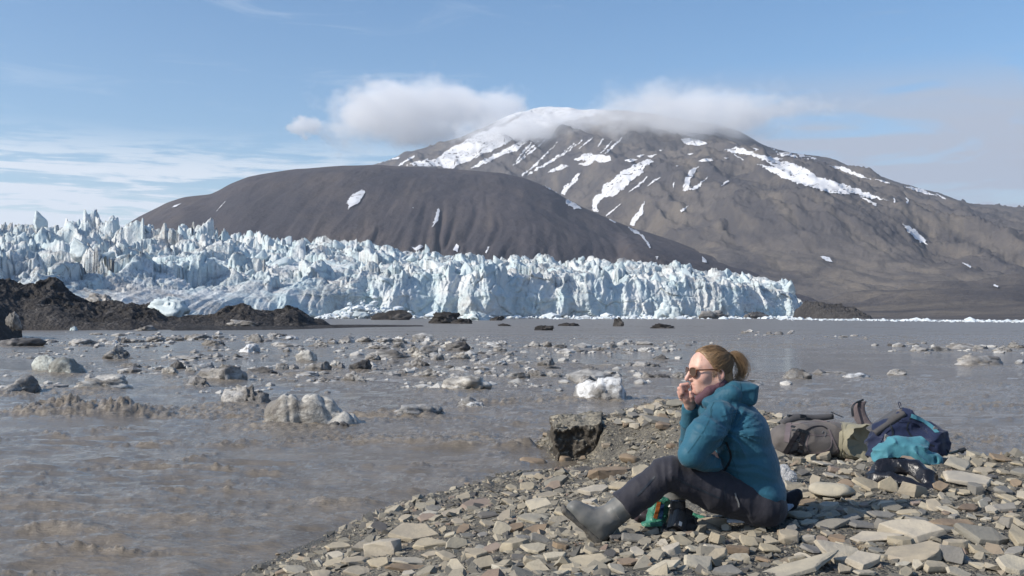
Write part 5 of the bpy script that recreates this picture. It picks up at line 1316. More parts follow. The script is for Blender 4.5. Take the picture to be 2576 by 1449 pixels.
for i, (px_, py_, w, h, tone, lab) in enumerate(FAR):
    b_ = py_ + h * .45
    d = water_d(max(b_, 799.6)); zb = 0
    if px_ < 700 and i >= 14: d = {424: 138, 250: 190, 612: 128, 35: 66, 185: 116, 360: 116}[px_]; zb = CAMZ - (b_ - HOR) / FPX * d
    d = min(d, 560 if px_ < 1300 else 620); sc = d / FPX; zb = max(zb, CAMZ - (b_ - HOR) / FPX * d) if i >= 14 else 0
    lx, hz_ = w * sc, h * sc
    mud = tone == 'mud'
    o = link('mud_mound' if mud else 'grounded_ice', ice_mesh(700 + i, 'pyramid' if h > .38 * w else 'ridge', 4, M_MUD if mud else M_ICE if tone == 'white' else None), None, (ray(px_, b_)[0] * d, d, zb + hz_ - hz_ * .85), (0, 0, ri.uniform(-.3, .3)), (lx * 1.1, lx * .6, hz_ * 1.7))
    o.color = (*ICE_COL.get(tone, (.3, .3, .3)), 1)
    tag(o, lab, 'mud mound' if mud else 'ice', 'mud mounds off the glacier front' if mud else 'grounded ice by the glacier')
# ---- brash ice: countless white bits at the glacier foot and along the far shore
def scatter_ice(name, pts, size, label, seed):
    r = np.random.RandomState(seed); V0, F0 = ico(1); vs, fs = [], []
    for i, (p, s_) in enumerate(zip(pts, size)):
        Q = V0 * (1 + .5 * r.uniform(-.5, .5, (len(V0), 1))) * np.array([1, .8, .55]) * s_ * r.uniform(.7, 1.3, 3)
        vs.append(Q + p); fs.append(F0 + i * len(V0))
    o = obj_np(name, np.concatenate(vs), np.concatenate(fs), M_BRASH, smooth=False)
    tag(o, label, 'ice', kind='stuff')
mb = Mat('brash ice', .6, .3); mb.color(mb.mix(mb.rng(mb.noise(.4, 4), .4, .65), (.60, .66, .68), (.78, .81, .82))); M_BRASH = mb.m
def wp(px, py): d = water_d(py); return np.array([ray(px, py)[0] * d, d, 0.0])
pts, sz_ = [], []
for i in range(520):
    px_ = ri.uniform(1960, 2620); f = ri.rand()
    py_ = np.interp(px_, [1960, 2576], [802.2, 808.6]) + abs(ri.normal(0, 1.4)) + .2
    pts.append(wp(px_, py_)); sz_.append(math.exp(ri.normal(-.75, .5)))
for i in range(260):
    px_ = ri.uniform(1380, 2040); py_ = 801.0 + abs(ri.normal(0, 1.0)); pts.append(wp(px_, py_)); sz_.append(math.exp(ri.normal(-.2, .5)))
scatter_ice('brash_ice', pts, sz_, 'line of white brash ice floating along the far shore', 4)
pts, sz_ = [], []
for i in range(900):
    px_ = ri.uniform(800, 2030) if i % 3 else ri.normal(930, 60)
    dd = np.interp(px_, sorted(G), [G[k][0][1] for k in sorted(G)]) - 4 - abs(ri.normal(0, 6)) * (2.0 if px_ < 1020 else 1)
    heap = max(0, 7 * math.exp(-((px_ - 930) / 70) ** 2))
    pts.append(np.array([ray(px_, 800)[0] * dd, dd, abs(ri.normal(0, 1)) * (.5 + heap * .6)])); sz_.append(math.exp(ri.normal(.25, .55)))
scatter_ice('ice_rubble', pts, sz_, 'broken ice rubble heaped along the foot of the ice wall', 6)

# ---- small broken ice bits and slush drifting between the chunks
pts, sz_ = [], []
cl = [(ri.uniform(-100, 1650), 838 + 150 * ri.uniform(0, 1) ** 1.3) for _ in range(120)]
for i in range(1500):
    c_ = cl[ri.randint(len(cl))] if ri.rand() < .5 else ICE[ri.randint(19, len(ICE))][:2]
    px_, py_ = c_[0] + ri.normal(0, 60), c_[1] + ri.normal(4, 5)
    if not (834 < py_ < 1040): continue
    d = water_d(py_); w = math.exp(ri.normal(math.log(7.5), .45)) * (0.7 + .6 * (py_ - 834) / 150)
    pts.append(np.array([ray(px_, py_)[0] * d, d, .0])); sz_.append(w / FPX * d)
M_BRASH = M_SLUSH = (lambda q: (q.color(q.mix(q.rng(q.noise(1.3, 5, .65), .40, .60), (.17, .16, .15), (.50, .485, .45))), q.bump(q.noise(14, 4, .6), .5, .03), q.m)[-1])(Mat('slushy ice', .6, .3))
scatter_ice('ice_fragments', pts, sz_, 'small grey ice fragments and slush drifting between the bigger chunks', 12)
# ================================================================== volumes for soft shapes
class Vol:
    def __init__(s, lo, hi, h):
        s.lo = np.asarray(lo, float); s.h = h
        s.ax = [np.arange(s.lo[i], hi[i] + h, h, dtype=np.float32) for i in range(3)]
        s.F = np.full([len(a) for a in s.ax], 1.0, np.float32)
    def sub(s, lo, hi):
        sl = tuple(slice(max(0, int((lo[i] - s.lo[i]) / s.h)), max(1, min(len(s.ax[i]), int((hi[i] - s.lo[i]) / s.h) + 2))) for i in range(3))
        return sl, np.stack(np.meshgrid(*[s.ax[i][sl[i]] for i in range(3)], indexing='ij'), -1)
    def op(s, fn, c, r, k=0.01, mode='u'):
        c = np.asarray(c, float); r = np.broadcast_to(np.asarray(r, float), 3)
        sl, P = s.sub(c - r - k * 2, c + r + k * 2)
        if 0 in P.shape: return
        D = fn(P)
        s.F[sl] = smin(s.F[sl], D, k) if mode == 'u' else smax(s.F[sl], -D, k)
    def cap(s, a, b, ra, rb=None, k=0.01, mode='u'):
        a = np.asarray(a, float); b = np.asarray(b, float); rb = ra if rb is None else rb
        s.op(lambda P: cap(P, a, b, ra, rb), (a + b) / 2, np.abs(b - a) / 2 + max(ra, rb) * 1.25 + .01, k, mode)
    def path(s, pts, rs, k=0.01):
        for i in range(len(pts) - 1): s.cap(pts[i], pts[i + 1], rs[i], rs[i + 1], k)
    def ell(s, c, r, R=None, k=0.01, mode='u'):
        s.op(lambda P: ell(P, c, r, R), c, max(r) * 1.3 + .01, k, mode)
    def box(s, c, h, rad, R=None, k=0.01, mode='u'):
        s.op(lambda P: rbox(P, c, h, rad, R), c, float(np.linalg.norm(h)) + .02, k, mode)
    def cut(s, pt, n, k=0.004):
        """remove everything on the side n points to"""
        _, P = s.sub(s.lo, [a[-1] for a in s.ax]); n = np.asarray(n, np.float32); n /= np.linalg.norm(n)
        s.F = smax(s.F, (P - np.asarray(pt, np.float32)) @ n, k)
    def fold(s, fn):
        _, P = s.sub(s.lo, [a[-1] for a in s.ax]); m = np.abs(s.F) < .04
        s.F[m] += fn(P[m][:, 0], P[m][:, 1], P[m][:, 2])
    def mesh(s):
        return snets(s.F, s.lo, s.h)
    def obj(s, name, mat, parent=None, attrs=None):
        V, Q = s.mesh(); L = np.array(parent.location) if parent else np.zeros(3)
        return obj_np(name, V - L, Q, mat, parent, True, attrs(V) if attrs else None)
def wv(px, py, d): return np.array(W(px, py, d))
def part_mesh(name, VF, mat, parent, smooth=False):
    V, F = VF; L = np.array(parent.location) if parent else np.zeros(3)
    return obj_np(name, np.asarray(V) - L, np.asarray(F), mat, parent, smooth)
def cloth(name, base, dark=None, rough=0.75, weave=900, bmp=.35, wr=26):
    m = Mat(name, rough, 0.2)
    dark = dark or tuple(x * .72 for x in base)
    m.color(m.mix(m.rng(m.noise(7, 5, .6), .35, .7), base, dark))
    m.b.inputs['Sheen Weight'].default_value = .12
    n1 = m.bump(m.noise(wr, 4, .55, dist=.5), bmp, .012); m.bump(m.noise(weave, 2), .12, .001, n1)
    return m.m
# ================================================================== PERSON
BASE = wv(1880, 1320, 4.7)
person = empty('person', BASE)
tag(person, 'woman in teal jacket sitting with chin on fist, wearing sunglasses and rubber boots', 'person')
DM = 4.75
# --- head frame
YAW, NOD = math.radians(14), math.radians(-2)
HF = np.array([-math.cos(YAW) * math.cos(NOD), -math.sin(YAW) * math.cos(NOD), math.sin(NOD)])
HL = np.cross(np.array([0, 0, 1.0]), HF); HL /= np.linalg.norm(HL)        # towards her left = towards the camera
HU = np.cross(HF, HL)
HR = np.stack([HF, HL, HU], 1)
HC = wv(1789, 925, 4.74)
def hp(f, l, u): return HC + HF * f + HL * l + HU * u
def hcoord(V): return (V - HC) @ HR
m = Mat('skin', 0.48, 0.4)
bl = m.attr('blush').outputs['Fac']
c = m.mix(m.rng(m.noise(38, 4, .6), .35, .7), (0.66, 0.42, 0.335), (0.57, 0.34, 0.265))
c = m.mix(bl, c, (0.50, 0.20, 0.165))
m.color(c); m.b.inputs['Subsurface Weight'].default_value = .12; m.b.inputs['Subsurface Radius'].default_value = (.012, .005, .003); m.b.inputs['Subsurface Scale'].default_value = .5
m.bump(m.noise(420, 3), .12, .0012)
M_SKIN = m.m
vb = Vol((.62, 4.42, .72), (1.36, 5.06, 1.66), .0042)
# torso, pelvis and limbs under the clothes
vb.path([wv(1905, 1250, DM), wv(1868, 1115, DM), wv(1832, 1045, DM)], [.09, .10, .07], .03)
vb.cap(wv(1830, 1050, 4.66), wv(1828, 1050, 4.86), .05, .05, .03)
vb.path([wv(1818, 1052, 4.64), wv(1772, 1097, 4.545), wv(1738, 1142, 4.505), wv(1785, 1164, 4.60)], [.036, .036, .028, .022], .02)
vb.path([wv(1800, 1050, 4.90), wv(1738, 1122, 4.955), wv(1736, 1030, 4.82)], [.036, .028, .024], .02)
# neck and head
vb.cap(hp(-.035, 0, -.075), wv(1822, 1020, 4.76), .052, .06, .03)
vb.ell(hp(-.002, 0, .008), (.097, .073, .086), HR, .01)
vb.ell(hp(.046, 0, .014), (.052, .058, .056), HR, .03)
vb.ell(hp(.043, 0, -.048), (.056, .058, .072), HR, .03)
for sgn in (1, -1):
    vb.cap(hp(-.012, sgn * .052, -.062), hp(.072, sgn * .012, -.104), .021, .016, .03)
    vb.ell(hp(.066, sgn * .040, -.042), (.022, .022, .022), HR, .025)
    vb.cap(hp(.095, sgn * .012, .010), hp(.084, sgn * .045, .010), .009, .008, .015)
vb.ell(hp(.080, 0, -.103), (.019, .021, .018), HR, .018)
vb.ell(hp(.081, 0, -.072), (.023, .029, .024), HR, .02)
vb.cap(hp(.101, 0, -.004), hp(.1285, 0, -.046), .0085, .0100, .010)
for sgn in (1, -1):
    vb.ell(hp(.107, sgn * .0115, -.0505), (.0135, .0075, .0075), HR, .006)
    vb.ell(hp(.105, sgn * .033, -.010), (.015, .016, .013), HR, .010, 's')
    vb.ell(hp(.087, sgn * .032, -.010), (.0125, .0125, .0125), HR, .004)
    vb.ell(hp(.1165, sgn * .0058, -.0575), (.004, .0028, .003), HR, .003, 's')
    vb.cap(hp(.1035, 0, -.0725), hp(.091, sgn * .021, -.0765), .0050, .0036, .005)
    vb.cap(hp(.1020, 0, -.0830), hp(.090, sgn * .019, -.0790), .0058, .0036, .005)
    vb.cap(hp(.107, 0, -.0780), hp(.094, sgn * .022, -.0785), .0016, .0014, .003, 's')
    Re = HR @ rotm(0, 14, -sgn * 18)
    vb.ell(hp(-.012, sgn * .0755, -.026), (.0185, .0065, .030), Re, .006)
    vb.ell(hp(-.008, sgn * .0835, -.022), (.0100, .0060, .019), Re, .005, 's')
vb.cap(hp(.105, 0, -.0915), hp(.100, 0, -.0925), .005, .005, .006, 's')
# right fist under the mouth
vb.path([wv(1736, 1034, 4.82), wv(1735, 1012, 4.78), wv(1727, 996, 4.755)], [.025, .025, .022], .02)
vb.ell(wv(1727, 998, 4.762), (.025, .034, .028), None, .018)
fing = [((1722, 985, 4.712), (1719, 967, 4.706), (1735, 964, 4.708), (1737, 972, 4.722), .0092), ((1718, 990, 4.728), (1714, 975, 4.722), (1730, 974, 4.722), (1733, 982, 4.735), .0095),
        ((1717, 997, 4.746), (1713, 984, 4.742), (1728, 984, 4.740), (1731, 990, 4.752), .0088), ((1719, 1003, 4.764), (1715, 993, 4.764), (1727, 993, 4.76), (1730, 997, 4.77), .0076)]
HSH = np.array([-.010, 0, -.004])
for a, b_, c_, d_, q in fing: vb.path([wv(*a) + HSH, wv(*b_) + HSH, wv(*c_) + HSH, wv(*d_) + HSH], [q * 1.08, q, q * .92, q * .8], .0035)
vb.path([wv(1742, 1006, 4.735), wv(1740, 996, 4.712), wv(1737, 987, 4.705)], [.0125, .0105, .0082], .006)
# left hand tucked at the belly
vb.path([wv(1790, 1166, 4.60), wv(1793, 1152, 4.625)], [.024, .026], .02)
for i in range(4):
    a = wv(1784 + i * 2.5, 1152 + i * 3.0, 4.60 + i * .016)
    vb.path([a, a + [.004, .004, .020], a + [.024, .010, .026], a + [.032, .012, .008]], [.0095, .009, .0085, .0075], .004)
vb.path([wv(1783, 1162, 4.60), wv(1779, 1150, 4.592), wv(1781, 1142, 4.60)], [.011, .0095, .008], .006)
def blush(V):
    h = hcoord(V); b_ = np.zeros(len(V))
    b_ = np.maximum(b_, .85 * np.exp(-((h[:, 2] + .0785) / .0062) ** 2 - ((np.abs(h[:, 1])) / .018) ** 4) * (h[:, 0] > .085))
    for sgn in (1, -1): b_ = np.maximum(b_, .35 * np.exp(-(((h[:, 0] - .066) / .028) ** 2 + ((h[:, 1] - sgn * .05) / .025) ** 2 + ((h[:, 2] + .045) / .024) ** 2)))
    b_ = np.maximum(b_, .38 * np.exp(-(((h[:, 0] - .12) / .018) ** 2 + (h[:, 1] / .015) ** 2 + ((h[:, 2] + .046) / .016) ** 2)))
    b_ = np.maximum(b_, .35 * (np.abs(h[:, 1]) > .068) * (h[:, 0] < -.005) * (h[:, 2] < .01) * (h[:, 2] > -.07))
    q = (V[:, 2] < 1.52) & (np.linalg.norm(V - wv(1724, 982, 4.73), axis=1) < .055)
    return {'blush': np.where(q, .30, b_)}
vb.obj('body', M_SKIN, person, blush)
# --- hair
def strands(paths, r, n=3):
    """paths: list of (k, 3) arrays -> thin tapered tubes"""
    return join_parts([tube(p, np.linspace(r, r * .35, len(p)) if np.isscalar(r) else r, n, False) for p in paths])
m = Mat('blond hair', 0.42, 0.45)
sh_ = m.attr('tone').outputs['Fac']
m.color(m.mix(sh_, (0.12, 0.072, 0.040), (0.42, 0.275, 0.145))); M_HAIR = m.m
vh = Vol(HC - .15, HC + .15, .004)
_, Ph = vh.sub(vh.lo, [a[-1] for a in vh.ax]); hh = (Ph - HC) @ HR.astype(np.float32)
sk = smin(smin(ell(Ph, hp(-.002, 0, .009), (.104, .079, .093), HR), ell(Ph, hp(-.060, 0, -.065), (.045, .058, .050), HR), .03), ell(Ph, hp(.046, 0, .020), (.056, .061, .060), HR), .03)
xm = np.interp(hh[..., 2], [-.12, -.06, -.03, -.005, .03, .06, .075, .10], [-.050, -.040, -.004, .020, .040, .056, .062, .072])
vh.F = smax(smax(sk, hh[..., 0] - xm, .008), -.115 - hh[..., 2], .01).astype(np.float32)
vh.fold(lambda x, y, z: .0022 * fbm(x * 40, y * 60, z * 130, 3))
TIE = hp(-.092, -.004, .050)
hair = vh.obj('hair', M_HAIR, person, lambda V: {'tone': np.clip(.42 + .5 * fbm(V[:, 0] * 30, V[:, 1] * 60, V[:, 2] * 160, 3), 0, 1)})
rh = np.random.RandomState(21)
ps, tn = [], []
def on_scalp(h, lift):
    q = h / np.array([.104, .079, .093]); q = q / np.linalg.norm(q)
    e1 = q * (np.array([.104, .079, .093]) + lift)
    h2 = e1 + np.array([-.002, 0, .009])
    # forehead bulge
    c2 = np.array([.046, 0, .020]); r2 = np.array([.056, .061, .060]) + lift
    d_ = h2 - c2; k_ = np.linalg.norm(d_ / r2)
    if h2[0] > .03 and k_ < 1: h2 = c2 + d_ / max(k_, .2)
    return h2
tie_h = hcoord(TIE[None])[0]
for i in range(1500):
    u = rh.uniform(-.05, .098); lat = rh.choice([1, -1]) if u < .055 else rh.uniform(-1, 1)
    f0 = np.interp(u, [-.06, -.03, -.005, .03, .06, .075, .10], [-.040, -.004, .022, .042, .058, .064, .070])
    st_ = np.array([f0 * rh.uniform(.2, 1.0) - rh.uniform(0, .07) * (rh.rand() < .5), lat * .08 * (1 if u < .055 else .7), u])
    lift = abs(rh.normal(.0015, .0022)); pth = []
    wob = rh.uniform(-.012, .012)
    for t_ in np.linspace(0, 1, 11):
        h = st_ * (1 - t_) + tie_h * t_; h = h + np.array([0, 0, wob * math.sin(t_ * math.pi)])
        pth.append(HC + HR @ (on_scalp(h, lift + .001 * math.sin(t_ * 9 + i)) if t_ < .93 else h))
    ps.append(np.array(pth)); tn.append(rh.beta(2, 1.6))
pony = spline([TIE, wv(1850, 892, 4.75), wv(1863, 908, 4.75), wv(1868, 930, 4.75), wv(1860, 952, 4.75), wv(1848, 964, 4.75)], 5)
for i in range(620):
    o_ = rh.normal(size=3) * np.array([.011, .012, .008]); cu = rh.uniform(.002, .010); ph = rh.uniform(0, 6); ln = rh.randint(12, len(pony) + 1)
    k_ = np.linspace(0, 1, len(pony))[:, None]
    pth = pony + o_ * (0.35 + 1.1 * np.sin(k_ * 2.4)) + np.concatenate([np.sin(k_ * 9 + ph), np.cos(k_ * 7 + ph), np.sin(k_ * 8 + ph * 2)], 1) * cu * k_
    ps.append(pth[:ln]); tn.append(rh.beta(2, 1.3))
for i in range(90):         # fly-away wisps
    st_ = np.array([rh.uniform(-.09, .06), rh.uniform(-.05, .07), rh.uniform(.02, .09)]); p0 = HC + HR @ on_scalp(st_, .002)
    dr = HR @ np.array([rh.uniform(-1, .4), rh.uniform(-.3, .5), rh.uniform(.1, .9)]); L_ = rh.uniform(.015, .045)
    ps.append(np.array([p0 + dr * L_ * t_ + np.array([0, 0, -.25 * L_ * t_ * t_]) for t_ in np.linspace(0, 1, 6)])); tn.append(.85)
for i in range(40):         # tufts before the ear and above the hood
    p0 = hp(.016 + rh.uniform(-.012, .01), .078, -.012 + rh.uniform(-.012, .01)) if i < 22 else wv(1878 + rh.uniform(0, 14), 958, 4.76)
    dr = HR @ np.array([rh.uniform(-.3, 1), .15, rh.uniform(-1.4, -.3)]) if i < 22 else np.array([rh.uniform(.2, 1), 0, rh.uniform(-.2, .6)])
    ps.append(np.array([p0 + dr * .028 * t_ + np.array([.006 * math.sin(t_ * 3 + i), 0, -.012 * t_ * t_]) for t_ in np.linspace(0, 1, 6)])); tn.append(.6)
V, F = strands(ps, .0008)
att = np.repeat(tn, [len(p) * 3 for p in ps])
hs = obj_np('ponytail', V - np.array(BASE), F, M_HAIR, person, True, {'tone': att}); hs['kind'] = 'stuff'
m = Mat('dark hair tie', .7); m.color((.02, .016, .02))
th = np.linspace(0, 2 * math.pi, 18)
part_mesh('hair_tie', tube([TIE + HL * .016 * math.cos(a) + HU * .016 * math.sin(a) + HF * -.004 for a in th], .0055, 6, False), m.m, person, True)
# --- sunglasses
m = Mat('tortoise frame', .25, .5); m.color(m.mix(m.rng(m.noise(90, 3), .4, .65), (.045, .016, .010), (.16, .055, .02))); M_TORT = m.m
m = Mat('brown lens', .06, .6); m.color((.085, .058, .045)); M_LENS = m.m
glass_c = hp(.1135, 0, -.0135)
def lens_pts(sgn, k=1.0, n=28):
    out = []
    for a in np.linspace(0, 2 * math.pi, n, endpoint=False):
        x = math.copysign(abs(math.cos(a)) ** .72, math.cos(a)) * .0255 * k; y = math.copysign(abs(math.sin(a)) ** .78, math.sin(a)) * (.0185 if math.sin(a) > 0 else .0235) * k
        if math.sin(a) < 0: x *= 1 - .16 * abs(math.sin(a))
        lat = sgn * .0335 + x
        out.append(glass_c + HL * lat + HU * (y + .001) + HF * (-.011 * (lat / .06) ** 2))
    return np.array(out)
sg = empty('sunglasses', glass_c); sg.parent = person; sg.location = Vector(glass_c - BASE)
def sgp(name, VF, mat, smooth=True):
    return obj_np(name, np.asarray(VF[0]) - np.asarray(glass_c), np.asarray(VF[1]), mat, sg, smooth)
for sgn in (1, -1):
    L_ = lens_pts(sgn); sgp('frame', tube(np.concatenate([L_, L_[:2]]), .0026, 8, False), M_TORT)
    I_ = lens_pts(sgn, .97); c_ = I_.mean(0)
    sgp('lens', (np.concatenate([I_ + HF * .0006, I_ - HF * .0008, [c_ + HF * .0018, c_ - HF * .0003]]), np.array([[56, i, (i + 1) % 28] for i in range(28)] + [[57, 28 + (i + 1) % 28, 28 + i] for i in range(28)])), M_LENS)
    e0 = glass_c + HL * sgn * .060 + HU * .010 - HF * .010
    sgp('temple_arm', ribbon([e0, e0 + HL * sgn * .004 - HF * .010, glass_c + HL * sgn * .0765 + HU * .010 - HF * .075, glass_c + HL * sgn * .080 + HU * .008 - HF * .118, glass_c + HL * sgn * .080 - HU * .008 - HF * .132], .0062, .0034, HU), M_TORT, False)
sgp('bridge', tube([glass_c + HL * l_ + HU * (.006 + .002 * math.cos(l_ * 200)) + HF * .001 for l_ in np.linspace(-.010, .010, 6)], .0028, 8), M_TORT)
# --- scarf
M_SCARF = cloth('mauve scarf', (.120, .062, .078), wr=40)
vs_ = Vol(wv(1750, 1030, 4.60), wv(1850, 930, 4.92), .006)
vs_.path([wv(1762, 1004, 4.70), wv(1785, 985, 4.685), wv(1812, 968, 4.70), wv(1832, 962, 4.76)], [.022, .025, .028, .030], .02)
vs_.path([wv(1762, 1004, 4.70), wv(1772, 1006, 4.80), wv(1800, 985, 4.85), wv(1832, 962, 4.80)], [.022, .026, .030, .030], .02)
vs_.fold(lambda x, y, z: .005 * fbm(x * 30 + z * 30, y * 12, z * 22, 3))
vs_.obj('scarf', M_SCARF, person)
# --- jacket
M_JKT = cloth('teal jacket', (.027, .112, .165), (.021, .088, .134), .55, 1200, .42, 30)
vj = Vol(wv(1680, 1320, 4.34), wv(2010, 930, 5.16), .0062)
_, Pj = vj.sub(vj.lo, [a[-1] for a in vj.ax])
Qj = Pj.copy(); Qj[..., 1] = (Qj[..., 1] - DM) * .80 + DM
def tcap(a, b, ra, rb): return cap(Qj, wv(*a, DM), wv(*b, DM), ra, rb)
T_ = smin(tcap((1899, 1235), (1878, 1170), .130, .138), tcap((1878, 1170), (1854, 1095), .138, .140), .04)
T_ = smin(T_, tcap((1854, 1095), (1818, 1035), .138, .112), .05)
T_ = smin(T_, ell(Pj, wv(1908, 1242, DM), (.112, .185, .11)), .04)
hem_a, hem_b = wv(1972, 1283, DM), wv(1795, 1180, DM)
hn = np.array([-(hem_b - hem_a)[2], 0, (hem_b - hem_a)[0]]); hn /= np.linalg.norm(hn); hn = hn if hn[2] < 0 else -hn
T_ = smax(T_, (Pj - hem_a.astype(np.float32)) @ hn.astype(np.float32), .012)
def scap(a, b, ra, rb): return cap(Pj, wv(*a), wv(*b), ra, rb)
sl = smin(scap((1812, 1042, 4.62), (1772, 1095, 4.54), .066, .069), scap((1772, 1095, 4.54), (1736, 1143, 4.50), .069, .054), .04)
sl = smin(sl, scap((1736, 1146, 4.50), (1795, 1172, 4.61), .052, .038), .02)
sr = smin(scap((1792, 1045, 4.93), (1735, 1128, 4.96), .080, .052), scap((1735, 1125, 4.96), (1735, 1030, 4.82), .050, .041), .02)
cuffn = (wv(1736, 1012, 4.78) - wv(1724, 1128, 4.96)); cuffn /= np.linalg.norm(cuffn)
sr = smax(sr, (Pj - wv(1735, 1022, 4.80).astype(np.float32)) @ cuffn.astype(np.float32), .004)
vj.F = smin(smin(T_, sl, .007), sr, .015).astype(np.float32)
vj.op(lambda P: cap(P, wv(1782, 1014, 4.67), wv(1840, 992, 4.66), .030, .048), wv(1808, 1002, 4.66), .14, .012)
vj.op(lambda P: cap(P, wv(1775, 1012, 4.86), wv(1840, 985, 4.86), .040, .050), wv(1808, 998, 4.86), .14, .012)
AP = wv(1838, 1088, 4.56)       # armpit: creases fan out from here
def folds(x, y, z):
    w1 = .35 * pn(x * 5, y * 5, z * 5); w2 = .3 * pn(x * 7 + 9, y * 7, z * 7)
    dx, dz = x - AP[0], z - AP[2]; r_ = np.sqrt(dx * dx + dz * dz + (y - AP[1]) ** 2 * .4); an = np.arctan2(dz, dx)
    flank = np.exp(-((x - AP[0] - .03) / .13) ** 2 - ((z - AP[2] + .06) / .20) ** 2) + .35
    hz = .0085 * flank * (crs(x * 2.6 + w1, y * 2, z * 13 + 2.4 * x + w2, 4) - .3)
    hz2 = .0040 * (crs(x * 4 + 5, y * 4, z * 26 + 4 * x + w1, 3) - .3) * flank
    fan = .013 * (crs(an * 3.2 + w1, r_ * 2, 2.0, 5) - .25) * np.exp(-((r_ - .075) / .07) ** 2) * (y < 4.85)
    tor = sst(x, .83, .93)
    d1 = (x * .45 + z * .9)
    slv = .0085 * (crs(d1 * 9 + w2, (x - z) * 2.2 + w1, y * 3, 4) - .3) * (1 - tor)
    quilt = .0030 * (crs(x * 1.5, y * 2, z * 9.0 + .8 * x + w1, 3) - .4)
    return -((hz + hz2) * tor + fan + slv) + .003 * fbm(x * 8, y * 8, z * 9, 2)
vj.fold(folds)
# neck opening
vj.op(lambda P: cap(P, wv(1795, 975, 4.76), wv(1838, 985, 4.76), .060, .055), wv(1812, 978, 4.76), .12, .01, 's')
vj.obj('jacket', M_JKT, person)
vhd = Vol(wv(1745, 1045, 4.54), wv(1920, 935, 5.0), .0065)
vhd.box(wv(1859, 985, 4.77), (.072, .125, .054), .038, rotm(0, 7, 0), .02)
vhd.cap(wv(1840, 985, 4.675), wv(1778, 992, 4.685), .042, .017, .03)
vhd.cap(wv(1840, 985, 4.865), wv(1778, 992, 4.855), .042, .017, .03)
vhd.cap(wv(1800, 968, 4.77), wv(1832, 975, 4.77), .052, .050, .02, 's')
vhd.fold(lambda x, y, z: -.008 * (crs(x * 3 + z * 4 + .3 * pn(x * 8, y * 8, z * 8), y * 2, z * 13 - x * 4, 4) - .3) + .006 * fbm(x * 11, y * 9, z * 12, 2))
vhd.obj('hood', M_JKT, person)
m = Mat('dark trim', .6); m.color((.012, .016, .022)); M_TRIM = m.m
def surf_path(pts, n=8): return spline([wv(*p) for p in pts], n)
M_SEAM = cloth('teal seam tape', (.018, .085, .12))
def project(name, pts, width, mat, bv, off=.002, thick=.0025, parent=person, tubes=False):
    """lay a narrow strip on a surface along a pixel polyline"""
    P2 = spline([(a, b_, 0) for a, b_ in pts], 6); out = []
    for a, b_, _z in P2:
        rx, rz = ray(a, b_); d_ = Vector((rx, 1, rz)).normalized(); h = bv.ray_cast(Vector((0, 0, CAMZ)), d_)
        if h[0] is not None: out.append((np.array(h[0]) - np.array(d_) * off, np.array(h[1]) if h[1].dot(d_) < 0 else -np.array(h[1])))
    if len(out) < 3: return None
    C_ = np.array([o[0] for o in out]); N_ = np.array([o[1] for o in out])
    if tubes: return part_mesh(name, tube(C_, width / 2, 6), mat, parent, True)
    T2 = np.gradient(C_, axis=0); S_ = np.cross(T2, N_)
    return part_mesh(name, ribbon(C_, width, thick, S_), mat, parent)
def bvh_of(o):
    me = o.data; L = np.array(o.matrix_basis.translation) + (np.array(o.parent.location) if o.parent else 0)
    V = np.empty(len(me.vertices) * 3, np.float32); me.vertices.foreach_get('co', V); V = V.reshape(-1, 3) + L
    return BVHTree.FromPolygons(V.tolist(), [list(p.vertices) for p in me.polygons])
kids = {c_.name: c_ for c_ in person.children}
bj = bvh_of(kids['jacket']); bh = bvh_of(kids['hood'])
project('pocket_zip', [(1826, 1112), (1836, 1135), (1838, 1155), (1826, 1178), (1816, 1190)], .010, M_TRIM, bj)
project('hem_band', [(1966, 1270), (1930, 1270), (1890, 1248), (1850, 1218), (1828, 1203)], .010, M_SEAM, bj, .0008, .002)
project('cuff', [(1717, 1028), (1728, 1025), (1742, 1024), (1750, 1026)], .012, M_SEAM, bj, .001, .002)
project('side_seam', [(1812, 1100), (1830, 1130), (1850, 1175), (1862, 1220)], .0035, M_SEAM, bj, .0004, .0015)
project('sleeve_seam', [(1792, 1030), (1778, 1070), (1752, 1110), (1730, 1140)], .0035, M_SEAM, bj, .0004, .0015)
project('back_yoke_seam', [(1815, 1048), (1850, 1040), (1885, 1046), (1912, 1062)], .0035, M_SEAM, bj, .0004, .0015)
project('shoulder_seam', [(1796, 1012), (1788, 1030), (1790, 1050)], .004, M_SEAM, bj, .0005)
project('hood_seam', [(1862, 962), (1864, 985), (1862, 1010)], .004, M_SEAM, bh, .0005)
# --- trousers
M_TROU = cloth('charcoal trousers', (.032, .032, .041), (.023, .023, .031), .7, 1000, .35, 30)
vt = Vol(wv(1545, 1350, 4.40), wv(2000, 1095, 5.1), .0075)
kn = wv(1672, 1190, 4.585)
vt.path([wv(1908, 1270, 4.665), wv(1800, 1234, 4.63), wv(1690, 1194, 4.59)], [.105, .092, .078], .03)
vt.path([wv(1674, 1190, 4.585), wv(1620, 1232, 4.575), wv(1560, 1280, 4.565)], [.074, .071, .071], .022)
vt.path([wv(1908, 1270, 4.88), wv(1712, 1196, 4.92)], [.10, .078], .03)
vt.path([wv(1712, 1196, 4.92), wv(1702, 1206, 4.93)], [.072, .066], .02)
vt.ell(wv(1908, 1270, 4.76), (.125, .20, .105), None, .04)
ax_ = wv(1560, 1280, 4.565) - wv(1674, 1190, 4.585)
_, Pt = vt.sub(vt.lo, [a[-1] for a in vt.ax])
cutd = (Pt - wv(1567, 1274, 4.565).astype(np.float32)) @ (ax_ / np.linalg.norm(ax_)).astype(np.float32)
near_leg = Pt[..., 0] < wv(1640, 1230, 4.6)[0]
vt.F = np.where(near_leg, smax(vt.F, cutd, .004), vt.F)
vt.cut(wv(1900, 1326, 4.7), (0, 0, -1))
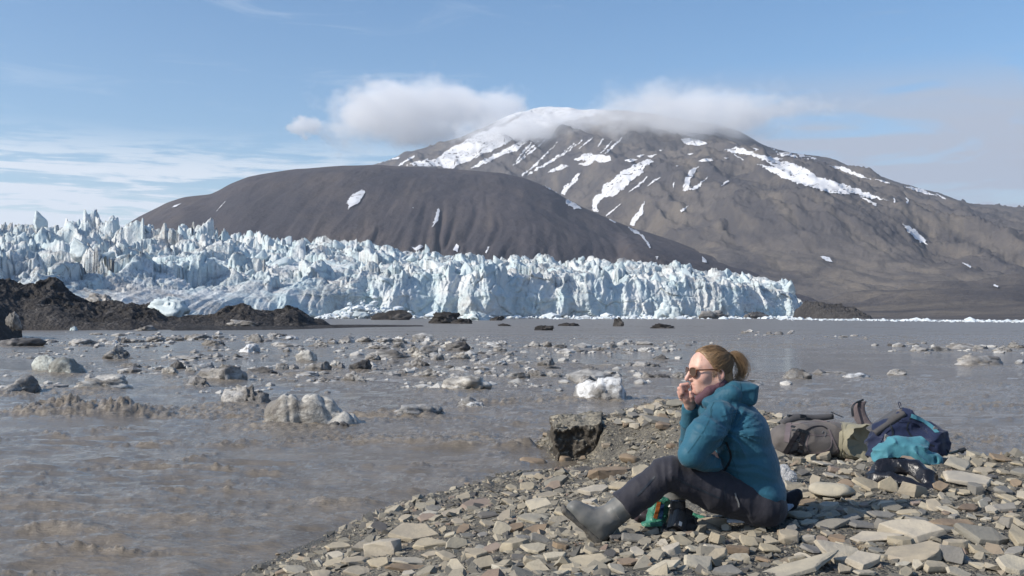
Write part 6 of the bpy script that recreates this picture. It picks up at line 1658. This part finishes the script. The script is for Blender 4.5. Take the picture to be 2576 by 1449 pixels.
def tfold(x, y, z):
    u = (x * .93 - z * .36); v_ = (x * .36 + z * .93)
    w1 = .4 * pn(x * 6, y * 6, z * 6); th_ = .011 * (crs(u * 11 + v_ * 5 + w1, v_ * 3, y * 3, 4) - .3) + .004 * (crs(u * 26 + v_ * 9 + w1, v_ * 6, y * 4, 3) - .3)
    kk = np.exp(-((x - kn[0] - .01) ** 2 + (z - kn[2]) ** 2) / .10 ** 2)
    return -(th_ * (0.55 + .9 * kk)) + .006 * fbm(x * 9, y * 9, z * 9, 3)
vt.fold(tfold)
tr = vt.obj('trousers', M_TROU, person)
bt = bvh_of(tr)
m = Mat('zip tape', .5); m.color((.020, .026, .036)); M_ZIP = m.m
project('side_zip', [(1602, 1247), (1612, 1238), (1634, 1214), (1648, 1198)], .009, M_ZIP, bt, .001, .002)
project('side_zip', [(1690, 1200), (1730, 1218), (1775, 1238), (1815, 1256)], .009, M_ZIP, bt, .001, .002)
project('thigh_pocket_edge', [(1822, 1222), (1824, 1250), (1822, 1275), (1828, 1312)], .005, M_ZIP, bt, .0008)
# cord pull hanging from the hip
m = Mat('grey webbing', .6); m.color((.16, .16, .16)); M_WEB = m.m
project('zip_pull', [(1849, 1240), (1852, 1252), (1857, 1263), (1859, 1276)], .007, M_WEB, bt, .004, .004)
# --- rubber boots
m = Mat('grey rubber', .42, .4)
g = m.noise(16, 6, .65)
m.color(m.mix(m.rng(g, .38, .68), (.122, .126, .120), (.165, .160, .147))); m.rough(m.rng(g, .3, .7, .38, .7)); m.bump(m.noise(45, 4), .15, .003)
M_BOOT = m.m
m = Mat('dusty sole', .9, .1); m.color(m.mix(m.rng(m.noise(30, 5, .7), .4, .65), (.085, .08, .072), (.17, .155, .13))); m.bump(m.noise(120, 4), .5, .004); M_SOLE = m.m
def boot(name, sh0, sh1, heel, mid, toe, ds, solen, label=None):
    pts = np.array([sh0, sh1, heel, mid, toe]); lo = pts.min(0) - .10; hi = pts.max(0) + .10
    v = Vol(lo, hi, .0062)
    v.path([sh0, (sh0 + sh1) / 2, sh1], [.0625, .058, .053], .01)
    v.path([sh1, heel], [.053, .045], .03)
    v.path([heel, mid, toe], [.046, .047, .037], .03)
    v.cap((sh1 + mid) / 2, toe * .75 + mid * .25, .05, .034, .035)
    n_ = np.asarray(solen, float); n_ /= np.linalg.norm(n_)
    v.cut(heel + n_ * .034, n_, .006)
    a0 = sh0 - sh1; a0 /= np.linalg.norm(a0)
    v.cut(sh0 + a0 * .03, a0, .006)
    v.fold(lambda x, y, z: .004 * fbm(x * 14, y * 14, z * 14, 3) - .004 * (rdg(x * 10, y * 5, z * 14, 2) - .5))
    o = v.obj(name, M_BOOT, person)
    # sole follows the foot
    f = toe - heel; L_ = np.linalg.norm(f); f /= L_; sd = np.cross(f, n_); c_ = (heel + toe) / 2 + n_ * .036 + f * .004
    R_ = np.stack([f, sd, n_], 1)
    vs2 = Vol(c_ - .2, c_ + .2, .0062)
    vs2.box(c_, (L_ / 2 + .045, .046, .014), .012, R_, .004)
    vs2.box(c_ - f * (L_ / 2) + n_ * .014, (.040, .042, .014), .008, R_, .006)
    vs2.fold(lambda x, y, z: .0035 * fbm(x * 40, y * 30, z * 40, 3))
    V, Q = vs2.mesh()
    obj_np('sole', V - np.array(BASE), Q, M_SOLE, o)
    # raised rib round the shaft and toe
    e = np.cross(a0, [0, 1, 0]); e /= np.linalg.norm(e); e2 = np.cross(e, a0)
    cr = sh1 * .55 + sh0 * .45; rr_ = .0590
    obj_np('rib', (lambda VF: VF[0] - np.array(BASE))(tube([cr + rr_ * (math.cos(t_) * e + math.sin(t_) * e2) for t_ in np.linspace(0, 2 * math.pi, 26)], .003, 5, False)), tube([cr + rr_ * (math.cos(t_) * e + math.sin(t_) * e2) for t_ in np.linspace(0, 2 * math.pi, 26)], .003, 5, False)[1], M_BOOT, o, True)
    return o
sn = np.array([-(1362 - 1270), 0, -(1520 - 1412)], float)      # sole faces down and forward
boot('boot', wv(1584, 1262, 4.565), wv(1520, 1312, 4.565), wv(1512, 1333, 4.565), wv(1472, 1304, 4.56), wv(1446, 1281, 4.555), 0, sn)
boot('boot', wv(1698, 1212, 4.94), wv(1690, 1285, 4.96), wv(1690, 1302, 4.96), wv(1660, 1300, 4.95), wv(1625, 1300, 4.94), 0, (0, 0, -1))
# ================================================================== GEAR ROUND THE WOMAN
def gnd(px, py): return np.array(on_ground(px, py))
def thing_empty(name, px, py, label, cat, group=None):
    o = empty(name, gnd(px, py)); tag(o, label, cat, group); return o
def box_part(name, c, h, R, mat, parent, rad=.004):
    bm = bmesh.new(); bmesh.ops.create_cube(bm, size=2)
    for v in bm.verts: v.co = Vector(np.array(v.co[:]) * h)
    bmesh.ops.bevel(bm, geom=bm.edges[:], offset=min(rad, .45 * min(h)), segments=2, profile=.7, affect='EDGES')
    bmesh.ops.triangulate(bm, faces=bm.faces); bm.verts.index_update()
    V = np.array([v.co[:] for v in bm.verts]) @ np.asarray(R).T + c; F = np.array([[v.index for v in f.verts] for f in bm.faces]); bm.free()
    return part_mesh(name, (V, F), mat, parent)
# --- foam pad
m = Mat('pale foam', .85, .15); m.color(m.mix(m.rng(m.noise(30, 3), .4, .7), (.30, .33, .37), (.24, .265, .30))); m.bump(m.voro(160), .4, .004); M_FOAM = m.m
cs = [gnd(1828, 1340), gnd(1948, 1338), gnd(1998, 1302), gnd(1868, 1300)]
bm = bmesh.new(); zt = max(c_[2] for c_ in cs) + .050
top = [bm.verts.new((c_[0], c_[1], zt + dz)) for c_, dz in zip(cs, (.0, .0, .016, .0))]; bot = [bm.verts.new((c_[0], c_[1], zt - .016 + dz)) for c_, dz in zip(cs, (0, 0, .016, 0))]
bm.faces.new(top); bm.faces.new(bot[::-1])
for i in range(4): bm.faces.new((top[i], bot[i], bot[(i + 1) % 4], top[(i + 1) % 4]))
bmesh.ops.recalc_face_normals(bm, faces=bm.faces); bmesh.ops.bevel(bm, geom=bm.edges[:], offset=.004, segments=2, affect='EDGES')
me = bpy.data.meshes.new('foam_pad'); bm.to_mesh(me); bm.free(); me.materials.append(M_FOAM)
tag(link('foam_pad', me), 'pale blue-grey foam seat pad flat under the woman', 'seat pad')
# --- rolled black cloth by her hip
M_BLACK = cloth('black nylon', (.014, .013, .016), (.010, .009, .012), .5, 900, .4, 30)
v = Vol(wv(1930, 1300, 4.95), wv(2040, 1215, 5.25), .007)
v.path([wv(1945, 1270, 5.08), wv(1985, 1262, 5.06), wv(2006, 1245, 5.06)], [.036, .04, .03], .02)
v.fold(lambda x, y, z: .008 * fbm(x * 16, y * 16, z * 26, 3))
tag(v.obj('cloth_roll', M_BLACK), 'rolled black cloth lying on stones behind her hip', 'cloth')
# --- crumpled plastic bag
m = Mat('clear plastic bag', .12, .6); m.color((.72, .73, .74)); m.b.inputs['Transmission Weight'].default_value = .55; m.b.inputs['IOR'].default_value = 1.15; m.bump(m.noise(60, 3, .5, dist=1.5), .9, .012); M_PLAS = m.m
g = gnd(1985, 1222)
v = Vol(g - [.10, .10, .03], g + [.10, .12, .17], .006)
v.ell(g + [.0, .02, .045], (.05, .05, .045), None, .02); v.ell(g + [-.02, .03, .085], (.035, .04, .035), None, .02)
v.fold(lambda x, y, z: -.014 * (rdg(x * 22, y * 22, z * 22, 3) - .5))
o = v.obj('plastic_bag', M_PLAS)
for p in o.data.polygons: p.use_smooth = False
tag(o, 'small crumpled clear plastic bag on the gravel behind her back', 'bag')
# --- camera lying between her legs
m = Mat('black camera body', .45, .45); m.color(m.mix(m.rng(m.noise(200, 3), .4, .6), (.020, .020, .022), (.036, .036, .038))); m.bump(m.noise(700, 2), .3, .001); M_CAM = m.m
m = Mat('front glass', .04, .8); m.color((.01, .012, .02)); M_GLASS = m.m
m = Mat('white print', .5); m.color((.6, .6, .58)); M_WHITE = m.m
ck = thing_empty('camera', 1705, 1342, 'black digital camera lying with its lens up between her legs', 'camera')
cc = wv(1716, 1316, 4.64); Rc = rotm(-18, 28, 24)
box_part('camera_body', cc, (.062, .030, .046), Rc, M_CAM, ck, .012)
box_part('grip', cc + Rc @ [-.052, -.030, -.004], (.020, .018, .044), Rc, M_CAM, ck, .014)
box_part('viewfinder_hump', cc + Rc @ [.005, -.004, .054], (.022, .026, .014), Rc, M_CAM, ck, .008)
ld = Rc @ np.array([-.45, -.25, .86]); ld /= np.linalg.norm(ld); l0 = cc + Rc @ [-.035, .0, .030]
part_mesh('lens_barrel', tube([l0, l0 + ld * .030, l0 + ld * .031, l0 + ld * .055, l0 + ld * .056, l0 + ld * .062], [.033, .033, .036, .036, .034, .034], 24), M_CAM, ck, False)
part_mesh('front_element', tube([l0 + ld * .0615, l0 + ld * .0632], [.028, .027], 24), M_GLASS, ck, True)
box_part('dial', cc + Rc @ [-.046, -.004, .052], (.011, .011, .006), Rc, M_CAM, ck, .003)
box_part('badge', cc + Rc @ [-.046, -.0488, -.028], (.0085, .0008, .010), Rc, M_WHITE, ck, .0004)
box_part('card_door', cc + Rc @ [.030, -.0312, -.006], (.024, .002, .026), Rc, M_CAM, ck, .002)
sp = spline([cc + Rc @ [.062, 0, .03], wv(1752, 1312, 4.60), wv(1756, 1335, 4.58), wv(1735, 1345, 4.55), wv(1700, 1347, 4.52), wv(1668, 1335, 4.56), wv(1672, 1318, 4.6)], 8)
part_mesh('neck_strap', ribbon(sp, .022, .003, [0, .5, .8]), M_BLACK, ck)
# --- green snack bag
m = Mat('green wrapper', .35, .4); gcol = m.mix(m.rng(m.noise(22, 3), .4, .7), (.045, .20, .13), (.07, .26, .19))
m.color(gcol); m.bump(m.noise(55, 4, .6, dist=1.0), .8, .01); M_GREEN = m.m
m = Mat('orange print', .4); m.color((.42, .13, .035)); M_ORANGE = m.m
m = Mat('blue print', .4); m.color((.02, .05, .12)); M_BLUEP = m.m
v = Vol(wv(1615, 1335, 4.62), wv(1690, 1235, 4.92), .006)
v.box(wv(1655, 1288, 4.76), (.045, .035, .075), .02, rotm(0, 12, 10), .01); v.box(wv(1640, 1318, 4.73), (.05, .03, .014), .01, rotm(0, -8, 0), .015)
v.fold(lambda x, y, z: -.010 * (rdg(x * 14, y * 14, z * 20, 3) - .5))
gb = v.obj('snack_bag', M_GREEN); tag(gb, 'crumpled green snack bag with orange stripe beside the camera', 'bag')
bg_ = bvh_of(gb)
def proj2(name, pts, width, mat, bv, parent): return project(name, pts, width, mat, bv, .0015, .002, parent)
gb.location = (0, 0, 0)
proj2('printed_stripe', [(1658, 1262), (1653, 1285), (1648, 1304)], .018, M_ORANGE, bg_, gb); proj2('printed_stripe', [(1667, 1268), (1664, 1290), (1660, 1306)], .016, M_BLUEP, bg_, gb)
# --- dark glove, clear bottle, green strap behind
v = Vol(wv(1590, 1325, 4.7), wv(1650, 1270, 4.95), .006)
v.path([wv(1645, 1300, 4.82), wv(1620, 1308, 4.80), wv(1602, 1304, 4.78)], [.024, .022, .015], .015); v.path([wv(1640, 1290, 4.84), wv(1618, 1290, 4.82)], [.02, .014], .01)
v.fold(lambda x, y, z: .005 * fbm(x * 30, y * 30, z * 30, 2))
tag(v.obj('glove', cloth('dark purple knit', (.045, .030, .036))), 'dark knitted glove lying behind the green snack bag', 'glove')
m = Mat('clear bottle', .03, .5); m.color((.9, .92, .92)); m.b.inputs['Transmission Weight'].default_value = 1.0; m.b.inputs['IOR'].default_value = 1.2; M_BOT = m.m
bt_e = thing_empty('water_bottle', 1690, 1300, 'clear plastic bottle lying behind the camera under her thigh', 'bottle')
b0, b1 = wv(1712, 1296, 4.86), wv(1684, 1268, 4.74); bd = (b1 - b0) / np.linalg.norm(b1 - b0)
part_mesh('bottle_wall', tube([b0, b0 + bd * .01, b0 + bd * .10, b0 + bd * .13, b0 + bd * .145], [.022, .03, .03, .018, .013], 16), M_BOT, bt_e, True)
part_mesh('bottle_cap', tube([b0 + bd * .145, b0 + bd * .162], [.015, .015], 14), M_WHITE, bt_e, False)
v = Vol(wv(1735, 1345, 4.72), wv(1830, 1275, 5.0), .007)
v.path([wv(1745, 1300, 4.86), wv(1778, 1318, 4.84), wv(1805, 1324, 4.84)], [.02, .028, .018], .015); v.fold(lambda x, y, z: -.010 * (rdg(x * 16, y * 16, z * 20, 3) - .5))
tag(v.obj('green_wrapper', M_GREEN), 'strip of green wrapper showing under her thigh', 'wrapper')
# ================================================================== BACKPACKS
M_GREY = cloth('grey brown pack cloth', (.130, .117, .110), (.098, .088, .083), .75, 700, .4, 16)
M_MAUVE = cloth('mauve grey pack trim', (.165, .135, .140), wr=20)
M_OLIVE = cloth('olive inner cloth', (.265, .243, .170), (.205, .188, .132), .75, 700, .35, 14)
M_NAVY = cloth('navy pack cloth', (.017, .025, .062), (.011, .016, .038), .6, 700, .45, 18)
M_TEALB = cloth('light teal jacket cloth', (.068, .225, .275), (.052, .178, .222), .65, 900, .4, 22)
M_MESH = cloth('grey mesh padding', (.085, .082, .084), wr=10)
bp = thing_empty('backpack', 2080, 1156, 'grey-brown hiking backpack on its side with its olive mouth open', 'backpack')
Z0 = bp.location.z; D1 = bp.location.y + .16
v = Vol(wv(1935, 1185, D1 - .24), wv(2160, 1020, D1 + .26), .0095)
cb = wv(2048, 1101, D1); v.box(cb, (.215, .165, .142), .10, rotm(0, 4, 4), .02)
v.cap(wv(1975, 1105, D1), wv(2110, 1104, D1 - .02), .138, .148, .05)
v.ell(wv(2072, 1122, D1 - .14), (.11, .045, .072), None, .03); v.ell(wv(1990, 1118, D1 - .11), (.07, .06, .085), None, .03)
def pf(x, y, z): return -.017 * (crs(x * 4 + z * 3 + .4 * pn(x * 6, y * 6, z * 6), y * 3, z * 6, 4) - .3) + .012 * fbm(x * 5, y * 5, z * 6, 2)
v.fold(pf); v.cut(np.array([0, 0, Z0 - .02]), (0, 0, -1))
body_o = v.obj('pack_body', M_GREY, bp); bb = bvh_of(body_o)
# olive extension collar: a soft double-walled tube
def soft_tube(path, radii, n, seed, fold=.012, squash=(1, 1), sag=0):
    P = np.asarray(path); k = len(P); T = np.gradient(P, axis=0); T /= np.linalg.norm(T, axis=1)[:, None]; rings = []
    for i in range(k):
        a = np.cross(T[i], [0, 0, 1.0]); a /= np.linalg.norm(a); b_ = np.cross(a, T[i]); th = np.linspace(0, 2 * math.pi, n, endpoint=False)
        w_ = 1 + fold / .13 * fbm(np.cos(th) * 2.2 + seed, np.sin(th) * 2.2, np.full(n, i * .25), 3) * (0.4 + i / k * 1.3)
        rings.append(P[i] + radii[i] * w_[:, None] * (np.cos(th)[:, None] * a * squash[0] + np.sin(th)[:, None] * b_ * squash[1]))
    return np.array(rings)
pc = spline([wv(2106, 1108, D1 - .02), wv(2138, 1111, D1 - .05), wv(2166, 1114, D1 - .15), wv(2182, 1117, D1 - .27)], 5)
rad = np.interp(np.linspace(0, 1, len(pc)), [0, .1, .5, 1], [.146, .164, .162, .152])
R1 = soft_tube(pc, rad, 48, 3, .022, (1.12, .98)); R2 = soft_tube(pc, rad - .006, 48, 3, .022, (1.12, .98))
R1[:, :, 2] = np.maximum(R1[:, :, 2], Z0 + .004); R2[:, :, 2] = np.maximum(R2[:, :, 2], Z0 + .010)
V = np.concatenate([R1.reshape(-1, 3), R2[::-1].reshape(-1, 3)]); part_mesh('olive_collar', (V, grid_faces(2 * len(pc), 48, True)), M_OLIVE, bp, True)
fl = [R1[-1][i] for i in range(48)]
# folded-in flap and rim drawcord
part_mesh('rim_cord', tube(np.concatenate([R1[1], R1[1][:1]]), .005, 6, False), M_OLIVE, bp, True)
cen = R2[-1].mean(0); fd = pc[-1] - pc[-2]; fd /= np.linalg.norm(fd)
fv = [cen - fd * .10] + [R2[-1][i] - fd * .006 for i in range(48)] ; mid = [R2[-1][i] * .55 + cen * .45 - fd * .06 + np.array([0, 0, .015 * math.sin(i * .9)]) for i in range(48)]
V = np.array([cen - fd * .085] + mid + [R2[-1][i] - fd * .012 for i in range(48)])
F = [[0, 1 + i, 1 + (i + 1) % 48] for i in range(48)] + [[1 + i, 49 + i, 49 + (i + 1) % 48] for i in range(48)] + [[1 + i, 49 + (i + 1) % 48, 1 + (i + 1) % 48] for i in range(48)]
part_mesh('tucked_lining', (V, np.array(F)), M_OLIVE, bp, True)
def strap_on(pts, width, mat, bv, parent, name='strap', off=.004): return project(name, pts, width, mat, bv, off, .004, parent)
strap_on([(2012, 1080), (1996, 1105), (1978, 1135), (1970, 1146)], .038, M_BLACK, bb, bp, 'strap', .008)
strap_on([(2022, 1085), (2018, 1110), (2012, 1135), (2012, 1150)], .036, M_BLACK, bb, bp, 'strap', .008)
strap_on([(1975, 1146), (1995, 1138), (2012, 1134)], .024, M_BLACK, bb, bp)
strap_on([(2020, 1088), (2045, 1074), (2068, 1072), (2080, 1078)], .012, M_BLACK, bb, bp)
strap_on([(1985, 1060), (1982, 1085), (1978, 1112)], .045, M_MAUVE, bb, bp, 'compression_panel')
strap_on([(2085, 1080), (2098, 1110), (2110, 1140)], .012, M_MAUVE, bb, bp, 'seam')
for a, b_ in ((2014, 1083), (2013, 1134), (2024, 1086)):
    h = bb.ray_cast(Vector((0, 0, CAMZ)), Vector((ray(a, b_)[0], 1, ray(a, b_)[1])).normalized())
    if h[0]: box_part('buckle', np.array(h[0]) - [0, .008, 0], (.022, .007, .014), rotm(0, 20, 0), M_TRIM, bp, .002)
part_mesh('hip_belt', tube(spline([wv(1968, 1066, D1), wv(2000, 1052, D1 + .02), wv(2045, 1052, D1 + .04), wv(2095, 1047, D1 + .05)], 6), np.interp(np.linspace(0, 1, 19), [0, .3, 1], [.036, .040, .026]), 12), M_MESH, bp, True)
for a, b_, c_ in ((1990, 1050, .022), (2018, 1048, .018), (2030, 1054, .016)): box_part('buckle', wv(a, b_, D1 + .01), (c_ * 1.5, .018, c_), rotm(0, 10, 12), M_TRIM, bp, .006)
part_mesh('load_strap', ribbon([wv(2090, 1036, D1), wv(2105, 1043, D1), wv(2122, 1050, D1 - .01)], .022, .006, [.3, .9, 0]), M_TRIM, bp)
ss = spline([wv(2206, 1078, D1 + .05), wv(2180, 1070, D1 + .06), wv(2164, 1048, D1 + .07), wv(2158, 1025, D1 + .06), wv(2163, 1011, D1 + .05)], 6)
so = part_mesh('shoulder_strap', ribbon(ss, .115, .022, [.75, -.6, .15]), M_MAUVE, bp, True)
part_mesh('strap_webbing', ribbon(spline([wv(2146, 1048, D1 + .02), wv(2144, 1026, D1 + .02), wv(2152, 1014, D1 + .03), wv(2164, 1010, D1 + .04)], 5), .022, .004, [.6, -.7, .1]), M_TRIM, bp)
box_part('buckle', wv(2163, 1009, D1 + .03), (.034, .008, .007), rotm(0, -22, 0), M_TRIM, bp, .003); box_part('buckle', wv(2160, 1018, D1 + .03), (.008, .008, .016), rotm(0, 10, 0), M_TRIM, bp, .003)
strap_on([(2036, 1092), (2060, 1096), (2084, 1094), (2092, 1104), (2088, 1128), (2060, 1140), (2034, 1136), (2030, 1112), (2036, 1092)], .008, M_MAUVE, bb, bp, 'pocket_seam', .001)
strap_on([(1986, 1070), (2030, 1062), (2080, 1060), (2106, 1064)], .010, M_MAUVE, bb, bp, 'seam', .001)
strap_on([(2068, 1090), (2072, 1084), (2078, 1090), (2074, 1098)], .006, M_WEB, bb, bp, 'cord_loop', .003)
for k_ in range(5): strap_on([(1990 + k_ * 3, 1072 + k_ * 9), (2000 + k_ * 3, 1074 + k_ * 9)], .020, M_TRIM, bb, bp, 'webbing_loop', .004)
# --- navy pack
b2 = thing_empty('backpack', 2285, 1160, 'navy blue backpack slumped on its back with a grey mesh harness', 'backpack')
Z2 = b2.location.z; D2 = b2.location.y + .20
v = Vol(wv(2170, 1195, D2 - .26), wv(2410, 1000, D2 + .28), .0095)
v.cap(wv(2232, 1115, D2), wv(2330, 1118, D2), .130, .125, .05); v.cap(wv(2245, 1085, D2), wv(2283, 1056, D2), .085, .055, .05); v.cap(wv(2283, 1058, D2), wv(2345, 1095, D2), .055, .075, .05)
v.ell(wv(2225, 1135, D2 - .05), (.09, .12, .10), None, .04); v.ell(wv(2340, 1125, D2 - .05), (.09, .13, .11), None, .04)
def nf(x, y, z): return -.034 * (crs(x * 3.5 - z * 3.5 + .4 * pn(x * 6, y * 6, z * 6), y * 3, z * 5, 4) - .3) - .010 * (crs(x * 9, y * 9, z * 13, 3) - .3) + .014 * fbm(x * 7, y * 7, z * 7, 3)
v.fold(nf); v.cut(np.array([0, 0, Z2 - .02]), (0, 0, -1))
nb_ = v.obj('pack_body', M_NAVY, b2); bn = bvh_of(nb_)
part_mesh('mesh_back_panel', ribbon(spline([wv(2192, 1086, D2 + .02), wv(2215, 1070, D2 + .02), wv(2245, 1050, D2 + .03), wv(2266, 1036, D2 + .03)], 6), .22, .034, [.1, 1, .0]), M_MESH, b2, True)
part_mesh('harness_top', tube(spline([wv(2262, 1038, D2 - .02), wv(2272, 1032, D2 + .02), wv(2285, 1044, D2 + .02)], 5), .020, 8), M_GREY, b2, True)
part_mesh('haul_loop', ribbon(spline([wv(2268, 1036, D2), wv(2263, 1024, D2), wv(2260, 1014, D2), wv(2264, 1012, D2), wv(2267, 1022, D2)], 5), .016, .004, [.2, 1, 0]), M_NAVY, b2)
strap_on([(2292, 1046), (2318, 1056), (2342, 1072), (2358, 1088)], .03, M_TEALB, bn, b2, 'teal_binding')
strap_on([(2228, 1092), (2226, 1108), (2232, 1122), (2226, 1138)], .012, M_WEB, bn, b2, 'cord')
strap_on([(2210, 1130), (2214, 1110), (2222, 1092), (2236, 1078)], .020, M_NAVY, bn, b2)
strap_on([(2300, 1125), (2325, 1130), (2348, 1145), (2362, 1155)], .014, M_TRIM, bn, b2, 'lid_zip')
for a, b_ in ((2236, 1112), (2230, 1098), (2352, 1078)):
    h = bn.ray_cast(Vector((0, 0, CAMZ)), Vector((ray(a, b_)[0], 1, ray(a, b_)[1])).normalized())
    if h[0]: box_part('buckle', np.array(h[0]) - [0, .008, 0], (.014, .006, .011), rotm(0, 30, 0), M_WEB, b2, .002)
strap_on([(2238, 1066), (2246, 1086), (2244, 1106), (2256, 1120)], .012, M_TRIM, bn, b2, 'compression_strap')
strap_on([(2290, 1052), (2282, 1078), (2296, 1100), (2320, 1112), (2350, 1122)], .010, M_TRIM, bn, b2, 'pocket_zip', .001)
strap_on([(2262, 1060), (2300, 1062), (2330, 1082), (2352, 1108)], .016, M_NAVY, bn, b2, 'lid_edge', .003)
# --- teal jacket bundled against it
Dt = gnd(2285, 1172)[1]
v = Vol(wv(2195, 1195, Dt - .12), wv(2385, 1085, Dt + .30), .008)
v.path([wv(2228, 1148, Dt + .08), wv(2262, 1128, Dt + .09), wv(2302, 1124, Dt + .10)], [.075, .078, .060], .03)
v.path([wv(2262, 1150, Dt + .07), wv(2310, 1150, Dt + .05), wv(2350, 1160, Dt + .05)], [.075, .070, .060], .03); v.ell(wv(2305, 1116, Dt + .09), (.05, .06, .035), None, .02)
v.fold(lambda x, y, z: -.024 * (crs(x * 5 + z * 6 + .4 * pn(x * 8, y * 8, z * 8), y * 4, z * 7 - x * 3, 4) - .3) - .006 * (crs(x * 14, y * 10, z * 18, 3) - .3) + .008 * fbm(x * 14, y * 14, z * 14, 3))
v.op(lambda P: ell(P, wv(2356, 1158, Dt - .005), (.014, .03, .020)), wv(2356, 1158, Dt - .005), .05, .01, 's')
tag(v.obj('rolled_jacket', M_TEALB), 'light teal jacket bundled up against the navy backpack', 'jacket')
# --- trekking pole
tp = thing_empty('trekking_pole', 2395, 1150, 'dark trekking pole sticking out from under the navy backpack', 'trekking pole')
m = Mat('pole metal', .35, .5); m.b.inputs['Metallic'].default_value = .6; m.color((.05, .07, .075)); M_POLE = m.m
a, b_ = wv(2330, 1158, D2 - .1), wv(2424, 1131, D2 - .16); dd_ = (b_ - a) / np.linalg.norm(b_ - a)
part_mesh('shaft', tube([a, b_], .0085, 10), M_POLE, tp, True); part_mesh('clamp', tube([b_ - dd_ * .03, b_ + dd_ * .012], .014, 10), M_TRIM, tp, False); part_mesh('tip', tube([b_ + dd_ * .012, b_ + dd_ * .03], [.007, .005], 8), M_WEB, tp, True)
box_part('clamp_lever', b_ - dd_ * .008 + [0, 0, -.016], (.010, .006, .008), rotm(0, -15, 0), M_TRIM, tp, .002)
box_part('grip', wv(2376, 1139, D2 - .12), (.028, .012, .016), rotm(0, -30, 0), M_TRIM, tp, .006)
# --- black lid bag
Dl = gnd(2270, 1232)[1]
lid = thing_empty('lid_bag', 2270, 1230, 'black nylon bag lid lying open among stones before the teal bundle', 'bag')
v = Vol(wv(2165, 1262, Dl - .18), wv(2380, 1140, Dl + .45), .008)
v.path([wv(2202, 1205, Dl + .20), wv(2218, 1182, Dl + .22), wv(2262, 1170, Dl + .22), wv(2302, 1180, Dl + .18), wv(2332, 1205, Dl + .10), wv(2345, 1228, Dl + .02)], [.052, .048, .042, .048, .046, .028], .03)
v.path([wv(2204, 1210, Dl + .16), wv(2240, 1202, Dl + .10), wv(2285, 1216, Dl + .05), wv(2322, 1230, Dl + .0), wv(2350, 1238, Dl - .03)], [.040, .036, .028, .026, .018], .02)
v.fold(lambda x, y, z: -.018 * (crs(x * 5, y * 5, z * 12 + x * 5, 4) - .3) + .007 * fbm(x * 13, y * 13, z * 15, 3))
m = Mat('black coated nylon', .32, .5); m.color((.012, .012, .015)); m.bump(m.noise(24, 4, .55, dist=.6), .7, .014); M_COAT = m.m
v.obj('lid_cloth', M_COAT, lid)
part_mesh('hanging_strap', ribbon(spline([wv(2344, 1232, Dl), wv(2352, 1242, Dl - .04), wv(2350, 1258, Dl - .07)], 5), .022, .004, [.8, .5, 0]), M_BLACK, lid)
# ---- dry grass tufts
m = Mat('dry grass', .9); m.color((.33, .25, .16)); M_DRY = m.m
for px_, py_, n_, lab in ((1672, 1380, 26, 'dry grass wisps between stones in front of the camera'), (2150, 1386, 40, 'dry grass tuft growing before the flat grey slab'), (2022, 1425, 34, 'dry brown tuft at the bottom between pale slabs'), (2330, 1275, 14, 'thin dry stalks below the square-faced buff block')):
    g = gnd(px_, py_); ps = []
    for i in range(n_):
        a = rr.uniform(0, 6.28); L_ = rr.uniform(.03, .075); p0 = g + [rr.normal(0, .02), rr.normal(0, .02), 0]; sp2 = rr.uniform(.2, .9)
        ps.append(np.array([p0 + np.array([math.cos(a) * sp2 * t_, math.sin(a) * sp2 * t_, 1.0 * t_ - .5 * t_ * t_]) * L_ for t_ in np.linspace(0, 1, 5)]))
    V, F = strands(ps, .0009)
    tag(obj_np('grass_tuft', V, F, M_DRY), lab, 'grass tuft', kind='stuff')
